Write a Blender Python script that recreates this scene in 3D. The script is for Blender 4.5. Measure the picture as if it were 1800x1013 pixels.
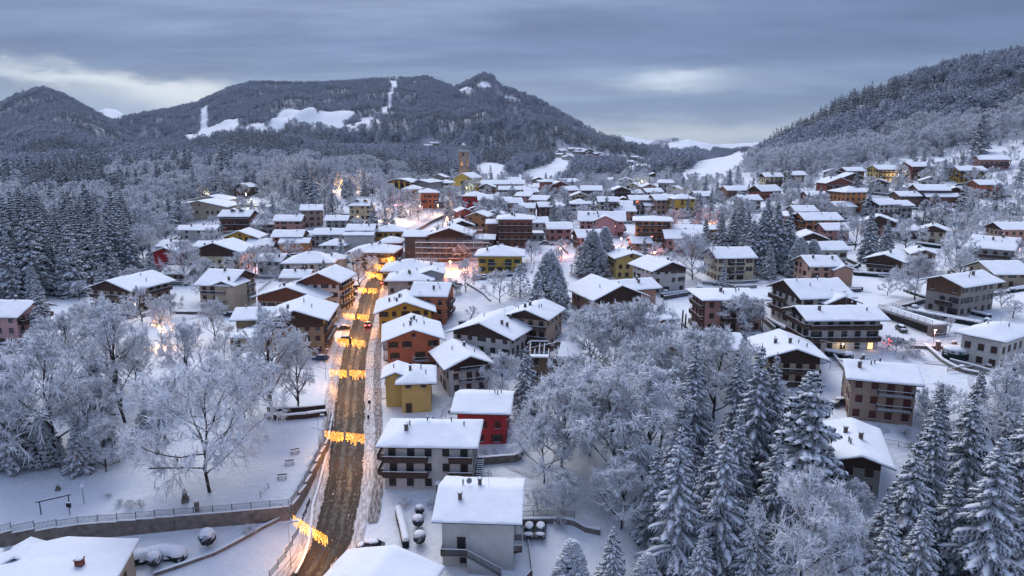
import bpy, math, random
import numpy as np
from mathutils import Vector, Matrix
for o in list(bpy.data.objects): bpy.data.objects.remove(o)
S = bpy.context.scene
COL = S.collection
rnd = random.Random(7)
npr = np.random.default_rng(11)
R = math.radians

# ------------------------------------------------------------------ camera
PITCH = R(11.4); FPX = 1216.0; CAMZ = 60.0
cam_d = bpy.data.cameras.new('camera'); cam = bpy.data.objects.new('camera', cam_d); COL.objects.link(cam)
cam_d.lens = 36.0*FPX/1800.0; cam_d.sensor_width = 36.0; cam_d.clip_start = 1.0; cam_d.clip_end = 40000.0
cam.location = (0, 0, CAMZ); cam.rotation_euler = (math.pi/2-PITCH, 0, 0)
S.camera = cam

# ------------------------------------------------------------------ world: heavy dusk overcast
SUN_EL, SUN_AZ = R(48), R(-20)
w = bpy.data.worlds.new('World'); S.world = w; w.use_nodes = True
nt = w.node_tree; N = nt.nodes; L = nt.links; N.clear()
def wn(t, **k):
    n = N.new(t)
    for a, b in k.items(): setattr(n, a, b)
    return n
def wmath(op, a, b=None, c=None, clamp=False):
    n = wn('ShaderNodeMath', operation=op, use_clamp=clamp)
    for i, x in enumerate((a, b, c)):
        if x is None: continue
        if isinstance(x, (int, float)): n.inputs[i].default_value = x
        else: L.new(x, n.inputs[i])
    return n.outputs[0]
def wmix(f, a, b):
    n = wn('ShaderNodeMix', data_type='RGBA')
    if isinstance(f, (int, float)): n.inputs[0].default_value = f
    else: L.new(f, n.inputs[0])
    for i, x in ((6, a), (7, b)):
        if isinstance(x, tuple): n.inputs[i].default_value = (*x, 1)
        else: L.new(x, n.inputs[i])
    return n.outputs[2]
tc = wn('ShaderNodeTexCoord'); sep = wn('ShaderNodeSeparateXYZ'); L.new(tc.outputs['Generated'], sep.inputs[0])
dx, dy, dz = sep.outputs
up = wmath('MAXIMUM', dz, 0.0)
# cloud deck: the direction divided by its height gives a flat layer seen in perspective
den = wmath('ADD', up, 0.10)
cx = wmath('DIVIDE', dx, den); cy = wmath('DIVIDE', dy, den)
cmb = wn('ShaderNodeCombineXYZ'); L.new(cx, cmb.inputs[0]); L.new(cy, cmb.inputs[1])
mp = wn('ShaderNodeMapping'); mp.inputs['Location'].default_value = (3.1, 1.7, 0); mp.inputs['Rotation'].default_value = (0, 0, 0.12)
mp.inputs['Scale'].default_value = (0.30, 0.75, 1); L.new(cmb.outputs[0], mp.inputs[0])
n1 = wn('ShaderNodeTexNoise'); n1.inputs['Scale'].default_value = 0.55; n1.inputs['Detail'].default_value = 9; n1.inputs['Roughness'].default_value = 0.56
n1.inputs['Distortion'].default_value = 0.35
L.new(mp.outputs[0], n1.inputs['Vector'])
rmp = wn('ShaderNodeValToRGB'); rmp.color_ramp.elements[0].position = 0.34; rmp.color_ramp.elements[1].position = 0.72
rmp.color_ramp.elements[0].color = (0.055, 0.092, 0.190, 1); rmp.color_ramp.elements[1].color = (0.22, 0.30, 0.44, 1)
e = rmp.color_ramp.elements.new(0.55); e.color = (0.090, 0.143, 0.27, 1)
L.new(n1.outputs[0], rmp.inputs[0])
n4 = wn('ShaderNodeTexNoise'); n4.inputs['Scale'].default_value = 2.6; n4.inputs['Detail'].default_value = 7; n4.inputs['Roughness'].default_value = 0.6; n4.inputs['Distortion'].default_value = 0.5; L.new(mp.outputs[0], n4.inputs['Vector'])
mot = wmath('ADD', wmath('MULTIPLY', n4.outputs[0], 0.9), 0.55); mv = wn('ShaderNodeVectorMath', operation='SCALE'); L.new(rmp.outputs[0], mv.inputs[0]); L.new(mot, mv.inputs['Scale'])
col = mv.outputs[0]
# paler air close to the horizon
hz = wmath('POWER', wmath('SUBTRACT', 1.0, wmath('MINIMUM', wmath('MULTIPLY', up, 6.0), 1.0)), 2.0)
col = wmix(wmath('MULTIPLY', hz, 0.62), col, (0.36, 0.46, 0.60))
# breaks in the cloud where the low sky shows pale: soft streaks, (azimuth tangent, elevation, half width, half height)
def gap(ax, el, sx, sz, tilt, strength, c):
    global col
    az = wmath('DIVIDE', dx, wmath('MAXIMUM', dy, 0.05))
    wob = wmath('MULTIPLY', wmath('SUBTRACT', n2.outputs[0], 0.5), 0.05)
    u_ = wmath('DIVIDE', wmath('SUBTRACT', az, ax), sx)
    v_ = wmath('DIVIDE', wmath('ADD', wmath('SUBTRACT', wmath('SUBTRACT', dz, el), wmath('MULTIPLY', wmath('SUBTRACT', az, ax), tilt)), wob), sz)
    d2 = wmath('ADD', wmath('MULTIPLY', u_, u_), wmath('MULTIPLY', v_, v_))
    g = wmath('MULTIPLY', wmath('POWER', 2.718, wmath('MULTIPLY', d2, -1.0)), strength)
    g = wmath('MULTIPLY', g, wmath('GREATER_THAN', dy, 0.0))
    col = wmix(g, col, c)
mp2 = wn('ShaderNodeMapping'); mp2.inputs['Scale'].default_value = (6, 6, 20); L.new(tc.outputs['Generated'], mp2.inputs[0])
n2 = wn('ShaderNodeTexNoise'); n2.inputs['Scale'].default_value = 1.6; n2.inputs['Detail'].default_value = 5; n2.inputs['Roughness'].default_value = 0.62
L.new(mp2.outputs[0], n2.inputs['Vector'])
gap(-0.60, 0.082, 0.22, 0.010, -0.085, 0.62, (0.74, 0.80, 0.82))
gap(-0.44, 0.060, 0.15, 0.018, -0.06, 0.75, (0.80, 0.82, 0.80))
gap(-0.56, 0.045, 0.30, 0.026, -0.03, 0.5, (0.42, 0.52, 0.64))
gap(0.22, 0.090, 0.065, 0.010, 0.03, 0.6, (0.62, 0.70, 0.78))
gap(0.22, 0.015, 0.34, 0.020, 0.0, 0.75, (0.62, 0.69, 0.74))
# overcast sky brightens towards the zenith (CIE overcast 1 : 3)
vf = wmath('ADD', wmath('MULTIPLY', up, 2.75), 0.70)
# the thick deck overhead is greyer than the blue air seen low down
grey = wmath('MINIMUM', wmath('MULTIPLY', up, 1.3), 0.36)
bw = wn('ShaderNodeRGBToBW'); L.new(col, bw.inputs[0]); bwv = wn('ShaderNodeCombineXYZ')
for i_, k_ in enumerate((1.02, 1.0, 1.06)): L.new(wmath('MULTIPLY', bw.outputs[0], k_), bwv.inputs[i_])
col = wmix(grey, col, bwv.outputs[0])
vm = wn('ShaderNodeVectorMath', operation='SCALE'); L.new(col, vm.inputs[0]); L.new(vf, vm.inputs['Scale'])
sky = wn('ShaderNodeTexSky', sky_type='NISHITA'); sky.sun_disc = False; sky.sun_elevation = SUN_EL; sky.sun_rotation = SUN_AZ
sks = wn('ShaderNodeVectorMath', operation='SCALE'); L.new(sky.outputs[0], sks.inputs[0]); sks.inputs['Scale'].default_value = 0.006
add = wn('ShaderNodeVectorMath', operation='ADD'); L.new(vm.outputs[0], add.inputs[0]); L.new(sks.outputs[0], add.inputs[1])
bg = wn('ShaderNodeBackground'); bg.inputs[1].default_value = 1.0; L.new(add.outputs[0], bg.inputs[0])
wo = wn('ShaderNodeOutputWorld'); L.new(bg.outputs[0], wo.inputs[0])

sd = bpy.data.lights.new('sun', 'SUN'); sun = bpy.data.objects.new('sun', sd); COL.objects.link(sun)
sd.energy = 1.5; sd.angle = R(45); sd.color = (1.0, 0.97, 0.95)
dirv = Vector((math.sin(SUN_AZ)*math.cos(SUN_EL), math.cos(SUN_AZ)*math.cos(SUN_EL), math.sin(SUN_EL)))
sun.rotation_euler = dirv.to_track_quat('Z', 'Y').to_euler()

vs = S.view_settings; S.display_settings.display_device = 'sRGB'
vs.view_transform = 'Standard'; vs.look = 'None'; vs.gamma = 1; vs.use_curve_mapping = False; vs.exposure = 0.52
S.render.engine = 'CYCLES'; S.render.resolution_x = 1024; S.render.resolution_y = 576
S.cycles.max_bounces = 6; S.cycles.diffuse_bounces = 4; S.cycles.glossy_bounces = 2; S.cycles.transparent_max_bounces = 4

# ------------------------------------------------------------------ mesh helpers
def tag(o, label=None, cat=None, group=None, kind=None):
    if label: o['label'] = label
    if cat: o['category'] = cat
    if group: o['group'] = group
    if kind: o['kind'] = kind
    return o
def link(name, me, parent=None, loc=None, rz=None):
    o = bpy.data.objects.new(name, me); COL.objects.link(o)
    if parent is not None: o.parent = parent
    if loc is not None: o.location = loc
    if rz is not None: o.rotation_euler = (0, 0, rz)
    return o
def empty(name, loc, rz=0):
    o = bpy.data.objects.new(name, None); COL.objects.link(o); o.location = loc; o.rotation_euler = (0, 0, rz)
    o.empty_display_size = 0.5
    return o
class MB:
    def __init__(s): s.v = []; s.f = []; s.m = []; s.uv = None
    def add(s, vs_, fs, mi=0):
        b = len(s.v); s.v.extend(vs_)
        for f in fs: s.f.append(tuple(i+b for i in f)); s.m.append(mi)
    def box(s, x0, x1, y0, y1, z0, z1, mi=0, M=None):
        vv = [(x0,y0,z0),(x1,y0,z0),(x1,y1,z0),(x0,y1,z0),(x0,y0,z1),(x1,y0,z1),(x1,y1,z1),(x0,y1,z1)]
        if M is not None: vv = [tuple(M @ Vector(p)) for p in vv]
        s.add(vv, [(0,3,2,1),(4,5,6,7),(0,1,5,4),(1,2,6,5),(2,3,7,6),(3,0,4,7)], mi)
    def prism(s, poly, d0, d1, axis, mi=0):
        # poly in the plane across `axis`, extruded between d0 and d1
        n = len(poly)
        def P(p, d): return (d, p[0], p[1]) if axis == 'x' else ((p[0], d, p[1]) if axis == 'y' else (p[0], p[1], d))
        vv = [P(p, d0) for p in poly]+[P(p, d1) for p in poly]
        fs = [tuple(range(n))[::-1], tuple(range(n, 2*n))]+[(i, (i+1) % n, n+(i+1) % n, n+i) for i in range(n)]
        s.add(vv, fs, mi)
    def tube(s, pts, rads, sides=6, mi=0, cap=True):
        pts = [Vector(p) for p in pts]; n = len(pts); b = len(s.v)
        if isinstance(rads, (int, float)): rads = [rads]*n
        for i, p in enumerate(pts):
            t = (pts[min(i+1, n-1)]-pts[max(i-1, 0)]).normalized()
            a = t.cross(Vector((0, 0, 1)));
            if a.length < 1e-3: a = t.cross(Vector((1, 0, 0)))
            a.normalize(); c = t.cross(a)
            for k in range(sides):
                th = 2*math.pi*k/sides
                s.v.append(tuple(p+(a*math.cos(th)+c*math.sin(th))*rads[i]))
        for i in range(n-1):
            for k in range(sides):
                k2 = (k+1) % sides
                s.f.append((b+i*sides+k, b+(i+1)*sides+k, b+(i+1)*sides+k2, b+i*sides+k2)); s.m.append(mi)
        if cap:
            s.f.append(tuple(b+k for k in range(sides))); s.m.append(mi)
            s.f.append(tuple(b+(n-1)*sides+k for k in range(sides))[::-1]); s.m.append(mi)
    def lathe(s, prof, sides=12, mi=0, c=(0, 0)):
        b = len(s.v); n = len(prof)
        for r, z in prof:
            for k in range(sides):
                th = 2*math.pi*k/sides; s.v.append((c[0]+r*math.cos(th), c[1]+r*math.sin(th), z))
        for i in range(n-1):
            for k in range(sides):
                k2 = (k+1) % sides
                s.f.append((b+i*sides+k, b+i*sides+k2, b+(i+1)*sides+k2, b+(i+1)*sides+k)); s.m.append(mi)
        s.f.append(tuple(b+k for k in range(sides))[::-1]); s.m.append(mi)
        s.f.append(tuple(b+(n-1)*sides+k for k in range(sides))); s.m.append(mi)
    def blob(s, c, r, mi=0, nu=10, nv=6, jit=0.12, seed=0, squash=(1, 1, 1)):
        q = random.Random(seed); b = len(s.v)
        s.v.append((c[0], c[1], c[2]-r*squash[2]))
        for i in range(1, nv):
            ph = -math.pi/2+math.pi*i/nv
            for k in range(nu):
                th = 2*math.pi*k/nu; rr = r*(1+q.uniform(-jit, jit))
                s.v.append((c[0]+rr*squash[0]*math.cos(ph)*math.cos(th), c[1]+rr*squash[1]*math.cos(ph)*math.sin(th), c[2]+rr*squash[2]*math.sin(ph)))
        s.v.append((c[0], c[1], c[2]+r*squash[2])); top = len(s.v)-1
        for k in range(nu):
            k2 = (k+1) % nu
            s.f.append((b, b+1+k2, b+1+k)); s.m.append(mi)
            for i in range(nv-2):
                a0 = b+1+i*nu
                s.f.append((a0+k, a0+k2, a0+nu+k2, a0+nu+k)); s.m.append(mi)
            a0 = b+1+(nv-2)*nu
            s.f.append((a0+k, a0+k2, top)); s.m.append(mi)
    def mesh(s, name, mats, smooth=False):
        me = bpy.data.meshes.new(name); me.from_pydata(s.v, [], s.f)
        if not isinstance(mats, (list, tuple)): mats = [mats]
        for m in mats: me.materials.append(m)
        if len(mats) > 1: me.polygons.foreach_set('material_index', s.m)
        if smooth: me.polygons.foreach_set('use_smooth', [True]*len(s.f))
        me.update(); return me
    def build(s, name, mats, parent=None, loc=None, rz=None, smooth=False):
        return link(name, s.mesh(name, mats, smooth), parent, loc, rz)
def np_mesh(name, V, F, mats, mi=None, smooth=False):
    me = bpy.data.meshes.new(name); k = F.shape[1]
    me.vertices.add(len(V)); me.vertices.foreach_set('co', V.astype(np.float32).ravel())
    me.loops.add(F.size); me.loops.foreach_set('vertex_index', F.astype(np.int32).ravel())
    me.polygons.add(len(F)); me.polygons.foreach_set('loop_start', np.arange(0, F.size, k, dtype=np.int32))
    me.polygons.foreach_set('loop_total', np.full(len(F), k, dtype=np.int32))
    for m in mats: me.materials.append(m)
    if mi is not None: me.polygons.foreach_set('material_index', mi.astype(np.int32))
    if smooth: me.polygons.foreach_set('use_smooth', np.ones(len(F), dtype=bool))
    me.update(calc_edges=True); me.validate(); return me

# ------------------------------------------------------------------ materials
MATS = {}
def new_mat(name):
    m = bpy.data.materials.new(name); m.use_nodes = True
    return m, m.node_tree, m.node_tree.nodes['Principled BSDF']
def nd(t, ty, **k):
    n = t.nodes.new(ty)
    for a, b in k.items(): setattr(n, a, b)
    return n
def noise(t, scale, detail=4, rough=0.55, coord='Object', vscale=None):
    c = nd(t, 'ShaderNodeTexCoord'); n = nd(t, 'ShaderNodeTexNoise')
    n.inputs['Scale'].default_value = scale; n.inputs['Detail'].default_value = detail; n.inputs['Roughness'].default_value = rough
    if vscale:
        mp_ = nd(t, 'ShaderNodeMapping'); mp_.inputs['Scale'].default_value = vscale
        t.links.new(c.outputs[coord], mp_.inputs[0]); t.links.new(mp_.outputs[0], n.inputs['Vector'])
    else: t.links.new(c.outputs[coord], n.inputs['Vector'])
    return n.outputs[0]
def ramp(t, src, stops):
    r = nd(t, 'ShaderNodeValToRGB'); els = r.color_ramp.elements
    while len(els) > 1: els.remove(els[0])
    els[0].position = stops[0][0]; els[0].color = (*stops[0][1], 1)
    for p, c in stops[1:]:
        e_ = els.new(p); e_.color = (*c, 1)
    t.links.new(src, r.inputs[0]); return r.outputs[0]
def mixc(t, f, a, b):
    n = nd(t, 'ShaderNodeMix', data_type='RGBA')
    for i, x in ((0, f), (6, a), (7, b)):
        if isinstance(x, tuple): n.inputs[i].default_value = (*x, 1)
        elif isinstance(x, (int, float)): n.inputs[i].default_value = x
        else: t.links.new(x, n.inputs[i])
    return n.outputs[2]
def fmath(t, op, a, b=0.0, clamp=False):
    n = nd(t, 'ShaderNodeMath', operation=op, use_clamp=clamp)
    for i, x in enumerate((a, b)):
        if isinstance(x, (int, float)): n.inputs[i].default_value = x
        else: t.links.new(x, n.inputs[i])
    return n.outputs[0]
def bump(t, p, src, strength, dist):
    b = nd(t, 'ShaderNodeBump'); b.inputs['Strength'].default_value = strength; b.inputs['Distance'].default_value = dist
    t.links.new(src, b.inputs['Height']); t.links.new(b.outputs[0], p.inputs['Normal'])
SNOWC = (0.84, 0.86, 0.90)
def simple(name, c, var=0.25, rough=0.85, scale=1.5, bmp=0.15, metallic=0.0, vscale=None):
    if name in MATS: return MATS[name]
    m, t, p = new_mat(name)
    n = noise(t, scale, 5, 0.6, vscale=vscale)
    t.links.new(ramp(t, n, [(0.3, tuple(x*(1-var) for x in c)), (0.7, tuple(min(1, x*(1+var)) for x in c))]), p.inputs['Base Color'])
    p.inputs['Roughness'].default_value = rough; p.inputs['Metallic'].default_value = metallic
    if bmp: bump(t, p, noise(t, scale*9, 3, vscale=vscale), bmp, 0.03)
    MATS[name] = m; return m
def wallmat(name, c):
    if name in MATS: return MATS[name]
    m, t, p = new_mat(name)
    a = noise(t, 0.35, 4, 0.6); b = noise(t, 1.2, 5, 0.65, vscale=(3.0, 3.0, 0.35))
    base = ramp(t, a, [(0.3, tuple(x*0.86 for x in c)), (0.7, tuple(min(1, x*1.1) for x in c))])
    stain = ramp(t, b, [(0.52, (0, 0, 0)), (0.78, (0.5, 0.5, 0.5))])
    sp_ = nd(t, 'ShaderNodeSeparateColor'); t.links.new(stain, sp_.inputs[0])
    colr = mixc(t, sp_.outputs[0], base, tuple(x*0.55 for x in c))
    t.links.new(colr, p.inputs['Base Color']); p.inputs['Roughness'].default_value = 0.93
    bump(t, p, noise(t, 14, 3), 0.25, 0.02)
    MATS[name] = m; return m
def snowmat():
    m, t, p = new_mat('snow')
    a = noise(t, 0.8, 5, 0.6)
    t.links.new(ramp(t, a, [(0.3, (0.79, 0.82, 0.88)), (0.7, (0.87, 0.885, 0.91))]), p.inputs['Base Color'])
    p.inputs['Roughness'].default_value = 0.75; p.inputs['Specular IOR Level'].default_value = 0.2
    b1 = noise(t, 2.2, 6, 0.6); bump(t, p, b1, 0.5, 0.12)
    return m
def snowy(name, under, thr0=-0.1, thr1=0.35, nscale=1.6, namp=0.9, snow=SNOWC):
    # snow lies on whatever faces upwards, the plant or bark shows from below
    m, t, p = new_mat(name)
    g = nd(t, 'ShaderNodeNewGeometry'); sx = nd(t, 'ShaderNodeSeparateXYZ'); t.links.new(g.outputs['True Normal'], sx.inputs[0])
    n = noise(t, nscale, 4, 0.65)
    s = fmath(t, 'ADD', sx.outputs[2], fmath(t, 'MULTIPLY', fmath(t, 'SUBTRACT', n, 0.5), namp))
    f = fmath(t, 'DIVIDE', fmath(t, 'SUBTRACT', s, thr0), thr1-thr0, clamp=True)
    oi = nd(t, 'ShaderNodeObjectInfo')
    und = mixc(t, oi.outputs['Random'], under, tuple(x*1.5 for x in under))
    t.links.new(mixc(t, f, und, snow), p.inputs['Base Color']); p.inputs['Roughness'].default_value = 0.85
    p.inputs['Specular IOR Level'].default_value = 0.15
    MATS[name] = m; return m
def emis(name, c, s):
    if name in MATS: return MATS[name]
    m, t, p = new_mat(name); p.inputs['Base Color'].default_value = (*[min(x, 0.8) for x in c], 1)
    p.inputs['Emission Color'].default_value = (*c, 1); p.inputs['Emission Strength'].default_value = s
    MATS[name] = m; return m
SNOW = snowmat()
WALL = dict(white=(0.52,0.50,0.48), grey=(0.36,0.36,0.37), cream=(0.56,0.48,0.32), yellow=(0.58,0.37,0.065), khaki=(0.27,0.20,0.12), ochre=(0.46,0.26,0.075),
    lemon=(0.55,0.40,0.14), terra=(0.46,0.145,0.075), orange=(0.50,0.22,0.09), red=(0.50,0.045,0.05), crimson=(0.36,0.025,0.035), pink=(0.50,0.29,0.29),
    rose=(0.42,0.22,0.19), brown=(0.17,0.095,0.07), redbrown=(0.26,0.075,0.05), tan=(0.36,0.26,0.20), salmon=(0.46,0.27,0.20), sand=(0.44,0.36,0.27),
    stone=(0.27,0.25,0.235), concrete=(0.30,0.30,0.30))
def WM(k): return wallmat(k+'_plaster', WALL[k])
WOOD = simple('dark_larch_boards', (0.055, 0.028, 0.018), 0.5, 0.8, 1.2, 0.4, vscale=(8, 8, 0.4))
WOODL = simple('weathered_timber', (0.12, 0.065, 0.038), 0.45, 0.85, 1.0, 0.4, vscale=(8, 8, 0.5))
DECK = simple('roof_edge', (0.045, 0.035, 0.032), 0.3, 0.7)
SHUT = {k: simple(k+'_shutter_paint', c, 0.2, 0.6, 3) for k, c in dict(brown=(0.05,0.022,0.015), green=(0.02,0.09,0.04), dark=(0.022,0.018,0.02), red=(0.10,0.02,0.015), grey=(0.14,0.14,0.15)).items()}
FRAME = simple('window_frame_wood', (0.12, 0.09, 0.07), 0.2, 0.6)
FRAMEW = simple('window_frame_white', (0.5, 0.5, 0.48), 0.1, 0.6)
METAL = simple('dark_painted_metal', (0.03, 0.03, 0.035), 0.2, 0.45, metallic=0.5)
GALV = simple('galvanised_metal', (0.25, 0.26, 0.28), 0.2, 0.5, metallic=0.5)
STONE = simple('rough_stone', (0.19, 0.165, 0.145), 0.4, 0.95, 1.0, 0.8)
CONC = simple('concrete', (0.26, 0.25, 0.245), 0.25, 0.9, 0.8, 0.4)
def glassmat():
    m, t, p = new_mat('window_glass'); p.inputs['Base Color'].default_value = (0.012, 0.014, 0.02, 1)
    p.inputs['Roughness'].default_value = 0.08; p.inputs['Specular IOR Level'].default_value = 0.6
    return m
GLASS = glassmat()
LIT = emis('lit_window', (1.0, 0.5, 0.16), 2.6)
BARK = simple('dark_bark', (0.045, 0.036, 0.033), 0.4, 0.95, 3, 0.6, vscale=(1, 1, 0.3))
BARKS = snowy('snow_plastered_bark', (0.055, 0.045, 0.045), 0.15, 0.6, 2.0, 0.9)
FROST = snowy('frosted_twigs', (0.15, 0.14, 0.17), -0.95, 0.0, 0.8, 1.0, (0.88, 0.90, 0.945))
NEEDLE = snowy('snow_laden_needles', (0.012, 0.020, 0.020), 0.20, 0.64, 1.1, 1.2)
NEEDLEG = snowy('dusted_needles', (0.032, 0.034, 0.040), 0.10, 0.75, 0.9, 1.3, (0.70, 0.73, 0.81))

NEEDLES = snowy('snowier_needles', (0.022, 0.032, 0.034), 0.0, 0.50, 1.1, 1.2)

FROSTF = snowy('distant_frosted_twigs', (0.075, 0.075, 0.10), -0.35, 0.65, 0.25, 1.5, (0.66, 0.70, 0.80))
# ------------------------------------------------------------------ terrain
cp_, sp_ = math.cos(PITCH), math.sin(PITCH)
def ray(u, v):
    a = (u-900)/FPX; b = (506.5-v)/FPX
    return np.array([a, cp_+b*sp_, -sp_+b*cp_])
def at(u, v, Z):
    d = ray(u, v); return np.array([0, 0, CAMZ])+d*Z
def proj(p):
    x, y, z = p[0], p[1], p[2]-CAMZ
    Z = y*cp_-z*sp_; Y = y*sp_+z*cp_
    return 900+FPX*x/Z, 506.5-FPX*Y/Z, Z
CTRL = [(690,885,118),(560,1005,105),(730,725,155),(640,560,222),(655,480,270),(898,435,290),(780,385,370),(850,345,470),(790,335,520),
 (1500,885,108),(1600,740,130),(1390,675,150),(1290,585,175),(1750,625,155),(1690,540,190),(1480,617,160),(1282,490,245),(1480,492,240),(1740,470,250),
 (1440,400,330),(1560,455,270),(1510,358,365),(1640,315,430),(1730,290,470),(1400,335,430),(1350,258,900),(1230,300,700),(1200,370,400),(1150,430,300),
 (0,640,170),(215,545,220),(385,545,216),(540,620,185),(480,730,146),(0,830,124),(150,700,152),(100,500,260),(60,420,330),(150,380,430),(300,330,500),
 (100,320,620),(0,330,560),(60,300,900),(400,300,640),(600,330,450),(500,280,900),(700,295,800),(860,302,900),(980,275,1100),(1000,330,550),(1100,302,900),
 (1100,320,650),(1180,292,1100),(380,380,400),(500,400,350),(1000,430,300),(1050,720,150),(1000,900,116),(1200,1000,104),(880,600,190),(960,560,205),
 (200,940,112),(340,860,121),(100,980,107),(1780,900,108),(1780,1010,98),(1650,950,106),(1330,800,125),(1000,1010,104),(850,900,116),(1800,400,330),(1800,340,400)]
_P = []
for u_, v_, z_ in CTRL: _P.append(at(u_, v_, z_))
for x_, y_, z_ in [(-60,40,-3),(0,40,-5),(60,40,-1),(-50,70,-2),(0,70,-4),(50,70,0),(0,1400,50),(-900,1400,60),(900,1400,130),(400,1400,34),(270,1250,28),(150,1250,38),(-1000,700,50),(900,600,190)]: _P.append(np.array([x_,y_,z_], float))
_P = np.array(_P)
def _q(x, y):
    yy = np.maximum(y, 30.0); a = np.clip(x/yy, -1.3, 1.3)
    return np.stack([a*2.2, np.log(np.minimum(yy, 2500.0))*1.5], -1)
def _k(r2): return np.where(r2 > 1e-12, 0.5*r2*np.log(np.maximum(r2, 1e-12)), 0.0)
_Q = _q(_P[:, 0], _P[:, 1]); _n = len(_Q)
_D = ((_Q[:, None]-_Q[None])**2).sum(-1)
_A = np.zeros((_n+3, _n+3)); _A[:_n, :_n] = _k(_D)+np.eye(_n)*0.05
_A[:_n, _n] = 1; _A[:_n, _n+1:] = _Q; _A[_n, :_n] = 1; _A[_n+1:, :_n] = _Q.T
_W = np.linalg.solve(_A, np.concatenate([_P[:, 2], np.zeros(3)]))
def valley(x, y):
    x = np.asarray(x, float); y = np.asarray(y, float); sh = x.shape
    q = _q(x.ravel(), y.ravel()); out = np.empty(len(q))
    for i in range(0, len(q), 20000):
        qq = q[i:i+20000]; d = ((qq[:, None]-_Q[None])**2).sum(-1)
        out[i:i+20000] = _k(d)@_W[:_n]+_W[_n]+qq@_W[_n+1:]
    return out.reshape(sh)
# value noise
_perm = npr.random((256, 256))
def vnoise(x, y, s):
    x = np.asarray(x)/s; y = np.asarray(y)/s
    xi = np.floor(x).astype(int); yi = np.floor(y).astype(int); fx = x-xi; fy = y-yi
    fx = fx*fx*(3-2*fx); fy = fy*fy*(3-2*fy)
    g = lambda a, b: _perm[a & 255, b & 255]
    return (g(xi, yi)*(1-fx)+g(xi+1, yi)*fx)*(1-fy)+(g(xi, yi+1)*(1-fx)+g(xi+1, yi+1)*fx)*fy-0.5
def fbm(x, y, s, o=4):
    r = 0
    for k in range(o): r = r+vnoise(x+31*k, y-17*k, s/2**k)/2**k
    return r
# mountains: crest lines (pixel column, row read off the photograph, distance) turned into bearings and heights
LAYERS = [
 # name, crest [(u, v, y)], foot distance [(u,y)], shape exponent, noise
 ('left', [(-700,330,1700),(-300,250,1800),(0,186,1900),(30,170,1900),(75,157,1900),(110,170,1900),(150,196,1880),(200,222,1850),(245,246,1800),(330,275,1700),(420,305,1500)], [(-700,900),(0,950),(400,1000)], 0.95, 40),
 ('massif', [(100,300,2300),(180,245,2400),(230,208,2500),(300,194,2500),(345,184,2500),(400,159,2500),(440,148,2500),(500,150,2450),(560,149,2400),(620,145,2400),(680,141,2350),(720,142,2300),(750,138,2250),(780,150,2200),(800,157,2150),(830,144,2100),(848,134,2080),(868,139,2060),(882,158,2050),(900,162,2040),(940,176,2000),(1000,209,1900),(1060,241,1820),(1110,266,1750),(1150,284,1700),(1200,302,1600),(1260,322,1500)], [(100,1100),(500,1000),(800,950),(900,980),(1000,1080),(1100,1200),(1260,1300)], 1.15, 60),
 ('foothill', [(180,290,1150),(230,270,1250),(300,268,1300),(380,248,1300),(430,240,1300),(500,243,1280),(560,258,1250),(620,273,1200),(700,293,1150),(780,315,1100)], [(180,760),(500,720),(780,800)], 0.9, 14),
 ('right', [(1130,345,760),(1215,312,900),(1260,290,950),(1300,275,960),(1350,258,950),(1400,238,940),(1430,220,930),(1500,182,920),(1560,163,910),(1620,141,900),(1700,121,880),(1760,108,870),(1800,101,860),(1900,84,850),(2200,50,830),(2700,20,820)], [(1130,560),(1300,600),(1400,520),(1500,500),(1640,500),(1800,500),(2700,470)], 0.85, 16),
 ('far1', [(980,262,3300),(1060,250,3300),(1120,258,3200),(1150,260,3100),(1185,249,3050),(1210,245,3050),(1240,251,3050),(1275,262,3020),(1300,266,3000),(1360,268,3000),(1450,262,3000),(1700,262,3000)], [(980,1900),(1700,1900)], 1.0, 30),
 ('far2', [(900,262,5200),(1050,246,5200),(1085,238,5200),(1110,240,5200),(1140,247,5200),(1185,242,5200),(1220,250,5200),(1260,254,5200),(1330,250,5200),(1500,245,5200),(1900,240,5200)], [(900,3800),(1900,3800)], 1.0, 40),
 ('far3', [(-500,260,4200),(-100,190,4200),(0,176,4200),(22,172,4200),(45,180,4200),(90,215,4200),(150,205,4200),(185,190,4200),(205,193,4200),(235,212,4200),(300,230,4200)], [(-500,3000),(300,3000)], 1.0, 40),
]
_LL = []
for nm, cr, ft, ex, nz in LAYERS:
    A_, E_, Y_ = [], [], []
    for u_, v_, y_ in cr:
        d = ray(u_, v_); A_.append(d[0]/d[1]); E_.append(d[2]/d[1]); Y_.append(y_)
    FA = [ray(u_, 300)[0]/ray(u_, 300)[1] for u_, _y in ft]; FY = [y_ for _, y_ in ft]
    _LL.append((nm, np.array(A_), np.array(E_), np.array(Y_, float), np.array(FA), np.array(FY, float), ex, nz))
def crest_y(layer, a):
    for nm, A_, E_, Y_, FA, FY, ex, nz in _LL:
        if nm == layer: return np.interp(a, A_, Y_)
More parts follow.
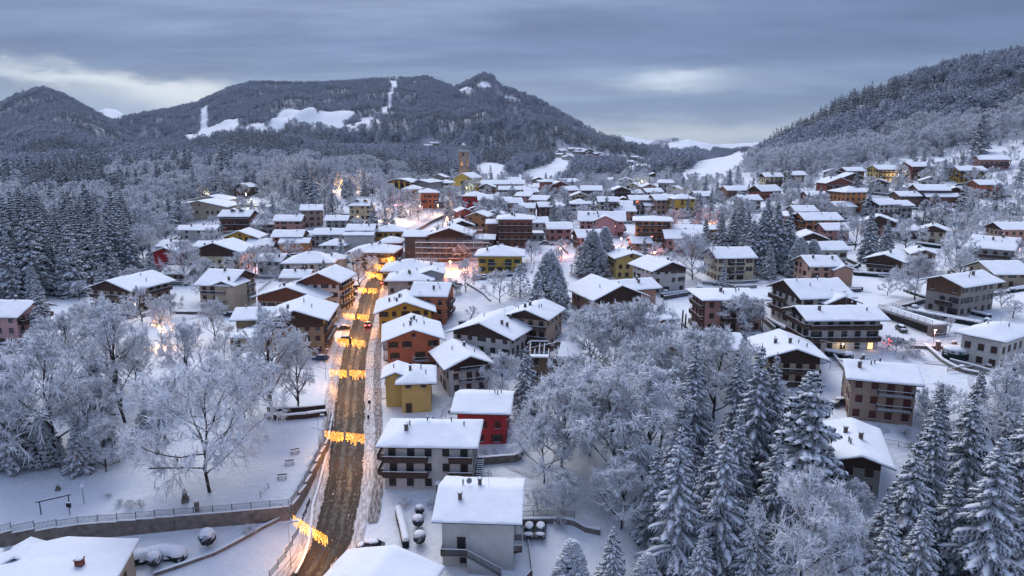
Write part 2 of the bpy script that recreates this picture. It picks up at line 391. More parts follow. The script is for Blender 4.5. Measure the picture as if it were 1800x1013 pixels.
def T0(x, y):
    x = np.asarray(x, float); y = np.asarray(y, float)
    base = valley(x, y)
    far = np.clip((y-1100)/600, 0, 1); base = base*(1-far)+26*far
    base = base+fbm(x, y, 60, 3)*np.clip((y-250)/600, 0, 1)*5
    ys = np.maximum(y, 1.0); a = x/ys; best = base
    for nm, A_, E_, Y_, FA, FY, ex, nz in _LL:
        yc = np.interp(a, A_, Y_); ec = np.interp(a, A_, E_); yf = np.interp(a, FA, FY)
        zc = CAMZ+ec*yc; t = np.clip((y-yf)/(yc-yf), 0, None)
        tt = np.clip(t, 0, 1); foot = 38.0 if nm != 'right' else 44.0
        foot = np.minimum(foot, zc-1)
        s = tt**ex; s = s*0.75+0.25*tt*tt*(3-2*tt)
        z = foot-6+(zc-foot+6)*s
        z = z+(fbm(x, y, 260 if nm not in ('right', 'foothill') else 120, 4)*nz)*np.sin(np.pi*tt)**0.8*1.3
        # gullies run down the flanks
        z = z-np.abs(vnoise(x*1.0, y*0.25, 140 if nm not in ('right', 'foothill') else 70))*nz*0.9*np.sin(np.pi*tt)
        z = np.where(t > 1, zc-(y-yc)*0.35, z)
        inside = (a > A_[0]-0.02) & (a < A_[-1]+0.02) & (y > yf) & (y > 1)
        z = np.where(inside, z, -99)
        k = 5.0; m = np.maximum(best, z); h = np.maximum(k-np.abs(best-z), 0)/k
        best = m+h*h*k*0.25
    return best
def march(fn, u, v, h=0.0, near=80, far=9000):
    d = ray(u, v); t = np.geomspace(near, far, 700)
    z = CAMZ+d[2]*t-(fn(d[0]*t, d[1]*t)+h); i = int(np.argmax(z < 0))
    if z[i] >= 0: i = len(t)-1
    if i == 0: return np.array([0, 0, CAMZ])+d*t[0]
    for _ in range(2):
        t = np.linspace(t[i-1], t[i], 12); z = CAMZ+d[2]*t-(fn(d[0]*t, d[1]*t)+h); i = max(1, int(np.argmax(z < 0)))
    f = min(1.0, max(0.0, z[i-1]/(z[i-1]-z[i]+1e-9))); tt = t[i-1]+(t[i]-t[i-1])*f
    return np.array([0, 0, CAMZ])+d*tt
# park terrace: raised behind its retaining wall
TER = 1.9
_pf = [march(T0, u_, v_, TER) for u_, v_ in [(-260,985),(-60,950),(0,938),(65,934),(126,926),(159,923),(220,919),(314,910),(346,906),(430,899),(509,892)]]
_pr = [march(T0, u_, v_, TER) for u_, v_ in [(509,892),(534,850),(559,800),(572,778),(580,735),(588,690),(590,640)]]
PFX = np.array([p[0] for p in _pf]); PFY = np.array([p[1] for p in _pf]); PRX = np.array([p[0] for p in _pr]); PRY = np.array([p[1] for p in _pr])
def sst(t): t = np.clip(t, 0, 1); return t*t*(3-2*t)
def Tz(x, y):
    x = np.asarray(x, float); y = np.asarray(y, float)
    z = T0(x, y)
    o = sst((y-np.interp(x, PFX, PFY)+0.0)/0.7)*sst((np.interp(y, PRY, PRX)-x+0.0)/0.7)
    o = o*TER*(1-sst((y-150)/35.0))*(1-sst((-x-110)/20))
    z = z+o+vnoise(x, y, 7.0)*0.35*np.clip((y-60)/40, 0, 1)*(1-np.clip((y-900)/300, 0, 1))
    return z
def tz(x, y): return float(Tz(np.array([x]), np.array([y]))[0])
def hit(u, v, h=0.0): return march(Tz, u, v, h)
def hits(pts, h=0.0): return [hit(u, v, h) for u, v in pts]

# ------------------------------------------------------------------ road line
RC = [(520,1060),(548,1013),(577,967),(594,905),(605,845),(612,767),(616,700),(621,640),(629,600),(643,550),(652,515),(663,490),(676,470),(694,452)]
RP = np.array(hits(RC))[:, :2]
def smooth_line(P, step=2.0):
    # Catmull-Rom, resampled evenly
    out = []
    Q = np.vstack([2*P[0]-P[1], P, 2*P[-1]-P[-2]])
    for i in range(1, len(Q)-2):
        p0, p1, p2, p3 = Q[i-1], Q[i], Q[i+1], Q[i+2]
        for t in np.linspace(0, 1, 12, endpoint=False):
            out.append(0.5*((2*p1)+(-p0+p2)*t+(2*p0-5*p1+4*p2-p3)*t*t+(-p0+3*p1-3*p2+p3)*t**3))
    out.append(Q[-2]); out = np.array(out)
    s = np.concatenate([[0], np.cumsum(np.hypot(*np.diff(out, axis=0).T))])
    k = np.arange(0, s[-1], step)
    return np.stack([np.interp(k, s, out[:, 0]), np.interp(k, s, out[:, 1])], 1)
ROAD = smooth_line(RP)
def road_dist(x, y):
    x = np.atleast_1d(x); y = np.atleast_1d(y)
    return np.sqrt(((x[:, None]-ROAD[None, :, 0])**2+(y[:, None]-ROAD[None, :, 1])**2).min(1))

# ------------------------------------------------------------------ open snow clearings (ski runs, fields), outlines in plan
CLEAR_PX = [
 [(308,243),(345,240),(352,205),(350,190),(366,186),(366,225),(380,218),(420,208),(422,226),(404,243),(372,246),(330,250)],
 [(420,232),(455,216),(470,226),(492,198),(515,192),(558,196),(605,194),(622,198),(620,212),(604,222),(622,222),(636,208),(660,206),(668,214),(650,228),(618,238),(598,234),(560,222),(522,216),(500,218),(500,236),(460,234),(430,238)],
 [(672,205),(666,192),(682,182),(688,150),(682,142),(700,141),(698,160),(688,192),(680,206)],
 [(724,150),(732,138),(738,138),(728,151)],
 [(828,292),(850,287),(900,291),(906,305),(880,322),(832,318)],
 [(903,310),(940,296),(965,290),(980,273),(1014,272),(1004,304),(985,322),(925,326)],
 [(1008,276),(1045,275),(1084,283),(1068,298),(1012,296)],
 [(1086,289),(1112,287),(1152,302),(1146,316),(1100,308)],
 [(1172,316),(1215,296),(1260,277),(1300,262),(1355,245),(1368,256),(1335,278),(1310,296),(1262,322),(1205,334)],
 [(1150,262),(1180,254),(1215,250),(1262,258),(1250,270),(1215,262),(1190,266)],
 [(1470,297),(1560,288),(1575,281),(1700,281),(1700,292),(1600,297),(1500,303)],
 [(1680,270),(1690,262),(1800,258),(1800,282),(1700,284)],
  [(838,150),(850,144),(862,148),(866,158),(852,160)],[(880,168),(905,172),(920,180),(900,180)],[(800,160),(830,158),(835,163),(810,165)],
 [(40,286),(75,284),(78,290),(45,291)],[(120,283),(140,282),(142,287),(122,288)],
 [(340,270),(366,268),(362,278),(344,277)],[(640,296),(668,294),(672,303),(645,304)],
]
CLEAR = []
for poly in CLEAR_PX:
    q_ = []
    for u_, v_ in poly:
        for k_ in range(40):
            h_ = march(T0, u_, v_+k_)
            if 0 < h_[1] < 3200: break
        else: continue
        q_.append(h_[:2])
    CLEAR.append(np.array(q_))
def inpoly(x, y, P):
    c = np.zeros(x.shape, bool); n = len(P); j = n-1
    for i in range(n):
        xi, yi, xj, yj = P[i, 0], P[i, 1], P[j, 0], P[j, 1]
        if yi != yj: c ^= ((yi > y) != (yj > y)) & (x < (xj-xi)*(y-yi)/(yj-yi)+xi)
        j = i
    return c
def cleared(x, y):
    c = np.zeros(x.shape, bool)
    for P in CLEAR:
        bb = (x > P[:, 0].min()) & (x < P[:, 0].max()) & (y > P[:, 1].min()) & (y < P[:, 1].max())
        if bb.any():
            idx = np.where(bb); c[idx] |= inpoly(x[idx], y[idx], P)
    return c
def wooded(x, y):
    # how densely a place is wooded, 0..1 (town and fields are open)
    x = np.asarray(x, float); y = np.asarray(y, float); a = x/np.maximum(y, 1)
    wdn = np.zeros(x.shape)
    wdn = np.maximum(wdn, sst((y-880)/80))
    lw = sst((y-np.interp(a, [-0.9,-0.62,-0.5,-0.42,-0.3,-0.24,-0.18,-0.1,-0.02,0.05,0.12,0.25,0.3], [190,230,330,430,450,480,560,620,620,860,600,700,700]))/25.0)
    wdn = np.maximum(wdn, np.where(a < 0.3, lw, 0))
    rw = sst((y-np.interp(a, [0.2,0.27,0.33,0.4,0.5,0.6,0.68,0.9], [760,640,590,500,520,540,545,545]))/20.0)
    wdn = np.maximum(wdn, np.where(a >= 0.2, rw, 0))
    far = sst((y-2450)/150); wdn = wdn*(1-far*sst((0.22-fbm(x, y, 220, 3))/0.1))
    wdn = wdn*(~cleared(x, y))
    return wdn

def build_terrain():
    az = np.concatenate([np.radians(np.linspace(-180, -52, 30)), np.radians(np.linspace(-50, 50, 620)), np.radians(np.linspace(52, 180, 30))])
    rr = np.concatenate([[0.5, 8, 20, 40, 60], np.geomspace(75, 6900, 580)])
    A, RR = np.meshgrid(az, rr); X = RR*np.sin(A); Y = RR*np.cos(A)
    Zt = np.zeros(X.shape); front = Y > 0.2
    Zt[front] = Tz(X[front], Y[front]); Zt[~front] = Tz(X[~front], np.full((~front).sum(), 0.5))
    back = sst((np.abs(A)-R(50))/R(25)); Zt = Zt*(1-back)+(-3+np.minimum(RR, 5000)*0.004)*back
    n, m = X.shape; V = np.stack([X.ravel(), Y.ravel(), Zt.ravel()], 1)
    i = np.arange(n-1)[:, None]*m+np.arange(m-1)[None]
    F = np.stack([i, i+1, i+m+1, i+m], -1).reshape(-1, 4)[:, ::-1]
    m_, t, p = new_mat('snowy_ground')
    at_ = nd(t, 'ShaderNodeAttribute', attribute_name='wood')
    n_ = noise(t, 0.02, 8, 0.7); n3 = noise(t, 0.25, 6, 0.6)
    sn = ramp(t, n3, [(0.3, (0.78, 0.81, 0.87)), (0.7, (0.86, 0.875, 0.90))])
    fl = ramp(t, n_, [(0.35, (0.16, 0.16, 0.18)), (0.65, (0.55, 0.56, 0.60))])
    # bare rock on the steep crags
    g = nd(t, 'ShaderNodeNewGeometry'); sx = nd(t, 'ShaderNodeSeparateXYZ'); t.links.new(g.outputs['Normal'], sx.inputs[0])
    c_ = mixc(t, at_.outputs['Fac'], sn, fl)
    t.links.new(c_, p.inputs['Base Color']); p.inputs['Roughness'].default_value = 0.8; p.inputs['Specular IOR Level'].default_value = 0.2
    b1 = noise(t, 0.8, 10, 0.66); bump(t, p, b1, 0.75, 0.6)
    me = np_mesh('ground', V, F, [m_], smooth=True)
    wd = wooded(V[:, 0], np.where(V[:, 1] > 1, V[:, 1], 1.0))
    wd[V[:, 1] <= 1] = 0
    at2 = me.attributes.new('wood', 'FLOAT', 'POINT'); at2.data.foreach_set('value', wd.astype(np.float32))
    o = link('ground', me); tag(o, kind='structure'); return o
build_terrain()

def ribbon(name, line, half, lift, mat, kind='structure', off=0.0, wob=0.0, nx=6, crown=0.0):
    d = np.gradient(line, axis=0); d /= np.hypot(d[:, 0], d[:, 1])[:, None]; nrm = np.stack([d[:, 1], -d[:, 0]], 1)
    V, F, UV = [], [], []; s = 0
    for i in range(len(line)):
        hw = half*(1+wob*math.sin(i*0.7)*0.5+wob*rnd.uniform(-1, 1))
        for k in range(nx+1):
            t_ = k/nx*2-1; q = line[i]+nrm[i]*(off+hw*t_); V.append((q[0], q[1], 0)); UV.append((k/nx, i*2.0/7))
    V = np.array(V); V[:, 2] = Tz(V[:, 0], V[:, 1])
    # across the road the surface is level, following the centre line
    VV = V.reshape(len(line), nx+1, 3); zc = VV[:, :, 2].mean(1, keepdims=True); ker = np.ones(5)/5
    zc = np.convolve(np.pad(zc[:, 0], 2, mode='edge'), ker, mode='valid')[:, None]
    VV[:, :, 2] = np.maximum(VV[:, :, 2], zc*0.5+VV[:, :, 2]*0.5)+lift
    V = VV.reshape(-1, 3); m = nx+1
    i = np.arange(len(line)-1)[:, None]*m+np.arange(nx)[None]
    F = np.stack([i, i+1, i+m+1, i+m], -1).reshape(-1, 4)
    me = np_mesh(name, V, F, [mat], smooth=True)
    uvl = me.uv_layers.new(name='uv'); UV = np.array(UV); li = np.empty(len(me.loops), dtype=np.int32); me.loops.foreach_get('vertex_index', li)
    uvl.data.foreach_set('uv', UV[li].ravel().astype(np.float32))
    o = link(name, me); tag(o, kind=kind); return o
def roadmat(name, wet=True):
    m, t, p = new_mat(name)
    uv = nd(t, 'ShaderNodeUVMap'); sx = nd(t, 'ShaderNodeSeparateXYZ'); t.links.new(uv.outputs[0], sx.inputs[0])
    mp_ = nd(t, 'ShaderNodeMapping'); mp_.inputs['Scale'].default_value = (7, 0.8, 1); t.links.new(uv.outputs[0], mp_.inputs[0])
    n = nd(t, 'ShaderNodeTexNoise'); n.inputs['Scale'].default_value = 1.6; n.inputs['Detail'].default_value = 7; n.inputs['Roughness'].default_value = 0.68; t.links.new(mp_.outputs[0], n.inputs['Vector'])
    mp3 = nd(t, 'ShaderNodeMapping'); mp3.inputs['Scale'].default_value = (3, 2.5, 1); t.links.new(uv.outputs[0], mp3.inputs[0])
    nf = nd(t, 'ShaderNodeTexNoise'); nf.inputs['Scale'].default_value = 4; nf.inputs['Detail'].default_value = 6; t.links.new(mp3.outputs[0], nf.inputs['Vector'])
    # wheel tracks: four dark bands
    wv = fmath(t, 'ABSOLUTE', fmath(t, 'SINE', fmath(t, 'MULTIPLY', fmath(t, 'ADD', sx.outputs[0], -0.02), math.pi*4)))
    edge = fmath(t, 'POWER', fmath(t, 'MULTIPLY', fmath(t, 'ABSOLUTE', fmath(t, 'SUBTRACT', sx.outputs[0], 0.5)), 2.0), 5.0)
    slush = fmath(t, 'ADD', fmath(t, 'SUBTRACT', fmath(t, 'MULTIPLY', n.outputs[0], 1.42), fmath(t, 'MULTIPLY', wv, 0.34)), fmath(t, 'MULTIPLY', edge, 0.75))
    slush = fmath(t, 'ADD', slush, fmath(t, 'MULTIPLY', fmath(t, 'SUBTRACT', nf.outputs[0], 0.5), 1.25))
    c = ramp(t, slush, [(0.36, (0.013, 0.009, 0.007)), (0.70, (0.034, 0.022, 0.015)), (0.92, (0.085, 0.062, 0.048)), (1.12, (0.5, 0.46, 0.44))])
    t.links.new(c, p.inputs['Base Color'])
    rr_ = ramp(t, slush, [(0.3, (0.48,)*3), (0.7, (0.8,)*3)]); t.links.new(rr_, p.inputs['Roughness']); p.inputs['Specular IOR Level'].default_value = 0.35
    bump(t, p, slush, 0.5, 0.08)
    return m
ROADM = roadmat('slushy_asphalt')
def trodden(name, c0, c1, lo=0.42, hi=0.62):
    m, t, p = new_mat(name)
    uv = nd(t, 'ShaderNodeUVMap'); mp_ = nd(t, 'ShaderNodeMapping'); mp_.inputs['Scale'].default_value = (3, 2.0, 1); t.links.new(uv.outputs[0], mp_.inputs[0])
    n = nd(t, 'ShaderNodeTexNoise'); n.inputs['Scale'].default_value = 1.7; n.inputs['Detail'].default_value = 8; n.inputs['Roughness'].default_value = 0.72; t.links.new(mp_.outputs[0], n.inputs['Vector'])
    t.links.new(ramp(t, n.outputs[0], [(lo, c0), (hi, c1)]), p.inputs['Base Color']); p.inputs['Roughness'].default_value = 0.8
    bump(t, p, n.outputs[0], 0.5, 0.1); return m
ribbon('road', ROAD, 3.5, 0.10, ROADM, wob=0.02, nx=12)
SLUSH = trodden('ploughed_slush', (0.30, 0.25, 0.22), (0.74, 0.74, 0.77), 0.40, 0.60)
ribbon('road_shoulder', ROAD, 0.9, 0.16, SLUSH, off=4.2, wob=0.10, nx=4)
ribbon('road_shoulder', ROAD, 0.9, 0.16, SLUSH, off=-4.2, wob=0.10, nx=4)
ribbon('pavement', ROAD[8:75], 0.85, 0.2, trodden('trodden_pavement', (0.10, 0.08, 0.07), (0.62, 0.60, 0.62), 0.44, 0.66), off=6.1, wob=0.12, nx=4)
LANE = trodden('packed_snow_lane', (0.40, 0.38, 0.39), (0.70, 0.71, 0.75), 0.38, 0.6)
LANES = [
 ([(1340,520),(1352,560),(1400,600),(1440,625),(1470,640)], 2.6), ([(1560,598),(1620,606),(1690,600),(1790,600)], 2.8),
 ([(640,690),(665,688),(690,700)], 2.2), ([(1200,440),(1215,500),(1225,560),(1180,590)], 2.0), ([(1345,600),(1330,560),(1350,530)], 2),
 ([(720,470),(760,482),(820,468),(850,490)], 2.4), ([(410,352),(450,362),(520,378),(600,385),(650,385)], 2.2),
 ([(700,425),(720,405),(755,385),(790,368)], 2.6), ([(1450,310),(1500,322),(1600,332),(1700,330)], 2.2), ([(1500,570),(1540,555),(1560,540),(1640,520)], 2.2),
]
for i_, (pp, hw_) in enumerate(LANES):
    ribbon('lane', smooth_line(np.array(hits(pp))[:, :2]), hw_, 0.10, LANE, wob=0.06)

def path(P, half, name='path'):
    P = np.array(P); n = max(2, int(np.hypot(*(P[-1]-P[0]))/1.5)); ln_ = smooth_line(P, 1.5)
    if len(ln_) > 2: ribbon(name, ln_, half, 0.07, PATHM, wob=0.12, nx=3)
PATHM = trodden('footworn_snow', (0.34, 0.33, 0.35), (0.74, 0.75, 0.79), 0.36, 0.60)
# ------------------------------------------------------------------ tree meshes
def strokes(P0, P1, r0, r1, flat=1.0):
    # tapered three-sided sticks, all at once; flat > 1 widens them sideways
    P0 = np.asarray(P0, float); P1 = np.asarray(P1, float); n = len(P0)
    d = P1-P0; d /= np.maximum(np.linalg.norm(d, axis=1), 1e-6)[:, None]
    side = np.cross(d, [0, 0, 1.0]); ln = np.linalg.norm(side, axis=1); side[ln < 1e-3] = [1, 0, 0]
    side /= np.maximum(np.linalg.norm(side, axis=1), 1e-6)[:, None]; up_ = np.cross(side, d)
    V = np.empty((n, 6, 3)); r0 = np.asarray(r0)[:, None]*np.ones((n, 1)); r1 = np.asarray(r1)[:, None]*np.ones((n, 1))
    for k, (a, b) in enumerate([(-0.9*flat, 0.25), (0.9*flat, 0.25), (0.0, -0.8)]):
        V[:, k] = P0+side*a*r0+up_*b*r0; V[:, 3+k] = P1+side*a*r1+up_*b*r1
    base = np.arange(n)[:, None]*6
    F = np.concatenate([base+np.array([[0, 1, 4, 3]]), base+np.array([[1, 2, 5, 4]]), base+np.array([[2, 0, 3, 5]])])
    return V.reshape(-1, 3), F
def ridged(P0, P1, r0, r1, flat=1.6, lift=0.7):
    # a roofed stick: two sloping snow faces on top and an open dark underside
    P0 = np.asarray(P0, float); P1 = np.asarray(P1, float); n = len(P0)
    d = P1-P0; d /= np.maximum(np.linalg.norm(d, axis=1), 1e-6)[:, None]
    side = np.cross(d, [0, 0, 1.0]); ln = np.linalg.norm(side, axis=1); side[ln < 1e-3] = [1, 0, 0]
    side /= np.maximum(np.linalg.norm(side, axis=1), 1e-6)[:, None]; up_ = np.cross(side, d)
    V = np.empty((n, 6, 3)); r0 = np.asarray(r0)[:, None]*np.ones((n, 1)); r1 = np.asarray(r1)[:, None]*np.ones((n, 1))
    for k, (a, b) in enumerate([(-flat, 0.0), (0.0, lift), (flat, 0.0)]):
        V[:, k] = P0+side*a*r0+up_*b*r0; V[:, 3+k] = P1+side*a*r1+up_*b*r1
    base = np.arange(n)[:, None]*6
    F = np.concatenate([base+np.array([[0, 1, 4, 3]]), base+np.array([[1, 2, 5, 4]]), base+np.array([[2, 0, 3, 5]])])
    return V.reshape(-1, 3), F
def merge(parts):
    V, F, b = [], [], 0
    for v, f in parts: V.append(v); F.append(f+b); b += len(v)
    return np.concatenate(V), np.concatenate(F)
def unit(v): v = np.asarray(v, float); return v/max(np.linalg.norm(v), 1e-9)

def deciduous(seed, H=12.0, spread=0.42, limbs=8, fork=(6, 6), twigs=11, twig_r=0.028, low=0.22, droop=0.10, upright=0.5, wild=1.0):
    """returns (trunk+limbs MB arrays, crown arrays) of a bare tree whose every twig carries snow"""
    q = np.random.default_rng(seed); T0_, T1_, TR0, TR1 = [], [], [], []; B0, B1, BR0, BR1 = [], [], [], []; W0, W1, WR0, WR1 = [], [], [], []
    # trunk
    p = np.array([0, 0, -0.6]); r = H*0.018+0.06; ths = []
    ntr = 8; top = H*0.82
    for i in range(ntr):
        nxt = np.array([q.normal(0, 0.12)*wild, q.normal(0, 0.12)*wild, 0])*H/12+np.array([p[0], p[1], (i+1)/ntr*top]); r2 = (H*0.018+0.06)*(1-(i+1)/ntr*0.88)
        T0_.append(p); T1_.append(nxt); TR0.append(r); TR1.append(r2); ths.append((p, nxt, r)); p, r = nxt, r2
    def trunk_at(z):
        for a, b, rr in ths:
            if z <= b[2]: t = (z-a[2])/(b[2]-a[2]); return a+(b-a)*t, rr
        return ths[-1][1], ths[-1][2]
    cz, az_, ax_ = H*(low+1)/2, H*(1-low)/2, H*spread
    def env(p_): return ((p_[0]**2+p_[1]**2)/ax_**2+((p_[2]-cz)/az_)**2)
    def grow(p0, d, length, r0, nseg, bend, jit):
        pts = [p0]; rs = [r0]; dcur = d.copy(); 
        for i in range(nseg):
            dcur = unit(dcur+q.normal(0, jit, 3)+np.array([0, 0, bend])); pn = pts[-1]+dcur*length/nseg
            pts.append(pn); rs.append(r0*(1-(i+1)/nseg*0.7))
            if env(pn) > 1.15 and i > 0: break
        return pts, rs, dcur
    def along(pts, t):
        k = t*(len(pts)-1); i = min(int(k), len(pts)-2); f = k-i; return pts[i]+(pts[i+1]-pts[i])*f, unit(pts[i+1]-pts[i])
    def side_dir(d, ang):
        v = unit(np.cross(d, q.normal(0, 1, 3))); return unit(d*math.cos(ang)+v*math.sin(ang))
    ga = 2.399963; ph0 = q.uniform(0, 6.28)
    for li in range(limbs+4):
        f = li/(limbs+3); z = H*low*0.85+(top*0.98-H*low*0.85)*f**0.9
        p0, rt = trunk_at(z); ph = ph0+li*ga
        el = R(18+upright*55*f+q.uniform(-8, 12)+ (12 if upright > 0.4 else 0)); d = np.array([math.cos(ph)*math.cos(el), math.sin(ph)*math.cos(el), math.sin(el)])
        ln = H*(0.62*spread/0.42)*(1-0.45*f)*q.uniform(0.85, 1.12)
        pts, rs, _ = grow(p0, d, ln, max(0.05, rt*0.5), 6, 0.05, 0.10*wild)
        for a, b, ra, rb in zip(pts[:-1], pts[1:], rs[:-1], rs[1:]): T0_.append(a); T1_.append(b); TR0.append(ra); TR1.append(rb)
        for k in range(fork[0]):
            t = 0.25+0.75*(k+q.uniform(0, 1))/fork[0]; p1, dd = along(pts, min(t, 0.99)); d1 = side_dir(dd, R(q.uniform(25, 55)))
            l1 = ln*0.48*(1-0.35*t)*q.uniform(0.8, 1.2)
            pt1, rs1, _ = grow(p1, d1, l1, max(0.03, rs[0]*0.38), 4, 0.06, 0.15*wild)
            for a, b, ra, rb in zip(pt1[:-1], pt1[1:], rs1[:-1], rs1[1:]): B0.append(a); B1.append(b); BR0.append(ra); BR1.append(rb)
            for m in range(fork[1]):
                t2 = 0.2+0.8*(m+q.uniform(0, 1))/fork[1]; p2, dd2 = along(pt1, min(t2, 0.99)); d2 = side_dir(dd2, R(q.uniform(25, 60)))
                l2 = l1*0.5*q.uniform(0.7, 1.2)
                pt2, rs2, de = grow(p2, d2, l2, 0.032, 3, 0.0, 0.22*wild)
                for a, b, ra, rb in zip(pt2[:-1], pt2[1:], rs2[:-1], rs2[1:]): B0.append(a); B1.append(b); BR0.append(ra+0.008); BR1.append(rb+0.008)
                for w_ in range(twigs):
                    t3 = q.uniform(0.1, 1); p3, dd3 = along(pt2, min(t3, 0.99)); d3 = side_dir(dd3, R(q.uniform(15, 65)))
                    l3 = l2*q.uniform(0.35, 0.75); e3 = unit(d3+np.array([0, 0, -droop*q.uniform(0, 2)]))
                    W0.append(p3); W1.append(p3+e3*l3); WR0.append(twig_r*q.uniform(0.8, 1.5)); WR1.append(twig_r*0.45)
    tv = merge([strokes(T0_, T1_, TR0, TR1), ridged(np.array(T0_)[ntr:]+[0, 0, 0.02], np.array(T1_)[ntr:]+[0, 0, 0.02], np.array(TR0)[ntr:]*0.9, np.array(TR1)[ntr:]*0.95)])
    cv = merge([ridged(B0, B1, np.array(BR0)+.012, np.array(BR1)+.012, 1.25, 1.1), ridged(W0, W1, WR0, WR1, 1.15, 1.0)])
    return tv, cv
def conifer(seed, H=18.0, width=0.24, whorl=0.45, per=7, sprays=13, snow=1.0, low=0.05, droop=0.55, spray_w=0.085, power=0.85, tuft=False, sparse=0.0):
    q = np.random.default_rng(seed); A0, A1, AR0, AR1 = [], [], [], []; N0, N1, NR0, NR1 = [], [], [], []; G0, G1, GR0, GR1 = [], [], [], []
    z = H*low; k = 0
    while z < H*0.985:
        f = (z-H*low)/(H*(1-low)); Lm = H*width*(1-f)**power*(1 if f > 0.06 else 0.8)+0.18
        for b in range(per if f < 0.85 else 5):
            if q.random() < sparse: continue
            ph = q.uniform(0, 6.283)+b*6.283/per; ln = Lm*q.uniform(0.72, 1.16)
            hz_ = np.array([math.cos(ph), math.sin(ph), 0]); sd_ = np.array([-math.sin(ph), math.cos(ph), 0])
            ns = 5; p = np.array([0, 0, z+q.uniform(-0.12, 0.12)]); pts = [p]; e0 = 0.30-0.1*(1-f)+0.6*max(0, f-0.8)*3
            for i in range(ns):
                s = (i+1)/ns; el = e0-droop*1.5*s+(0.30*s*s if not tuft else 0.35*s*s); d = unit(hz_+np.array([0, 0, el])+sd_*q.normal(0, 0.05)); p = p+d*ln/ns; pts.append(p)
            for i in range(ns):
                A0.append(pts[i]); A1.append(pts[i+1]); AR0.append((0.05+0.012*ln)*(1-i/ns*0.6)); AR1.append((0.05+0.012*ln)*(1-(i+1)/ns*0.6))
                if q.random() < snow*0.85:
                    wv = (0.10+0.035*ln)*q.uniform(0.7, 1.4)*min(1.5, snow+0.2); off = np.array([0, 0, 0.035])
                    G0.append(pts[i]+off); G1.append(pts[i+1]+off); GR0.append(wv*(0.9 if i else 0.5)); GR1.append(wv*(0.8 if i < ns-1 else 0.25))
            nsp = max(4, int(sprays*(0.4+0.6*ln/(H*width))))
            for m in range(nsp):
                t = 0.12+0.88*(m+q.uniform(0, 0.8))/nsp; kk = min(t*ns, ns-0.01); i = int(kk); p1 = pts[i]+(pts[i+1]-pts[i])*(kk-i); dd = unit(pts[i+1]-pts[i])
                sg = 1 if m % 2 else -1; wl = ln*0.42*(1-0.62*t)*q.uniform(0.7, 1.2)+0.12
                d1 = unit(dd*0.75+sd_*sg*0.8+np.array([0, 0, -0.25-droop*0.55+q.normal(0, 0.12)]))
                N0.append(p1); mid = p1+d1*wl*0.55; N1.append(mid); ww = spray_w*q.uniform(0.8, 1.4)*(0.7+0.3*ln); NR0.append(ww*0.9); NR1.append(ww)
                N0.append(mid); d2 = unit(d1+np.array([0, 0, -droop*0.9])); N1.append(mid+d2*wl*0.5); NR0.append(ww); NR1.append(ww*0.15)
                if q.random() < 0.55:   # hanging curtain under the spray
                    N0.append(mid); N1.append(mid+np.array([q.normal(0, .06), q.normal(0, .06), -0.28-0.25*wl])); NR0.append(ww*0.8); NR1.append(ww*0.2)
        z += whorl*(0.7+0.6*(1-f))*q.uniform(0.85, 1.15); k += 1
    N0.append([0, 0, H*0.95]); N1.append([0, 0, H*1.02]); NR0.append(0.1); NR1.append(0.03)
    G0.append([0, 0, H*0.95]); G1.append([0.05, 0, H*1.0]); GR0.append(0.15); GR1.append(0.06)
    tz_ = np.linspace(-0.6, H*0.97, 6); tr = H*0.014+0.04
    T0_ = [[0, 0, a] for a in tz_[:-1]]; T1_ = [[0, 0, a] for a in tz_[1:]]; rs = tr*(1-np.linspace(0, 1, 6)*0.9)
    tv = merge([strokes(T0_, T1_, rs[:-1]*1.2, rs[1:]*1.2), strokes(A0, A1, AR0, AR1)])
    cv = ridged(N0, N1, NR0, NR1, 1.5, 0.75); sv = ridged(G0, G1, GR0, GR1, 1.35, 0.55)
    return tv, cv, sv
def tufted(seed, H=11.0, width=0.36, n=420, snow=0.9):
    """a rounded cedar or pine: clumps of needles with snow caps set out over a cone-like crown"""
    q = np.random.default_rng(seed); N0, N1, NR0, NR1, G0, G1, GR0, GR1, T0_, T1_, TR0, TR1 = ([] for _ in range(12))
    for i in range(n):
        f = (i+0.5)/n; z = H*(0.10+0.88*f**1.15); ph = i*2.39996+q.uniform(-0.3, 0.3); rad = H*width*(1-f)**0.62*q.uniform(0.72, 1.08)*(0.75 if f < 0.05 else 1)
        c = np.array([math.cos(ph)*rad, math.sin(ph)*rad, z-0.12*rad]); o_ = np.array([math.cos(ph), math.sin(ph), 0])
        T0_.append([0, 0, z+0.1*rad]); T1_.append(c); TR0.append(0.05); TR1.append(0.025)
        s = H*0.045*q.uniform(0.75, 1.3)
        for m in range(9):
            d = unit(o_*q.uniform(0.1, 1.2)+q.normal(0, 0.75, 3)*[1, 1, 0.45]+[0, 0, -0.25]); N0.append(c-d*s*0.2); N1.append(c+d*s*1.25); NR0.append(s*0.26); NR1.append(s*0.10)
        if q.random() < snow:
            for m in range(5):
                d = unit(o_*0.7+q.normal(0, 0.8, 3)*[1, 1, 0.15]); G0.append(c+[0, 0, s*0.15]-d*s*0.2); G1.append(c+[0, 0, s*0.05]+d*s*0.95); GR0.append(s*0.34); GR1.append(s*0.2)
    tzz = np.linspace(-0.5, H*0.95, 5); rs = (H*0.02+0.05)*(1-np.linspace(0, 1, 5)*0.9)
    tv = merge([strokes([[0, 0, a] for a in tzz[:-1]], [[0, 0, a] for a in tzz[1:]], rs[:-1], rs[1:]), strokes(T0_, T1_, TR0, TR1)])
    return tv, ridged(N0, N1, NR0, NR1, 1.3, 0.6), ridged(G0, G1, GR0, GR1, 1.2, 0.6)
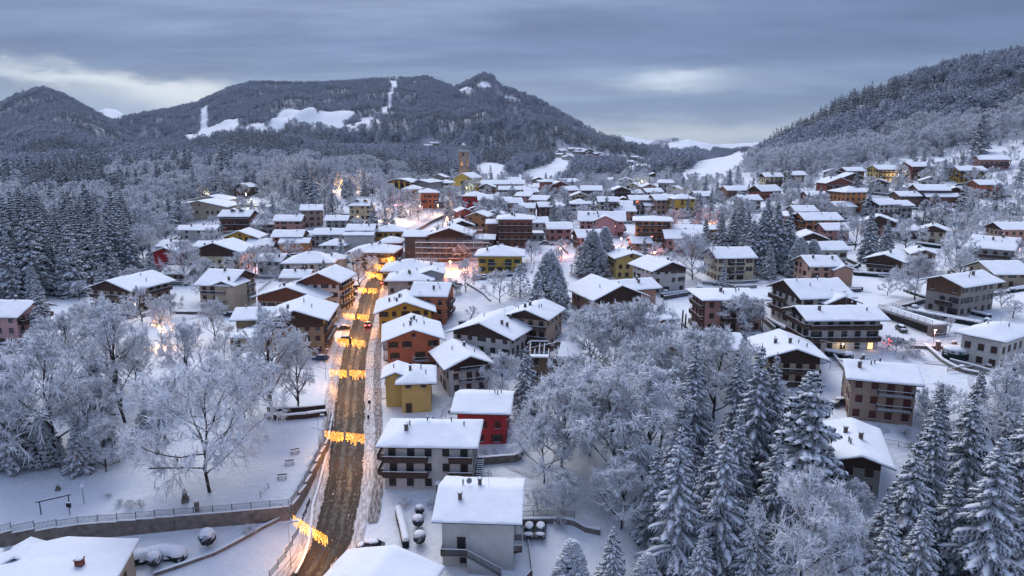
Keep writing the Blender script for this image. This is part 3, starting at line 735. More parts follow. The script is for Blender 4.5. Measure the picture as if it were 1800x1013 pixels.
def two_mesh(name, tv, cv, sv=None, cmat=None, tmat=None):
    tm = np_mesh(name+'_trunk', tv[0], tv[1], [tmat or BARK])
    if sv is None: cm = np_mesh(name+'_crown', cv[0], cv[1], [cmat or FROST])
    else:
        V, F = merge([cv, sv]); mi = np.concatenate([np.zeros(len(cv[1])), np.ones(len(sv[1]))]); cm = np_mesh(name+'_crown', V, F, [cmat or NEEDLE, TREESNOW], mi)
    return tm, cm
TREESNOW = snowy('branch_snow', (0.035, 0.035, 0.04), -0.35, 0.25, 2.4, 1.3, (0.80, 0.82, 0.87))
TM = {}    # kind -> list of (height, trunk mesh, crown mesh)
def reg(kind, H, *m): TM.setdefault(kind, []).append((H, *two_mesh(kind, *m[:3], **(m[3] if len(m) > 3 else {}))))
for s_ in range(4): reg('frosted_tree', 12, *deciduous(100+s_, 12, 0.42+0.05*(s_ % 2), 10, (7, 7), 9, twig_r=0.034, low=0.14, upright=0.5+0.15*(s_ % 2))[:2], None)
for s_ in range(2): reg('birch', 14, *deciduous(140+s_, 14, 0.30, 13, (6, 6), 9, twig_r=0.034, upright=0.75, droop=0.5, low=0.16)[:2], None)
for s_ in range(2): reg('wide_tree', 13, *deciduous(160+s_, 13, 0.55, 13, (7, 7), 9, twig_r=0.034, upright=0.16, low=0.20, wild=1.1)[:2], None)
for s_ in range(3): reg('spruce', 18, *conifer(200+s_, 18, 0.22+0.02*s_, snow=1.25))
for s_ in range(2): reg('cedar', 18, *conifer(230+s_, 18, 0.30, 0.62, 7, 16, snow=1.35, droop=0.42, spray_w=0.14, power=0.75))
for s_ in range(2): reg('larch', 20, *conifer(250+s_, 20, 0.20, 0.42, 6, 12, snow=1.15, droop=0.62, spray_w=0.06, sparse=0.15), dict(cmat=NEEDLEG))
for s_ in range(2): reg('pine', 11, *tufted(270+s_, 11, 0.33+0.04*s_))
# lighter versions for the middle distance
for s_ in range(3): reg('frosted_tree_small', 10, *deciduous(300+s_, 10, 0.45, 7, (5, 5), 8, twig_r=0.05, low=0.12, upright=0.55)[:2], None)
for s_ in range(3): reg('spruce_small', 16, *conifer(320+s_, 16, 0.21+.025*s_, 0.75, 6, 6, snow=1.15, spray_w=0.17), dict(cmat=NEEDLES))
for s_ in range(2): reg('pine_small', 10, *tufted(340+s_, 10, 0.36, 110, 0.8))
def single(name, tv, cv, sv=None, cmat=None):
    parts = [tv, cv]+([sv] if sv is not None else []); V, F = merge(parts)
    mi = np.concatenate([np.full(len(p_[1]), i) for i, p_ in enumerate(parts)])
    return np_mesh(name, V, F, [BARK, cmat or FROST]+([TREESNOW] if sv is not None else []), mi)
FAR = {'spruce': [], 'frosted': []}
for s_ in range(3): FAR['spruce'].append(single('far_spruce', *conifer(400+s_, 16, 0.20, 1.5, 5, 4, snow=0.9, spray_w=0.30), cmat=NEEDLES))
for s_ in range(4): FAR['frosted'].append(single('far_frosted_tree', *deciduous(430+s_, 11, 0.50, 6, (4, 4), 4, twig_r=0.15, upright=0.5, low=0.0)[:2], None, FROSTF if 'FROSTF' in globals() else None))

def scatter(name, pts, rots, scales, idx, protos, label, group=None, cat='trees'):
    coll = bpy.data.collections.new(name+'_kinds')
    for i, me in enumerate(protos):
        o_ = bpy.data.objects.new('%s_%02d' % (name, i), me); coll.objects.link(o_)
    me = bpy.data.meshes.new(name); me.vertices.add(len(pts)); me.vertices.foreach_set('co', np.asarray(pts, np.float32).ravel())
    for nm, ty, dat, key in (('rot', 'FLOAT', rots, 'value'), ('scl', 'FLOAT', scales, 'value'), ('kind_index', 'INT', idx, 'value')):
        a_ = me.attributes.new(nm, ty, 'POINT'); a_.data.foreach_set(key, np.asarray(dat, np.int32 if ty == 'INT' else np.float32))
    ob = link(name, me)
    g = bpy.data.node_groups.new(name, 'GeometryNodeTree'); g.interface.new_socket('Geometry', in_out='INPUT', socket_type='NodeSocketGeometry'); g.interface.new_socket('Geometry', in_out='OUTPUT', socket_type='NodeSocketGeometry')
    gi = g.nodes.new('NodeGroupInput'); go = g.nodes.new('NodeGroupOutput'); iop = g.nodes.new('GeometryNodeInstanceOnPoints'); ci = g.nodes.new('GeometryNodeCollectionInfo')
    ci.inputs['Collection'].default_value = coll; ci.inputs['Separate Children'].default_value = True; ci.inputs['Reset Children'].default_value = True
    def na(nm, ty):
        n_ = g.nodes.new('GeometryNodeInputNamedAttribute'); n_.data_type = ty; n_.inputs['Name'].default_value = nm; return n_.outputs[0]
    cx_ = g.nodes.new('ShaderNodeCombineXYZ'); g.links.new(na('rot', 'FLOAT'), cx_.inputs[2])
    e2r = g.nodes.new('FunctionNodeEulerToRotation'); g.links.new(cx_.outputs[0], e2r.inputs[0])
    g.links.new(gi.outputs[0], iop.inputs['Points']); g.links.new(ci.outputs[0], iop.inputs['Instance']); iop.inputs['Pick Instance'].default_value = True
    g.links.new(na('kind_index', 'INT'), iop.inputs['Instance Index']); g.links.new(e2r.outputs[0], iop.inputs['Rotation']); g.links.new(na('scl', 'FLOAT'), iop.inputs['Scale'])
    g.links.new(iop.outputs[0], go.inputs[0])
    md = ob.modifiers.new('trees', 'NODES'); md.node_group = g
    tag(ob, label, cat, group, 'stuff'); return ob
# ------------------------------------------------------------------ houses
PLACES = []      # (label, short, u, v) landmarks that trees are described by
FOOT = []        # footprints in plan: (x, y, radius)
_wc = {}
def window_mesh(kind, w, h, fr, sh, lit, door, glaze):
    key = (kind, round(w, 2), round(h, 2), fr, sh, lit, door)
    if key in _wc: return _wc[key]
    b = MB(); f = 0.07
    b.box(-w/2-f, -w/2, -0.06, 0.02, -h/2-f, h/2+f, 0); b.box(w/2, w/2+f, -0.06, 0.02, -h/2-f, h/2+f, 0)
    b.box(-w/2, w/2, -0.06, 0.02, h/2, h/2+f, 0); b.box(-w/2, w/2, -0.06, 0.02, -h/2-f, -h/2, 0)
    if kind == 'closed':
        n = 7
        b.box(-w/2+.01, -0.01, -0.035, 0.01, -h/2, h/2, 1); b.box(0.01, w/2-.01, -0.035, 0.01, -h/2, h/2, 1)
        for i in range(n):
            z = -h/2+(i+.5)*h/n; b.box(-w/2+.08, -0.07, -0.05, -0.035, z-h/n*.3, z+h/n*.3, 1); b.box(0.07, w/2-.08, -0.05, -0.035, z-h/n*.3, z+h/n*.3, 1)
    else:
        b.box(-0.03, 0.03, -0.045, 0.01, -h/2, h/2, 0); b.box(-w/2, -0.03, -0.04, 0.01, h*0.12, h*0.12+0.04, 0); b.box(0.03, w/2, -0.04, 0.01, h*0.12, h*0.12+0.04, 0)
    if kind == 'open':
        for sx in (-1, 1):
            x0 = sx*(w/2+f+0.02); x1 = sx*(w/2+f+0.02+w*0.5); x0, x1 = min(x0, x1), max(x0, x1)
            b.box(x0, x1, -0.05, -0.005, -h/2-.03, h/2+.03, 1)
            for i in range(5):
                z = -h/2+(i+.5)*h/5; b.box(x0+.05, x1-.05, -0.065, -0.05, z-h*.07, z+h*.07, 1)
    if not door:
        b.box(-w/2-0.12, w/2+0.12, -0.16, -0.06, -h/2-f-0.07, -h/2-f, 0); b.box(-w/2-0.10, w/2+0.10, -0.15, -0.062, -h/2-f, -h/2-f+0.05, 2)
    me = b.mesh('window', [FRAMEW if fr == 'w' else FRAME, SHUT[sh], SNOW])
    pane = None
    if kind != 'closed' or True:
        p = MB(); p.box(-w/2+.005, w/2-.005, -0.012, 0.0, -h/2+.005, h/2-.005); pane = p.mesh('pane', LIT if lit else GLASS)
    _wc[key] = (me, pane); return _wc[key]
_bc = {}
def balcony_mesh(Lb, style, dep=1.15):
    key = (round(Lb, 1), style, round(dep, 2))
    if key in _bc: return _bc[key]
    q = random.Random(int(Lb*10)); b = MB(); b.box(-Lb/2, Lb/2, -dep, 0.01, -0.16, 0, 0)
    n = max(2, int(Lb/2.4))
    for i in range(n): x = -Lb/2+0.2+(Lb-.4)*i/(n-1); b.prism([(-dep+.05, -.16), (0, -.16), (0, -.5)], x-.06, x+.06, 'x', 1)
    s = MB(); s.box(-Lb/2+.08, Lb/2-.08, -dep+.1, 0.0, 0.002, 0.07)
    r = MB(); z1 = 1.0
    if style in ('wood', 'bars', 'metal'):
        mi = 0
        segs = [((-Lb/2, -dep), (Lb/2, -dep)), ((-Lb/2, -dep), (-Lb/2, 0)), ((Lb/2, -dep), (Lb/2, 0))]
        for (xa, ya), (xb, yb) in segs:
            ln = math.hypot(xb-xa, yb-ya); sp = 0.16 if style == 'wood' else (0.13 if style == 'bars' else 0.16); th = {'wood': 0.062, 'bars': 0.018, 'metal': 0.014}[style]
            m = max(2, int(ln/sp))
            for i in range(m+1):
                x = xa+(xb-xa)*i/m; y = ya+(yb-ya)*i/m
                if xa == xb: r.box(x-.012, x+.012, y-th, y+th, 0.03, z1-.04, 0)
                else: r.box(x-th, x+th, y-.012, y+.012, 0.03, z1-.04, 0)
            e_ = 0.035
            r.box(min(xa, xb)-e_, max(xa, xb)+e_, min(ya, yb)-e_, max(ya, yb)+e_-(0.04 if xa == xb else 0), z1-.04, z1+.02, 0)
            r.box(min(xa, xb)-e_, max(xa, xb)+e_, min(ya, yb)-e_, max(ya, yb)+e_-(0.04 if xa == xb else 0), z1+.02, z1+.02+q.uniform(.06, .1), 1)
    else:   # solid board panels with gaps
        for k in range(4):
            zz = 0.08+k*0.225; r.box(-Lb/2, Lb/2, -dep-.02, -dep+.02, zz, zz+.19, 0)
            for sx in (-1, 1): r.box(sx*Lb/2-.02, sx*Lb/2+.02, -dep+.021, 0, zz, zz+.19, 0)
        r.box(-Lb/2-.05, Lb/2+.05, -dep-.06, -dep+.06, z1, z1+.05, 0); r.box(-Lb/2-.04, Lb/2+.04, -dep-.055, -dep+.055, z1+.05, z1+.13, 1)
    mats = {'wood': WOOD, 'bars': METAL, 'metal': METAL, 'panel': WOOD, 'larch': WOODL}.get(style, WOOD)
    res = (b.mesh('balcony', [CONC if style in ('bars', 'metal') else WOOD, WOOD]), r.mesh('railing', [mats, SNOW]), s.mesh('snow_layer', SNOW))
    _bc[key] = res; return res
_cc = {}
def chimney_mesh(kind):
    if kind in _cc: return _cc[kind]
    b = MB()
    if kind == 'pipe':
        b.lathe([(0.11, -0.6), (0.11, 0.55)], 8, 0); b.lathe([(0.2, 0.6), (0.2, 0.66), (0.04, 0.82)], 8, 0); b.lathe([(0.19, 0.70), (0.16, 0.86), (0.05, 0.94)], 8, 1)
        for k in range(3): a = k*2.1; b.box(math.cos(a)*.09-.02, math.cos(a)*.09+.02, math.sin(a)*.09-.02, math.sin(a)*.09+.02, .5, .62, 0)
    elif kind == 'wide':
        b.box(-.55, .55, -.3, .3, -.9, .9, 0); b.box(-.65, .65, -.4, .4, 1.1, 1.2, 0)
        for sx in (-.5, 0, .5):
            for sy in (-.25, .25): b.box(sx-.06, sx+.06, sy-.05, sy+.05, .9, 1.1, 0)
        b.blob((0, 0, 1.2), .5, 1, 10, 6, .08, 3, (1.3, .8, .55))
    else:
        b.box(-.28, .28, -.28, .28, -.9, .75, 0); b.box(-.38, .38, -.38, .38, .95, 1.03, 0)
        for sx in (-.22, .22):
            for sy in (-.22, .22): b.box(sx-.05, sx+.05, sy-.05, sy+.05, .75, .95, 0)
        b.blob((0, 0, 1.03), .34, 1, 10, 6, .08, 4, (1.1, 1.1, .6))
    _cc[kind] = b.mesh('chimney', [{'pipe': DECK, 'wide': CONC}.get(kind, simple('chimney_render', (0.13, 0.10, 0.09), 0.3)), SNOW]); return _cc[kind]
def roof_z(kind, hw, hd, H, tp, x, y):
    if kind == 'x': return H+(hd-abs(y))*tp
    if kind == 'y': return H+(hw-abs(x))*tp
    if kind == 'h': return H+min(hd-abs(y), hw-abs(x))*tp
    if kind == 'm': return H+(y+hd)*tp
    return H+0.02
def block(wb, rb, sb, gb, cx, cy, w, d, H, kind, tp, oh, gable, snow_t, seed, oy=None):
    """adds walls, roof deck, snow and gable boarding of one block to four mesh builders, all in house coordinates"""
    hw, hd = w/2, d/2; oy = oh if oy is None else oy; q = random.Random(seed); Z = lambda x, y: roof_z(kind, hw, hd, H, tp, x, y)
    if kind == 'y': per = [(-hw,-hd),(0,-hd),(hw,-hd),(hw,hd),(0,hd),(-hw,hd)]
    elif kind == 'x': per = [(-hw,-hd),(hw,-hd),(hw,0),(hw,hd),(-hw,hd),(-hw,0)]
    else: per = [(-hw,-hd),(hw,-hd),(hw,hd),(-hw,hd)]
    n = len(per); b = len(wb.v)
    for x, y in per: wb.v.append((cx+x, cy+y, -4.0))
    for x, y in per: wb.v.append((cx+x, cy+y, Z(x, y)-0.14))
    for i in range(n): wb.f.append((b+i, b+(i+1) % n, b+n+(i+1) % n, b+n+i)); wb.m.append(0)
    X, Y = hw+oh, hd+oy
    if kind == 'f': X, Y = hw+.15, hd+.15
    def grid(xs, ys, zf, out, mi=0, flipd=False):
        b = len(out.v); m = len(xs)
        for y in ys:
            for x in xs: out.v.append((cx+x, cy+y, zf(x, y)))
        for j in range(len(ys)-1):
            for i in range(m-1):
                a_, b_, c_, d_ = b+j*m+i, b+j*m+i+1, b+(j+1)*m+i+1, b+(j+1)*m+i
                s1 = ((xs[i]+xs[i+1])*(ys[j]+ys[j+1])) > 0
                tri = [(a_, b_, c_), (a_, c_, d_)] if s1 else [(a_, b_, d_), (b_, c_, d_)]
                for t_ in tri: out.f.append(t_[::-1] if flipd else t_); out.m.append(mi)
        return b
    if kind == 'h':
        k = abs(X-Y); xs = sorted({-X, X, 0.0}|({-k, k} if X > Y else set())); ys = sorted({-Y, Y, 0.0}|({-k, k} if Y > X else set()))
    else: xs, ys = [-X, 0.0, X], [-Y, 0.0, Y]
    zt = lambda x, y: Z(x, y)+0.0; zb = lambda x, y: Z(x, y)-0.16
    b0 = grid(xs, ys, zt, rb); b1 = grid(xs, ys, zb, rb, 0, True); m = len(xs); l = len(ys)
    ring = [i for i in range(m)]+[j*m+m-1 for j in range(1, l)]+[(l-1)*m+i for i in range(m-2, -1, -1)]+[j*m for j in range(l-2, 0, -1)]
    for i in range(len(ring)):
        a_, c_ = ring[i], ring[(i+1) % len(ring)]; rb.f.append((b1+a_, b1+c_, b0+c_, b0+a_)); rb.m.append(0)
    # snow: a thick blanket, soft at its edge, that rides a little over the eaves
    def axis(h):
        core = np.linspace(-h+0.34, h-0.34, max(3, int((2*h)/0.9)|1)); return [-h-0.05, -h-0.03, -h+0.10]+list(core)+[h-0.10, h+0.03, h+0.05]
    xs, ys = axis(X), axis(Y)
    xs = [0.0 if abs(v) < 1e-6 else v for v in xs]
    tx = [0.03, 0.6, 0.88]+[1]*(len(xs)-6)+[0.88, 0.6, 0.03]; ty = [0.03, 0.6, 0.88]+[1]*(len(ys)-6)+[0.88, 0.6, 0.03]
    ph = q.uniform(0, 9)
    ix = {x: t for x, t in zip(xs, tx)}; iy = {y: t for y, t in zip(ys, ty)}
    def zs(x, y):
        t = min(ix[x], iy[y]); nz = 0.0
        if t > .5: nz = (vnoise(np.array([cx+x+ph*40]), np.array([cy+y+seed*7.0]), 2.4)[0]*0.22+vnoise(np.array([x+ph*9]), np.array([y+3.0]), 0.9)[0]*0.12)*t
        if t < 0.1: return Z(max(-X, min(X, x)), max(-Y, min(Y, y)))+0.012
        return Z(max(-X, min(X, x)), max(-Y, min(Y, y)))+snow_t*t+nz
    grid(xs, ys, zs, sb)
    # boarding in the gables
    if gable and kind in 'xy':
        if kind == 'y':
            for s_ in (-1, 1):
                gq = MB(); gb.append(gq); zg = H-gable*0.35; pts = [(cx-hw+.01, zg), (cx+hw-.01, zg), (cx+hw-.01, H-.16), (cx, Z(0, 0)-.17), (cx-hw+.01, H-.16)]
                y0 = cy+s_*hd; gq.prism(pts, y0-.03 if s_ > 0 else y0-.06, y0+.06 if s_ > 0 else y0+.03, 'y')
                nb = int(w/0.9)
                for i in range(1, nb):
                    x = -hw+w*i/nb; gq.box(cx+x-.03, cx+x+.03, y0+(.06 if s_ > 0 else -.085), y0+(.085 if s_ > 0 else -.06), zg+.02, Z(x, 0)-.2)
        else:
            for s_ in (-1, 1):
                gq = MB(); gb.append(gq); zg = H-gable*0.35; pts = [(cy-hd+.01, zg), (cy+hd-.01, zg), (cy+hd-.01, H-.16), (cy, Z(0, 0)-.17), (cy-hd+.01, H-.16)]
                x0 = cx+s_*hw; gq.prism(pts, x0-.03 if s_ > 0 else x0-.06, x0+.06 if s_ > 0 else x0+.03, 'x')
                nb = int(d/0.9)
                for i in range(1, nb):
                    y = -hd+d*i/nb; gq.box(x0+(.06 if s_ > 0 else -.085), x0+(.085 if s_ > 0 else -.06), cy+y-.03, cy+y+.03, zg+.02, Z(0, y)-.2)
    return Z
HC = [0]
def house(u, v, wpx, fl, yaw, depth, roof, wall, label, short=None, oh=1.0, pitch=0.38, gable=0, balc=(), chim=2, shut='brown', frame='b', wst='mix', wings=(), H=None, lit=(), cat='house',
          name='house', snow_t=0.30, wood=None, skipwin=(), hip_anchor=None, bst='wood', dens=0.86, wfix=None, gmat=None, group=None, eave_z=None, dorm=(), ant=0):
    HC[0] += 1; seed = HC[0]; q = random.Random(seed*13+5)
    H = H or fl*2.85+0.35; p = hit(u, v, H-oh*pitch*0.6); yr = R(yaw); Zc = proj(p)[2]
    tb = p[0]/p[1]; W = wfix or wpx*Zc/FPX/(math.cos(yr)-tb*math.sin(yr)); sv = math.sin(math.atan(tb)+yr); px_m = FPX/Zc
    nrm = np.array([math.sin(yr), -math.cos(yr)]); c = p[:2]-nrm*(depth/2+oh*(0 if roof == 'y' else .9))
    zb = p[2]-(H-oh*pitch*0.6); root = empty(name, (c[0], c[1], zb), yr)
    tag(root, label, cat, group); pu, pv, _ = proj((c[0], c[1], zb+H*0.7)); PLACES.append((label, short or label, pu, pv, W*px_m)); 
    FOOT.append((c[0], c[1], yr, W/2+oh+0.6, depth/2+oh+0.6))
    wb, rb, sb, gb = MB(), MB(), MB(), []
    Zf = block(wb, rb, sb, gb, 0, 0, W, depth, H, roof, pitch, oh, gable, snow_t, seed)
    fns = [(0, 0, W, depth, H, roof, Zf)]
    for wg in wings:   # (dx, dy, w, d, height, roof kind) as fractions of the main block for dx, dy
        dx_, dy_, w_, d_, h_, k_ = wg[:6]; Zw = block(wb, rb, sb, gb, dx_, dy_, w_, d_, h_, k_, pitch if len(wg) < 7 else wg[6], oh*0.8 if k_ != 'f' else .2, gable, snow_t, seed+50)
        fns.append((dx_, dy_, w_, d_, h_, k_, Zw))
        cw = Vector((dx_, dy_, 0)); cw.rotate(Matrix.Rotation(yr, 3, 'Z')); FOOT.append((c[0]+cw[0], c[1]+cw[1], yr, w_/2+1.2, d_/2+1.2))
    wb.build('wall', WM(wall) if isinstance(wall, str) else wall, root)
    ro = rb.build('roof', DECK, root); sn = sb.build('snow_cover', SNOW, ro, smooth=True)
    for gq in gb: gq.build('gable_boarding', gmat or WOOD, root)
    detail = px_m > 3.4
    # windows on the faces that look towards the valley
    faces = {'f': (W, 0, -depth/2, 0), 'l': (depth, -W/2, 0, -90), 'r': (depth, W/2, 0, 90)}
    def put(face, xx, z, wn_, hn_, kind, lt=False, door=False, base=faces):
        Lf, fx, fy, rot = base[face]; rr_ = R(rot)
        ox, oy_ = fx+math.cos(rr_)*xx, fy+math.sin(rr_)*xx
        nx_, ny_ = math.sin(rr_), -math.cos(rr_)
        me, pane = window_mesh(kind, wn_, hn_, frame, shut, lt, door, None)
        o = link('door' if (door and z < 1.4) else 'window', me, root, (ox+nx_*.012, oy_+ny_*.012, z), rr_)
        if detail: link('pane', pane, o, (0, 0, 0))
        elif pane is not None: link('pane', pane, o, (0, 0, 0))
        return o
    balcs = {}
    for bb in balc: balcs.setdefault((bb[0], bb[1]), []).append(bb)
    vis = ['f']+(['l'] if sv > .04 else [])+(['r'] if sv < -.04 else [])
    for face in vis:
        Lf = faces[face][0]; n = max(1, int(round(Lf/(3.0 if px_m > 2.5 else 3.4))))
        for k in range(fl):
            if (face, k) in skipwin or face in skipwin: continue
            for i in range(n):
                x = -Lf/2+Lf*(i+.5)/n+q.uniform(-.15, .15); z = 1.55+2.85*k
                if z+0.9 > H: z = H-1.0
                inb = any(-Lf/2+Lf*b_[2] <= x <= -Lf/2+Lf*b_[3] for b_ in balcs.get((face, k), []))
                if q.random() > dens and not inb: continue
                kind = q.choice(['closed', 'closed', 'open', 'glass']) if wst == 'mix' else wst
                lt = (face, k, i) in lit
                if lt: kind = 'glass'
                if inb or (k == 0 and q.random() < .22): put(face, x, z-.36, 1.2, 2.15, kind if not lt else 'glass', lt, True)
                else: put(face, x, z, 1.12, 1.45, kind, lt)
    # attic window in a gable
    if (roof == 'y') and W > 6 and not gable: put('f', 0, H+0.15*W*pitch*.9, .9, .9, 'closed')
    for bb in balc:
        face, k, a, b_ = bb[:4]; dep = bb[4] if len(bb) > 4 else 1.15; Lf, fx, fy, rot = faces[face]; rr_ = R(rot); Lb = Lf*(b_-a); xx = -Lf/2+Lf*(a+b_)/2
        bm, rm, sm_ = balcony_mesh(Lb, bst, dep); z = 2.85*k+0.1
        o = link('balcony', bm, root, (fx+math.cos(rr_)*xx, fy+math.sin(rr_)*xx, z), rr_); link('railing', rm, o); link('snow_layer', sm_, o)
    # chimneys
    if px_m > 3 and chim: chim += 1 + q.randrange(2)
    if px_m > 3.3 and not ant and q.random() < .5 and roof != 'f': ant = 1
    for k in range(chim):
        f_ = fns[q.randrange(len(fns))] if k > 1 else fns[0]
        if f_[5] == 'f': f_ = fns[0]
        x = q.uniform(-.38, .38)*f_[2]; y = q.uniform(-.30, .15)*f_[3]
        kd = q.choice(['pipe', 'stack', 'pipe', 'stack', 'pipe']); zz = f_[6](x, y)+snow_t*.8
        link('chimney', chimney_mesh(kd), ro, (f_[0]+x, f_[1]+y, zz+(0.1 if kd == 'pipe' else .1)), q.uniform(-.2, .2))
    for k in range(ant):
        b = MB(); b.tube([(0, 0, -.5), (0, 0, 2.6)], .03, 5); 
        for zz, ln in ((2.5, .7), (2.1, .55), (1.7, .4)):
            b.tube([(-ln, 0, zz), (ln, 0, zz)], .02, 4)
            for i in range(5): b.tube([(-ln+i*ln/2, -.25, zz), (-ln+i*ln/2, .25, zz)], .014, 4)
        x = q.uniform(-.1, .3)*W; b.build('antenna', GALV, ro, (x, 0, Zf(x, 0)+.3), q.uniform(0, 3))
    for dm in dorm:    # small gabled dormers: (x fraction, y fraction)
        b1_, b2_, b3_, b4_ = MB(), MB(), MB(), MB(); x = dm[0]*W; y = -depth/2+depth*dm[1]; z0 = Zf(x, y)
        b1_.box(x-.9, x+.9, y, y+2.2, z0-.3, z0+.75); b2_.prism([(x-1.3, z0+.7), (x+1.3, z0+.7), (x, z0+1.45)], y-.5, y+2.8, 'y'); b3_.prism([(x-1.35, z0+.80), (x, z0+1.5), (x+1.35, z0+.80), (x+1.3, z0+1.05), (x, z0+1.82), (x-1.3, z0+1.05)], y-.55, y+2.85, 'y')
        o = b1_.build('dormer', WM(wall) if isinstance(wall, str) else wall, ro); b2_.build('dormer_roof', DECK, o); b3_.build('snow_cover', SNOW, o)
    return root, dict(W=W, D=depth, H=H, c=c, z=zb, yr=yr, pxm=px_m, Zf=Zf, roof=ro)
# ------------------------------------------------------------------ the houses, near to far
HS = {}
def add(k, *a, **kw): HS[k] = house(*a, **kw)[1]
# foreground
add('white_flats', 750, 786, 158, 3, -2, 10.5, 'h', 'white', 'white three-storey apartment house with dark balconies right beside the lit street', 'white apartment house beside the lit street',
    oh=1.1, pitch=0.34, balc=[('f',1,0,.5),('f',2,0,.5),('f',1,.74,1.0),('f',2,.74,1.0),('l',1,0,1),('l',2,0,1)], chim=4, ant=1, bst='panel', wst='closed', shut='dark', dens=.95)
add('grey_house', 838, 918, 128, 2, -3, 11.5, 'x', 'white', 'grey-white house with an outside staircase, in front of the white apartment house', 'grey-white house with outside staircase',
    oh=1.3, pitch=0.30, chim=2, ant=1, H=8.6, wst='closed', shut='dark', dens=.4, skipwin=('r','f'), bst='wood')
add('red_box', 845, 727, 86, 2, -4, 11, 'x', 'red', 'bright red two-storey house with a plain snowy roof behind the white apartment house', 'bright red house',
    oh=1.2, pitch=0.26, chim=1, H=7.3, wst='mix', shut='red', dens=.9)
add('corner_yellow', 731, 674, 52, 3, 6, 10, 'h', 'lemon', 'small yellow house with a hipped snow roof at the street corner', 'small yellow house at the street corner',
    oh=1.3, pitch=0.42, wings=[(-4.6,1.5,4.6,7,7.8,'y')], chim=2, H=7.6, wst='closed', shut='brown')
add('white_chalet', 824, 641, 68, 3, 20, 12.5, 'y', 'white', 'white chalet with a dark timber gable and two balconies beyond the yellow corner house', 'white chalet with dark gable',
    gable=4, oh=1.6, pitch=0.42, balc=[('f',1,.25,1),('f',2,.25,1)], chim=2, H=7.4, bst='bars', shut='brown')
add('orange_gable', 727, 596, 92, 3, 10, 15, 'y', 'terra', 'terracotta gabled house with brown shutters directly on the street', 'terracotta gabled house',
    oh=1.5, pitch=0.36, balc=[('f',1,.5,.8),('l',1,.1,.9),('l',2,.1,.9)], chim=4, ant=1, bst='bars', shut='brown', wst='open')
add('mustard_gable', 712, 548, 92, 3, 8, 15, 'y', 'yellow', 'mustard yellow gabled house behind the terracotta house on the street', 'mustard gabled house', oh=1.5, pitch=0.36,
    gable=0, chim=3, ant=1, shut='brown', H=8.2)
add('rust_flats', 752, 521, 58, 3, -6, 13, 'x', 'terra', 'rust-red block with a snowy roof and rear balconies behind the mustard house', 'rust-red block', chim=4, balc=[('r',1,.2,.8),('r',2,.2,.8)], H=9.6, bst='panel')
add('street_roofs', 720, 494, 78, 3, 4, 13, 'h', 'grey', 'pale grey house with many chimneys where the street narrows', 'pale grey house with many chimneys', chim=5, wings=[(7,2,8,8,9.2,'y')], pitch=.32, H=8.0)
add('bakery', 716, 477, 88, 2, 3, 15, 'h', 'white', 'broad low house with a jagged snow roof on the right of the street garlands', 'broad low house right of the garlands', chim=5, wings=[(9,-2,7,7,6.6,'x')], H=6.4, pitch=.36)
add('long_white', 846, 588, 100, 3, -24, 18, 'y', 'white', 'large off-white gabled house with brown shutters in the middle of town', 'large off-white gabled house',
    gable=3, oh=1.5, pitch=0.36, balc=[('f',1,.4,.95),('r',1,.2,.75)], chim=3, H=8.6, bst='metal', shut='brown')
add('brick_wing', 925, 558, 70, 3, -22, 13, 'y', 'tan', 'tan house with a snowy gable and balconies behind the off-white gabled house', 'tan house with balconies', balc=[('f',1,0,1),('f',2,0,1)], chim=5, pitch=.34, gable=2)
add('brown_big', 1088, 522, 80, 2, 20, 16, 'y', 'salmon', 'large salmon house with a deep dark timber gable and long balconies', 'large salmon house with timber gable',
    gable=6, oh=1.8, pitch=0.42, balc=[('f',1,0,.5),('f',1,.55,1)], wings=[(9.5,4.0,14,10,7.4,'x',.32)], chim=2, H=7.2, bst='wood', shut='brown', wst='closed')
add('red_annex', 1165, 562, 48, 2, 8, 11, 'x', 'redbrown', 'small dark red house with a wooden balcony below the salmon house', 'small dark red house', balc=[('f',1,0,1)], chim=2, bst='wood', pitch=.3)
add('ochre_low', 1268, 615, 82, 2, 2, 11, 'x', 'ochre', 'ochre house half hidden behind the frosted trees below the pink flats', 'ochre house', chim=1, oh=1.4, pitch=.28, wings=[(-9,2.5,8,8,6.4,'x',.3)])
add('pink_flats', 1295, 528, 100, 3, 2, 12, 'h', 'rose', 'rose-pink three-storey flats with a flat snowy roof and balconies on the corners', 'rose-pink flats',
    oh=1.5, pitch=0.14, balc=[('l',1,.1,.9),('l',2,.1,.9),('l',0,.1,.9),('f',2,.3,.55),('f',1,.3,.55),('f',2,.8,1)], chim=5, bst='wood', H=8.9, wst='closed')
add('cream_villa', 1296, 454, 64, 3, 5, 13, 'x', 'cream', 'cream three-storey villa with three rows of small windows, left of the dark spruces', 'cream three-storey villa',
    gable=2, balc=[('f',1,.35,.72),('f',2,.35,.72)], chim=1, H=8.6, bst='bars', shut='brown', wst='open')
add('cream_chalet', 1396, 628, 92, 2, -8, 13, 'y', 'cream', 'cream chalet with a dark wood gable and full-width balcony above the spruces', 'cream chalet with full-width balcony',
    gable=5, oh=1.7, pitch=0.34, balc=[('f',1,0,1),('f',0,0,1)], chim=3, bst='wood', H=6.6, wst='closed')
add('long_balconies', 1492, 563, 124, 3, 2, 10, 'x', 'white', 'long three-storey house with dark full-length balconies and one lit doorway', 'long house with full-length balconies',
    gable=3, oh=1.6, pitch=0.30, balc=[('f',1,0,1),('f',2,0,1),('l',1,0,1),('l',2,0,1)], chim=2, H=8.4, bst='wood', lit=[('f',0,4)], wst='mix', shut='dark')
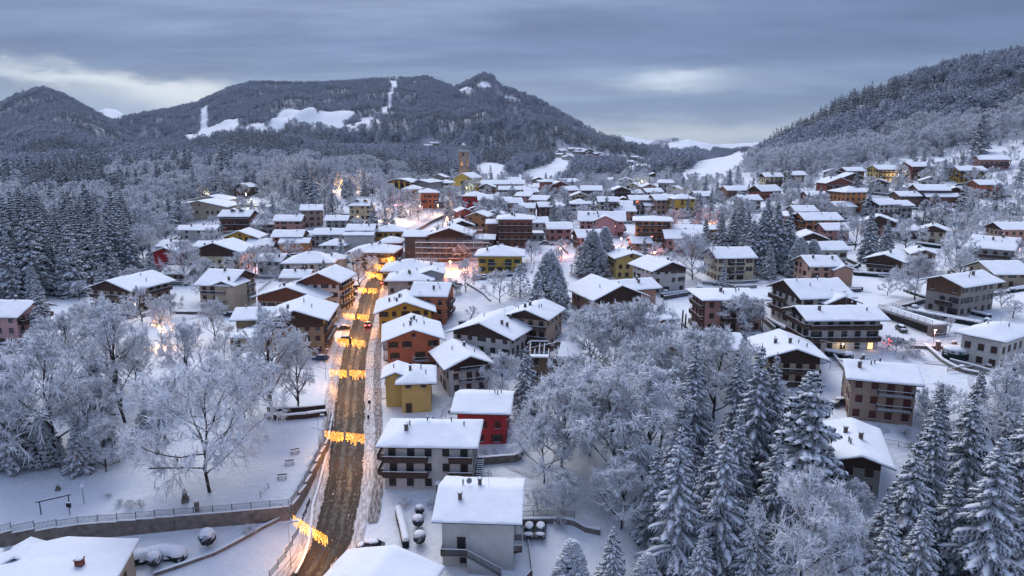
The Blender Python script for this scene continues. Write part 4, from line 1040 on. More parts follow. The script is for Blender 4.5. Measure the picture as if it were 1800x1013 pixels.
add('grey_terrace', 1458, 524, 84, 3, 8, 15, 'x', 'white', 'white house with a crossed snow roof and corner balconies behind the long balcony house', 'white house with corner balconies',
    gable=3, oh=1.3, balc=[('l',1,0,.5),('l',2,0,.5)], wings=[(3,-5,8,9,7.6,'y')], chim=6, bst='wood', H=8.8)
add('barn_house', 1660, 497, 62, 3, -63, 15, 'y', 'stone', 'weathered timber-topped barn house standing alone with a small wooden balcony', 'timber-topped barn house',
    gable=9, oh=1.7, pitch=0.34, balc=[('f',1,.35,.8,.8)], chim=2, H=9.0, gmat=WOODL, shut='dark')
add('quoin_villa', 1722, 592, 72, 2, -56, 14, 'h', 'white', 'white villa with stone corner quoins and a hipped roof at the right edge', 'white villa with stone quoins',
    oh=1.2, pitch=0.36, chim=1, ant=1, H=7.2, shut='brown', wst='closed')
add('tan_dormer', 1556, 672, 116, 3, -18, 11, 'x', 'tan', 'tan three-storey house with a dormer balcony above the tall spruces at lower right', 'tan house with dormer balcony',
    oh=1.1, pitch=0.28, balc=[('f',1,.42,.95),('f',2,.42,.95)], chim=4, H=8.6, bst='metal', shut='red', wst='closed')
add('low_gable', 1512, 808, 76, 2, -20, 13, 'y', 'stone', 'low grey house with a wide dark gable between the tall spruces', 'low grey house between the spruces',
    gable=5, oh=1.8, pitch=0.30, chim=3, H=6.8, dens=.5, wst='closed')
# left side
add('pink_left', -12, 557, 66, 3, -3, 12, 'x', 'pink', 'pink house with dark balconies cut by the left edge of the view', 'pink house at the left edge',
    gable=0, oh=1.5, balc=[('r',1,.1,1),('r',2,.1,1)], chim=1, H=8.8, bst='wood')
add('left_flats', 195, 508, 68, 3, -15, 16, 'y', 'sand', 'sand-coloured three-storey house with dark gable and balconies above the frosted trees', 'sand-coloured house above the frosted trees',
    gable=3, oh=1.6, pitch=0.34, balc=[('f',1,0,1),('f',2,0,1),('r',1,0,1),('r',2,0,1)], chim=1, H=8.8, bst='panel', wst='closed')
add('left_garage', 130+36, 548, 32, 1, -10, 8, 'f', 'grey', 'flat-roofed grey garage beside the sand-coloured house', 'flat-roofed garage', chim=0, H=2.8)
add('left_double', 372, 502, 52, 3, -8, 16, 'x', 'sand', 'three-storey house with twin gables and rounded balconies left of the street', 'three-storey house with twin gables',
    gable=2, oh=1.3, balc=[('f',1,.1,.9),('f',2,.1,.9),('r',1,.1,.9),('r',2,.1,.9)], wings=[(3.5,-4.5,6,8,8.8,'y')], chim=2, bst='bars')
add('dark_hall', 520, 562, 96, 3, 6, 16, 'y', 'khaki', 'dark-gabled khaki and brown house with a roof terrace next to the street', 'dark-gabled brown house by the street',
    gable=7, oh=1.7, pitch=0.34, balc=[('f',1,0,.6),('r',1,0,1),('r',2,0,1)], chim=5, H=10.0, wings=[(-10.5,0.5,11,10,9.6,'x',.3)], bst='panel')
add('terrace_house', 432, 598, 62, 2, -4, 10, 'f', 'sand', 'flat-roofed annex with a railed roof terrace left of the brown house', 'flat-roofed terrace annex', chim=0, H=5.8, dens=.7)
add('red_shed', 446, 640, 52, 1, 2, 7, 'x', 'red', 'small low red outbuilding with a snowy lean roof beside the birch', 'small low red outbuilding', chim=1, H=3.4, pitch=.22)
add('wood_gable', 508, 523, 112, 2, -8, 13, 'y', 'sand', 'wide house with a reddish boarded gable left of the garland street', 'wide house with reddish boarded gable',
    gable=5, gmat=simple('reddish_boards', (0.16,0.055,0.03), .4, .8, 1.2, .4, vscale=(8,8,.4)), oh=1.5, pitch=.30, chim=5, H=7.2, balc=[('r',1,.1,.9)])
add('tall_gable', 562, 495, 64, 4, -5, 14, 'y', 'white', 'tall white house with a brown gable and a red dormer by the street', 'tall white house with brown gable',
    gable=4, oh=1.4, pitch=.42, balc=[('r',1,.1,.9),('r',2,.1,.9),('r',3,.1,.9)], chim=1, H=11.8, bst='wood', gmat=simple('reddish_boards', (0.16,0.055,0.03), .4))
add('white_low_l', 516, 489, 44, 1, 0, 9, 'x', 'white', 'small white annex roof beside the tall white house', 'small white annex', H=5.2, chim=1)
add('square_roof', 540, 463, 86, 2, 4, 15, 'h', 'white', 'broad square house with a wide unbroken hipped snow roof left of centre', 'broad square house', H=6.2, chim=3, wings=[(8,4,8,9,6.4,'h')])
add('balcony_inn', 650, 444, 68, 3, -4, 14, 'h', 'sand', 'inn with deep dark balconies and a broad snow roof at the top of the street', 'inn with deep balconies',
    oh=1.9, balc=[('f',1,0,1),('f',2,0,1),('r',1,0,1),('r',2,0,1)], chim=3, H=8.2, bst='panel', pitch=.3)
add('crimson_house', 291, 445, 44, 2, 0, 11, 'y', 'crimson', 'crimson gabled house beside a frosted tree on the left', 'crimson gabled house', oh=1.3, H=8.4, chim=1, balc=[('f',1,.6,1,.7)], shut='brown')
add('cream_long', 378, 443, 84, 3, -5, 14, 'y', 'cream', 'long cream house with a dark shingled gable and corner balcony right of the crimson house', 'long cream house',
    gable=6, oh=1.4, pitch=.34, H=8.6, chim=2, balc=[('r',1,.1,.8)], wings=[(-6,8,16,8,9,'x')])
add('sunny_yellow', 422, 418, 56, 3, 2, 11, 'y', 'yellow', 'vivid yellow gabled house on the left slope', 'vivid yellow gabled house', oh=1.6, balc=[('f',1,.05,.95)], H=7.4, chim=0, shut='brown')
add('brick_red_dormers', 410, 381, 50, 3, -2, 11, 'x', 'redbrown', 'dark brick-red house with two roof dormers', 'brick-red house with two dormers', oh=1.2, balc=[('f',1,0,1),('f',2,0,1)], dorm=[(-.15,.35),(.15,.35)], chim=0, H=8.2, shut='dark', pitch=.42)
add('white_row', 342, 405, 66, 2, -3, 9, 'x', 'white', 'low white row house with an unbroken roof above the crimson house', 'low white row house', H=5.2, chim=1, pitch=.34)
add('cream_box', 504, 389, 46, 3, 3, 10, 'x', 'rose', 'pale pink square house with an even row of windows', 'pale pink square house', H=8.0, chim=1, oh=.8, pitch=.42)
add('brown_stone', 547, 370, 36, 3, 12, 11, 'x', 'tan', 'brown rendered house on the slope above the pale pink house', 'brown rendered house', H=8.8, chim=1, oh=.8, gable=3)
add('orange_row', 503, 417, 50, 3, 2, 11, 'x', 'orange', 'burnt orange house with long balconies', 'burnt orange house', balc=[('f',1,0,1),('f',0,.1,.9)], H=7.6, chim=1, wings=[(4,-6,12,7,5.4,'x')], oh=.9)
add('grey_row', 576, 413, 50, 2, 1, 10, 'x', 'grey', 'grey two-storey house with a plain snowy roof left of the stepped white flats', 'grey two-storey house', H=6.2, chim=1, oh=.9)
add('stepped_flats', 632, 406, 46, 3, 2, 10, 'x', 'white', 'pale stepped apartment block with shop-like lower roofs', 'pale stepped apartment block', H=9, chim=2, oh=.8, wings=[(0,-6.5,12,5,7.4,'m',.25)], balc=[('f',1,.1,.9)])
add('slope_chalet', 632, 362, 38, 3, 0, 11, 'h', 'cream', 'cream chalet with twin roof dormers on the slope below the glowing trees', 'cream chalet with twin dormers', dorm=[(-.2,.3),(.2,.3)], balc=[('r',1,.1,.9)], H=7.8, chim=1, lit=[('f',0,1)])
add('mustard_shop', 682, 407, 44, 2, 0, 11, 'h', 'yellow', 'mustard house with a wide hipped roof at the foot of the church hill', 'mustard house below the church hill', H=6.6, chim=2, oh=1.5)
add('red_shop', 684, 427, 34, 2, 0, 10, 'h', 'red', 'small red house with a white roof next to the inn', 'small red house next to the inn', H=7.0, chim=1, oh=1.2)
add('small_hip', 583, 432, 40, 2, -4, 10, 'h', 'white', 'small pale house with a pyramid roof behind the broad square house', 'small pale house with pyramid roof', H=5.4, chim=1)
# school and hill on the left
add('school', 350, 364, 92, 2, 0, 22, 'y', 'sand', 'large school-like complex with broad white gables on the left rise', 'large complex with broad white gables',
    gable=0, oh=1.5, pitch=.22, H=7.6, chim=0, wings=[(-22,9,34,18,7.2,'x',.2),(-6,24,22,16,9.5,'y',.2)], dens=.6, cat='building')
add('lodge', 316, 316, 34, 3, -4, 12, 'y', 'tan', 'brown timber lodge alone among the trees above the white complex', 'brown timber lodge', gable=2, balc=[('f',1,0,1),('f',2,0,1)], H=7.6, oh=1.4, chim=0)
add('lodge_b', 424, 329, 26, 2, -8, 12, 'y', 'brown', 'small dark lodge half hidden by the frosted wood', 'small dark lodge', gable=5, H=6.6, chim=1)
add('wood_cabin_a', 158, 442, 26, 2, -25, 9, 'y', 'stone', 'small timber cabin tucked between spruces on the left', 'small timber cabin', gable=4, H=5.6, chim=0)
add('wood_cabin_b', 160, 403, 26, 2, -30, 8, 'x', 'stone', 'small house roof glimpsed in the left wood', 'roof glimpsed in the left wood', H=5.2, chim=0)
add('wood_shed', 156, 463, 40, 1, -20, 8, 'x', 'brown', 'low dark shed with a long snowy roof under the left spruces', 'low dark shed', H=3.2, chim=0, pitch=.25)
# centre
add('yellow_green', 878, 450, 76, 2, -2, 13, 'h', 'yellow', 'bright yellow house with green shutters and a red-trimmed attic', 'bright yellow house with green shutters',
    oh=1.4, pitch=.36, balc=[('f',1,.22,.42,.9),('f',1,.56,.76,.9)], H=6.9, chim=2, shut='green', wst='open', bst='bars')
add('brown_tower', 906, 386, 60, 4, -1, 14, 'h', 'brown', 'four-storey brown apartment block with balconies on every floor', 'four-storey brown apartment block',
    oh=1.1, pitch=.22, balc=[('f',1,0,1,.8),('f',2,0,1,.8),('f',3,0,1,.8)], H=12.4, chim=3, wst='closed', wings=[(-9.8,4,4.5,8,9.8,'x',.3)], shut='dark', bst='wood')
add('yellow_chalet', 812, 397, 40, 2, 10, 12, 'y', 'cream', 'cream chalet with a snowy gable left of the brown apartment block', 'cream chalet left of the brown block', gable=2, balc=[('f',1,0,1)], H=6.6, chim=2)
add('orange_pair', 838, 381, 34, 3, -12, 12, 'y', 'orange', 'orange house behind the cream chalet in the centre', 'orange house in the centre', H=8.6, chim=1, oh=1.0)
add('red_sliver', 817, 372, 22, 2, 16, 10, 'y', 'redbrown', 'narrow red-brown house wedged left of the orange house', 'narrow red-brown house', H=7.6, chim=0)
add('pink_square', 828, 345, 32, 3, -18, 11, 'h', 'red', 'rosy red square house below the church with a lit side wall', 'rosy red square house below the church', H=8.0, chim=0, oh=1.2)
add('chapel_red', 751, 339, 36, 3, 3, 13, 'h', 'terra', 'red-brick hall with a small lantern on its roof, lit from below', 'red-brick hall', H=9.6, chim=1, oh=1.2, pitch=.3)
add('hall_low', 722, 333, 30, 2, -4, 12, 'h', 'ochre', 'low ochre building joined to the red-brick hall', 'low ochre building', H=6.6, chim=0)
add('pink_big', 1058, 389, 78, 3, -6, 15, 'x', 'pink', 'large pink house with a central gable and white window frames', 'large pink house with central gable',
    wings=[(1.5,-5,9,9,7.8,'y')], H=7.6, chim=3, balc=[('r',1,0,1)], oh=1.1, pitch=.44)
add('pink_chalet', 985, 403, 40, 2, 4, 11, 'x', 'rose', 'small rose chalet with a dark gable end left of the large pink house', 'small rose chalet', gable=3, H=5.8, chim=0)
add('pink_low', 1046, 418, 52, 2, 8, 12, 'x', 'rose', 'rose house with wooden balcony in front of the large pink house', 'rose house with wooden balcony', gable=2, balc=[('l',1,0,1)], H=6.0, chim=1)
add('orange_flats', 1148, 389, 62, 4, -10, 15, 'h', 'orange', 'orange-brown apartment tower with wrapped balconies', 'orange-brown apartment tower',
    oh=1.3, pitch=.16, H=11.6, balc=[('f',1,.1,.9),('f',2,.1,.9),('f',3,.1,.9)], wings=[(19,5,20,9,7.6,'x',.25)], chim=0, shut='dark', bst='larch')
add('lit_white', 1206, 420, 66, 2, -4, 13, 'x', 'rose', 'pale house with twin dark gables beside the orange street glow', 'pale house beside the orange glow', gable=3, wings=[(4,-4,8,8,6.4,'y')], H=6.6, chim=2)
add('lemon_house', 1110, 454, 52, 3, 6, 13, 'y', 'lemon', 'lemon-yellow gabled house right of the dark cedars', 'lemon-yellow gabled house', H=7.6, chim=2, oh=1.1, pitch=.3)
add('white_gable_c', 1178, 474, 56, 3, 18, 14, 'y', 'white', 'white house with a brown gable and a roof dormer left of the cream villa', 'white house with brown gable and dormer', gable=3, H=8.2, chim=1, oh=1.4, dorm=())
# right side
add('white_up', 1464, 440, 56, 2, 2, 11, 'x', 'white', 'white two-storey house with a dark gable end beside the spruce wood', 'white two-storey house', gable=3, H=6.6, chim=0, dens=1)
add('tan_porch', 1456, 469, 54, 3, 3, 12, 'x', 'salmon', 'salmon house with a little arched porch in front of the white two-storey house', 'salmon house with arched porch', wings=[(5,-4.5,6,6,6.6,'y')], H=7.6, chim=2, balc=[('r',1,0,1)])
add('dark_chalet', 1555, 457, 60, 2, -42, 14, 'y', 'white', 'low chalet with dark timber upper storey and a long hedge in front', 'low chalet with dark upper storey', gable=8, oh=1.6, pitch=.32, balc=[('f',1,0,.8)], H=6.0, chim=1)
add('cream_mid', 1625, 447, 40, 3, -20, 11, 'y', 'tan', 'tan gabled house right of the low dark chalet', 'tan gabled house', H=7.8, chim=2, oh=1.1)
add('bluegrey', 1740, 437, 74, 2, -45, 14, 'x', 'grey', 'blue-grey house with one warmly lit window at the right', 'blue-grey house with lit window', gable=0, oh=1.4, pitch=.46, balc=[('f',1,.25,1)], H=6.6, chim=2, lit=[('f',0,3)])
add('edge_low', 1786, 482, 56, 2, 2, 12, 'x', 'sand', 'low sand-coloured house cut by the right edge', 'low house at the right edge', H=5.2, chim=0, oh=1.6)
add('edge_up', 1792, 404, 50, 2, 0, 11, 'x', 'tan', 'tan house with dark gable high at the right edge', 'tan house high at the right edge', gable=2, H=6.4, chim=0)
add('orange_chalet', 1450, 387, 60, 3, 3, 12, 'x', 'orange', 'warm orange chalet with a carved balcony on the right slope', 'warm orange chalet', gable=0, H=8.0, chim=1, balc=[('l',2,.1,.9),('l',1,.1,.9)], oh=1.3)
add('snowy_gable_r', 1545, 391, 62, 2, -26, 13, 'y', 'rose', 'house with a reddish boarded gable behind frosted trees on the right slope', 'house with reddish gable on the right slope', gable=4, H=6.4, chim=1)
add('dark_gable_r', 1428, 420, 52, 2, -10, 12, 'y', 'white', 'broad dark-gabled house left of the warm orange chalet', 'broad dark-gabled house', gable=6, H=5.6, chim=1)
add('pink_narrow', 1397, 380, 22, 3, 10, 9, 'y', 'pink', 'narrow pink house beside the spruce group', 'narrow pink house', gable=2, H=8.0, chim=0)
add('roof_r1', 1592, 406, 52, 1, 2, 10, 'x', 'stone', 'low snow-roofed house behind frosted bushes on the right', 'low snow-roofed house behind bushes', H=4.0, chim=0)
add('orange_block', 1508, 338, 38, 4, 12, 12, 'h', 'orange', 'tall orange apartment block on the right slope with dark shutters', 'tall orange apartment block', H=11.0, chim=1, oh=1.0, shut='brown', wst='closed')
add('orange_top', 1476, 322, 44, 3, 4, 12, 'y', 'redbrown', 'brick-orange chalet with balconies above the tall orange block', 'brick-orange chalet', H=8.2, balc=[('f',1,0,1),('f',2,0,1)], chim=1)
add('white_mid_r', 1566, 360, 34, 3, 18, 11, 'x', 'white', 'white chalet with brown balconies right of the tall orange block', 'white chalet right of the tall orange block', H=7.8, gable=2, balc=[('f',1,0,1)], chim=0)
add('white_mid_r2', 1592, 362, 30, 2, 10, 10, 'x', 'grey', 'grey-white house beside the white chalet on the right slope', 'grey-white house beside the white chalet', H=6.8, chim=0)
add('white_small_r', 1490, 364, 30, 2, 14, 10, 'x', 'white', 'small white house below the tall orange block', 'small white house below the tall orange block', H=5.6, chim=0)
add('dark_terrace', 1644, 335, 52, 3, -6, 13, 'x', 'brown', 'dark stepped house with stacked balconies on the right slope', 'dark stepped house', balc=[('f',1,0,1),('f',2,0,1)], H=8.8, wings=[(3,-7,16,7,5.6,'x')], chim=0, wst='glass')
add('white_roof_r', 1636, 318, 34, 2, -26, 12, 'y', 'white', 'white gabled house just above the dark stepped house', 'white gabled house above the stepped house', H=6.2, chim=0)
add('yellow_top', 1565, 298, 36, 3, 8, 11, 'x', 'lemon', 'pale yellow house with balconies along the upper right road', 'pale yellow house on the upper road', balc=[('f',1,0,1),('f',2,0,1)], H=8.4, chim=0)
add('red_top', 1625, 293, 38, 3, 8, 12, 'x', 'redbrown', 'brown-red chalet on the upper right road', 'brown-red chalet on the upper road', balc=[('f',1,0,1),('f',2,0,1)], H=8.6, chim=0)
add('yellow_top2', 1712, 300, 46, 3, -2, 11, 'x', 'yellow', 'yellow-brown house with long balconies under the frosted hillside', 'yellow-brown house under the hillside', balc=[('f',1,0,1),('f',2,0,1)], H=7.8, chim=0)
add('pink_top', 1750, 281, 52, 2, -14, 12, 'x', 'rose', 'highest house on the right slope, pinkish with a dark balcony side', 'highest house on the right slope', balc=[('f',1,0,1)], H=7.0, chim=0)
add('dark_top1', 1506, 301, 30, 2, 6, 10, 'x', 'brown', 'small dark house right of the brick-orange chalet, upper of two', 'upper small dark house', H=5.8, chim=0)
add('dark_top2', 1500, 312, 34, 2, 2, 10, 'y', 'brown', 'small dark gabled house right of the brick-orange chalet, lower of two', 'lower small dark house', H=5.6, chim=0, gable=3)
add('white_top', 1464, 303, 28, 2, -20, 10, 'y', 'stone', 'dark gabled cottage at the foot of the frosted hillside', 'dark gabled cottage', H=5.6, chim=0, gable=4)
add('pair_a', 1362, 311, 30, 3, 2, 10, 'x', 'cream', 'cream twin house left of two on the slope foot', 'left cream twin house', H=7.4, chim=0, gable=2, balc=[('f',1,0,1)])
add('pair_b', 1404, 308, 26, 3, 2, 10, 'x', 'sand', 'sand-coloured house half hidden behind two spruces', 'sand-coloured house behind two spruces', H=7.4, chim=0)
add('brick_low', 1358, 336, 34, 2, 22, 11, 'x', 'redbrown', 'low brick house with one steep snowy roof side', 'low brick house', H=5.4, chim=0, gable=2, pitch=.5)
add('dark_low', 1298, 335, 34, 1, 8, 11, 'x', 'brown', 'dark low building at the edge of the spruce wood', 'dark low building', H=5.0, chim=0)
add('ochre_cube', 1205, 350, 36, 4, 4, 11, 'h', 'yellow', 'deep yellow four-storey cube with even windows', 'deep yellow cube house', H=10.0, chim=0, oh=.8, wst='closed')
add('tan_pair', 1172, 352, 34, 3, 10, 12, 'x', 'tan', 'tan three-storey house left of the deep yellow cube', 'tan house left of the yellow cube', H=8.6, chim=0, wst='closed')
add('white_balc', 1127, 352, 34, 3, 3, 10, 'x', 'white', 'white flats with green-grey balconies', 'white flats with grey balconies', balc=[('f',1,0,1),('f',2,0,1)], H=8.4, chim=0, bst='metal')
add('white_slab', 1071, 355, 34, 4, 2, 10, 'x', 'white', 'white four-storey slab with dark balcony side in the far centre', 'white four-storey slab', H=10.6, chim=0, balc=[('f',1,.5,1),('f',2,.5,1),('f',3,.5,1)], oh=.8)
add('white_hip_c', 1020, 359, 34, 3, 0, 11, 'h', 'white', 'white hipped house left of the white four-storey slab', 'white hipped house', H=8.2, chim=1)
add('white_hip_c2', 1020, 345, 30, 2, 0, 10, 'y', 'sand', 'pale gabled house directly behind the white hipped house', 'pale gabled house behind the hipped house', H=5.8, chim=0)
add('pair_c', 964, 364, 28, 3, 8, 10, 'x', 'rose', 'rose-white house with balcony left of two far-centre spruces', 'rose-white house with balcony', H=6.8, chim=0, balc=[('f',1,0,1)])
add('pair_c2', 984, 363, 22, 3, 0, 10, 'h', 'white', 'narrow white house between two dark spruces', 'narrow white house between two spruces', H=7.4, chim=0)
add('chal_c', 860, 352, 34, 3, 8, 12, 'x', 'white', 'white chalet with dark balconies right of the rosy red house', 'white chalet right of the rosy house', balc=[('f',1,0,1),('r',1,0,1)], H=7.6, chim=0, wings=[(10,1,7,9,6.6,'x')], gable=2)
add('small_c', 838, 369, 28, 2, -4, 10, 'y', 'stone', 'small dark-gabled house above the orange house in the centre', 'small dark-gabled house in the centre', H=4.8, chim=0, gable=3)
add('red_far', 984, 326, 30, 3, 14, 12, 'y', 'redbrown', 'dark red house at the far side of town', 'dark red house at the far side', H=8.2, chim=0, wings=[(-8,0,6,10,10.5,'h')])
add('dark_far1', 1040, 335, 34, 4, -4, 12, 'x', 'brown', 'dark brown block in the far centre, left of the balconied chalet', 'dark brown far block', H=9.0, chim=0, balc=[('f',1,0,1),('f',2,0,1)])
add('dark_far2', 1092, 336, 34, 3, 2, 12, 'y', 'brown', 'dark chalet with carved balconies in the far centre', 'dark balconied far chalet', H=7.8, chim=0, balc=[('f',1,0,1),('f',2,0,1)], gable=1)
add('cream_far', 1112, 327, 22, 2, -20, 10, 'y', 'cream', 'small cream house with a lamp glowing beside it', 'small cream far house', H=5.8, chim=0)
add('gable_far', 1142, 329, 24, 3, 0, 11, 'y', 'rose', 'rose gabled house right of the small cream far house', 'rose gabled far house', H=6.8, chim=0, balc=[('f',1,0,1)])
add('gable_far2', 1126, 340, 30, 2, 0, 10, 'h', 'white', 'low white hipped house in front of the rose gabled far house', 'low white hipped far house', H=4.6, chim=0)
add('hill_far', 1150, 309, 22, 2, 0, 10, 'y', 'stone', 'dark gabled farm at the foot of the white meadow', 'dark farm below the white meadow', H=5.8, chim=0, gable=3)
add('long_far1', 884, 324, 74, 2, 0, 12, 'x', 'sand', 'long low pale building with an unbroken roof right of the church', 'long low building right of the church', H=6.0, chim=0)
add('long_far2', 900, 334, 44, 2, 0, 10, 'x', 'white', 'white low house in front of the long low building', 'white low house below the long building', H=4.8, chim=0)
add('far_dark', 855, 329, 26, 2, -4, 12, 'y', 'brown', 'dark-fronted house immediately right of the church nave', 'dark-fronted house by the church nave', H=5.4, chim=0, gable=2)
add('church_left', 778, 322, 20, 3, -12, 12, 'h', 'cream', 'cream parish house just left of the church front', 'cream parish house', H=8.0, chim=0)
add('church_left2', 770, 312, 24, 2, -8, 12, 'y', 'stone', 'dark gabled house behind the cream parish house', 'dark gabled house behind the parish house', H=6.2, chim=0)
add('left_mid_small', 545, 416, 22, 2, 0, 8, 'x', 'tan', 'narrow tan house between the grey house and the burnt orange house', 'narrow tan house', H=5.0, chim=0)
add('cottage_lm', 290, 434, 30, 2, -10, 9, 'x', 'white', 'white-roofed cottage directly behind the crimson house', 'white-roofed cottage behind the crimson house', H=8.0, chim=1)
add('roof_mid1', 1130, 300+128, 30, 2, 4, 9, 'x', 'tan', 'low tan house in front of the orange-brown tower', 'low tan house before the orange tower', H=3.6, chim=1)
add('white_garage', 940, 412, 34, 1, 2, 9, 'f', 'concrete', 'flat-roofed concrete garage with a snow deck right of the brown block', 'flat-roofed concrete garage', H=3.4, chim=0)
add('rh_a', 1420, 372, 36, 2, 4, 11, 'x', 'tan', 'tan house peeking over the warm orange chalet', 'tan house over the orange chalet', H=6, chim=1)
add('rh_b', 1545, 322, 34, 2, -30, 11, 'y', 'white', 'white gabled house just left of the dark stepped house', 'white house left of the stepped house', H=6, chim=1, gable=2)
add('rh_c', 1602, 345, 34, 2, 3, 10, 'x', 'brown', 'brown house below the dark stepped house', 'brown house below the stepped house', H=6, chim=1)
add('rh_d', 1655, 372, 40, 2, -35, 12, 'y', 'white', 'white house with a dark gable between the evergreen clump and the upper slope', 'white dark-gabled upper house', H=6, chim=1, gable=5)
add('rh_e', 1322, 352, 34, 2, 5, 11, 'x', 'sand', 'sand-coloured house at the left foot of the spruce wood', 'sand house at the spruce foot', H=6, chim=1)
add('rh_f', 1440, 345, 32, 2, 3, 10, 'x', 'rose', 'rose house below the sand-coloured house behind two spruces', 'rose house below the two spruces', H=6, chim=1)
add('rh_g', 1680, 336, 36, 2, -25, 11, 'y', 'stone', 'grey gabled house right of the dark stepped house', 'grey gabled house right of stepped house', H=6, chim=1, gable=3)
add('rh_h', 1745, 325, 40, 3, 2, 11, 'x', 'terra', 'terracotta house below the yellow-brown house on the right slope', 'terracotta upper right house', H=8, chim=1, balc=[('f',1,0,1)])
add('rh_i', 1375, 412, 44, 2, 2, 12, 'x', 'white', 'white house half hidden behind the spruce wood', 'white house behind the spruce wood', H=6, chim=1)
add('rh_j', 1640, 405, 46, 2, -32, 12, 'y', 'sand', 'sand-coloured gabled house among frosted trees on the right slope', 'sand gabled house on the right slope', H=6.4, chim=1, gable=3)
add('rh_k', 1475, 405, 40, 2, 3, 11, 'x', 'rose', 'low rose house below the warm orange chalet', 'low rose house below the chalet', H=5.4, chim=1)
add('lh_a', 455, 432, 44, 2, 2, 10, 'x', 'tan', 'low tan house below the vivid yellow gabled house', 'low tan house below the yellow gable', H=5, chim=1)
add('lh_b', 462, 395, 34, 2, 2, 9, 'x', 'grey', 'grey house between the vivid yellow and pale pink houses', 'grey house between yellow and pink', H=5.4, chim=1)
add('lh_c', 590, 388, 36, 2, 2, 9, 'x', 'concrete', 'low concrete-grey house above the stepped apartment block', 'low concrete-grey house', H=4.6, chim=1)
add('lh_d', 470, 460, 40, 2, -6, 10, 'x', 'white', 'white house between the cream long house and the broad square house', 'white house beside the broad square house', H=5.4, chim=1)
add('lh_e', 305, 482, 40, 1, -4, 9, 'x', 'stone', 'low stone outbuilding below the crimson gabled house', 'low stone outbuilding', H=3.2, chim=0)
add('ch_a', 945, 392, 34, 2, 3, 10, 'x', 'white', 'white house right of the four-storey brown block', 'white house right of the brown block', H=6, chim=1)
add('ch_b', 1100, 372, 34, 2, 3, 10, 'x', 'rose', 'rose house between the pink house and the white flats', 'rose house before the white flats', H=6, chim=1)
add('ch_c', 868, 378, 34, 3, -4, 11, 'y', 'sand', 'sand-coloured gabled house directly above the brown apartment block', 'sand gabled house above the brown block', H=6.8, chim=1, gable=2)
# far rows that the photograph no longer lets one tell apart
q_ = random.Random(5)
pal_ = ['white','sand','stone','tan','brown','rose','cream']
FARP = []
def far_house(u, v, wpx, label, group, H=None):
    FARP.append(hit(u, v))
    k = q_.choice(pal_); rt = q_.choice(['x','x','y'])
    house(u, v, wpx, 2, q_.uniform(-25, 25), q_.uniform(9, 12), rt, k, label, label, oh=.9, H=H or q_.uniform(4.6, 7.0), chim=0, gable=q_.choice([0, 2, 4]), group=group, dens=.95, wst='closed')
for u_, v_ in [(905,318),(925,312),(948,318),(946,330),(962,322),(1004,320),(1008,335),(1062,318),(918,345),(935,338),(945,352),(905,357),(925,366),(1045,362),(1096,352),(1100,318),(1170,322),(1152,338),(1185,333),(1240,345),(1098,362),(1150,362)]:
    far_house(u_, v_, q_.uniform(20, 28), 'small snow-roofed house in the far centre of town', 'houses in the far centre of town')
for u_, v_ in [(664,262),(678,258),(690,263),(700,260),(716,276),(727,278),(742,279),(752,256),(764,252),(778,290),(640,262),(620,265),(576,262),(604,268)]:
    far_house(u_, v_, q_.uniform(9, 15), 'tiny chalet on the wooded lower mountainside', 'chalets on the wooded mountainside', H=5)
for i in range(46):
    t = q_.random(); u_ = 970+t*190+q_.uniform(-12, 12); v_ = 262+t*28+q_.uniform(-7, 10)
    far_house(u_, v_, q_.uniform(8, 14), 'tiny snow-roofed house in the hamlet below the mountain shoulder', 'houses of the far hamlet', H=5)
# ------------------------------------------------------------------ trees one by one
for u_, v_, r_, dy_ in [(813,334,13,16),(700,344,13,12),(752,340,14,14),(975,650,9,5),(790,440,22,8),(90,1013,14,4),(672,1010,12,5),(835,450,9,4),(815,342,18,-10),(800,348,10,-10),(792,492,11,0),(1243,424,9,0),(786,402,6,0),(601,336,7,0)]:
    p_ = hit(u_, v_); FOOT.append((p_[0], p_[1]+dy_, 0, r_, r_))
FOOTA = np.array(FOOT)
def in_house(x, y, pad=0.0):
    dx_ = x-FOOTA[:, 0]; dy_ = y-FOOTA[:, 1]; c = np.cos(FOOTA[:, 2]); s = np.sin(FOOTA[:, 2])
    lx = np.abs(dx_*c+dy_*s); ly = np.abs(-dx_*s+dy_*c); return bool(((lx < FOOTA[:, 3]-1+pad) & (ly < FOOTA[:, 4]-1+pad)).any())
TREES = []     # dict(kind, x, y, z, H, w, rot)
q = random.Random(21)
def tree(kind, u, v, hpx, wf=1.0, Z=None):
    p = hit(u, v) if Z is None else None
    if u < 620 and v > 560 and kind in ('frosted_tree', 'birch'): wf *= .86
    if p is None: pp = at(u, v, Z); p = (pp[0], pp[1], tz(pp[0], pp[1]))
    Zc = proj(p)[2]; H = hpx*Zc/FPX*1.03
    TREES.append(dict(kind=kind, x=p[0], y=p[1], z=p[2]-.1, H=H, w=wf, rot=q.uniform(0, 6.28), hand=True, px=hpx))
F, B, W_, SP, CE, LA, PI_ = 'frosted_tree', 'birch', 'wide_tree', 'spruce', 'cedar', 'larch', 'pine'
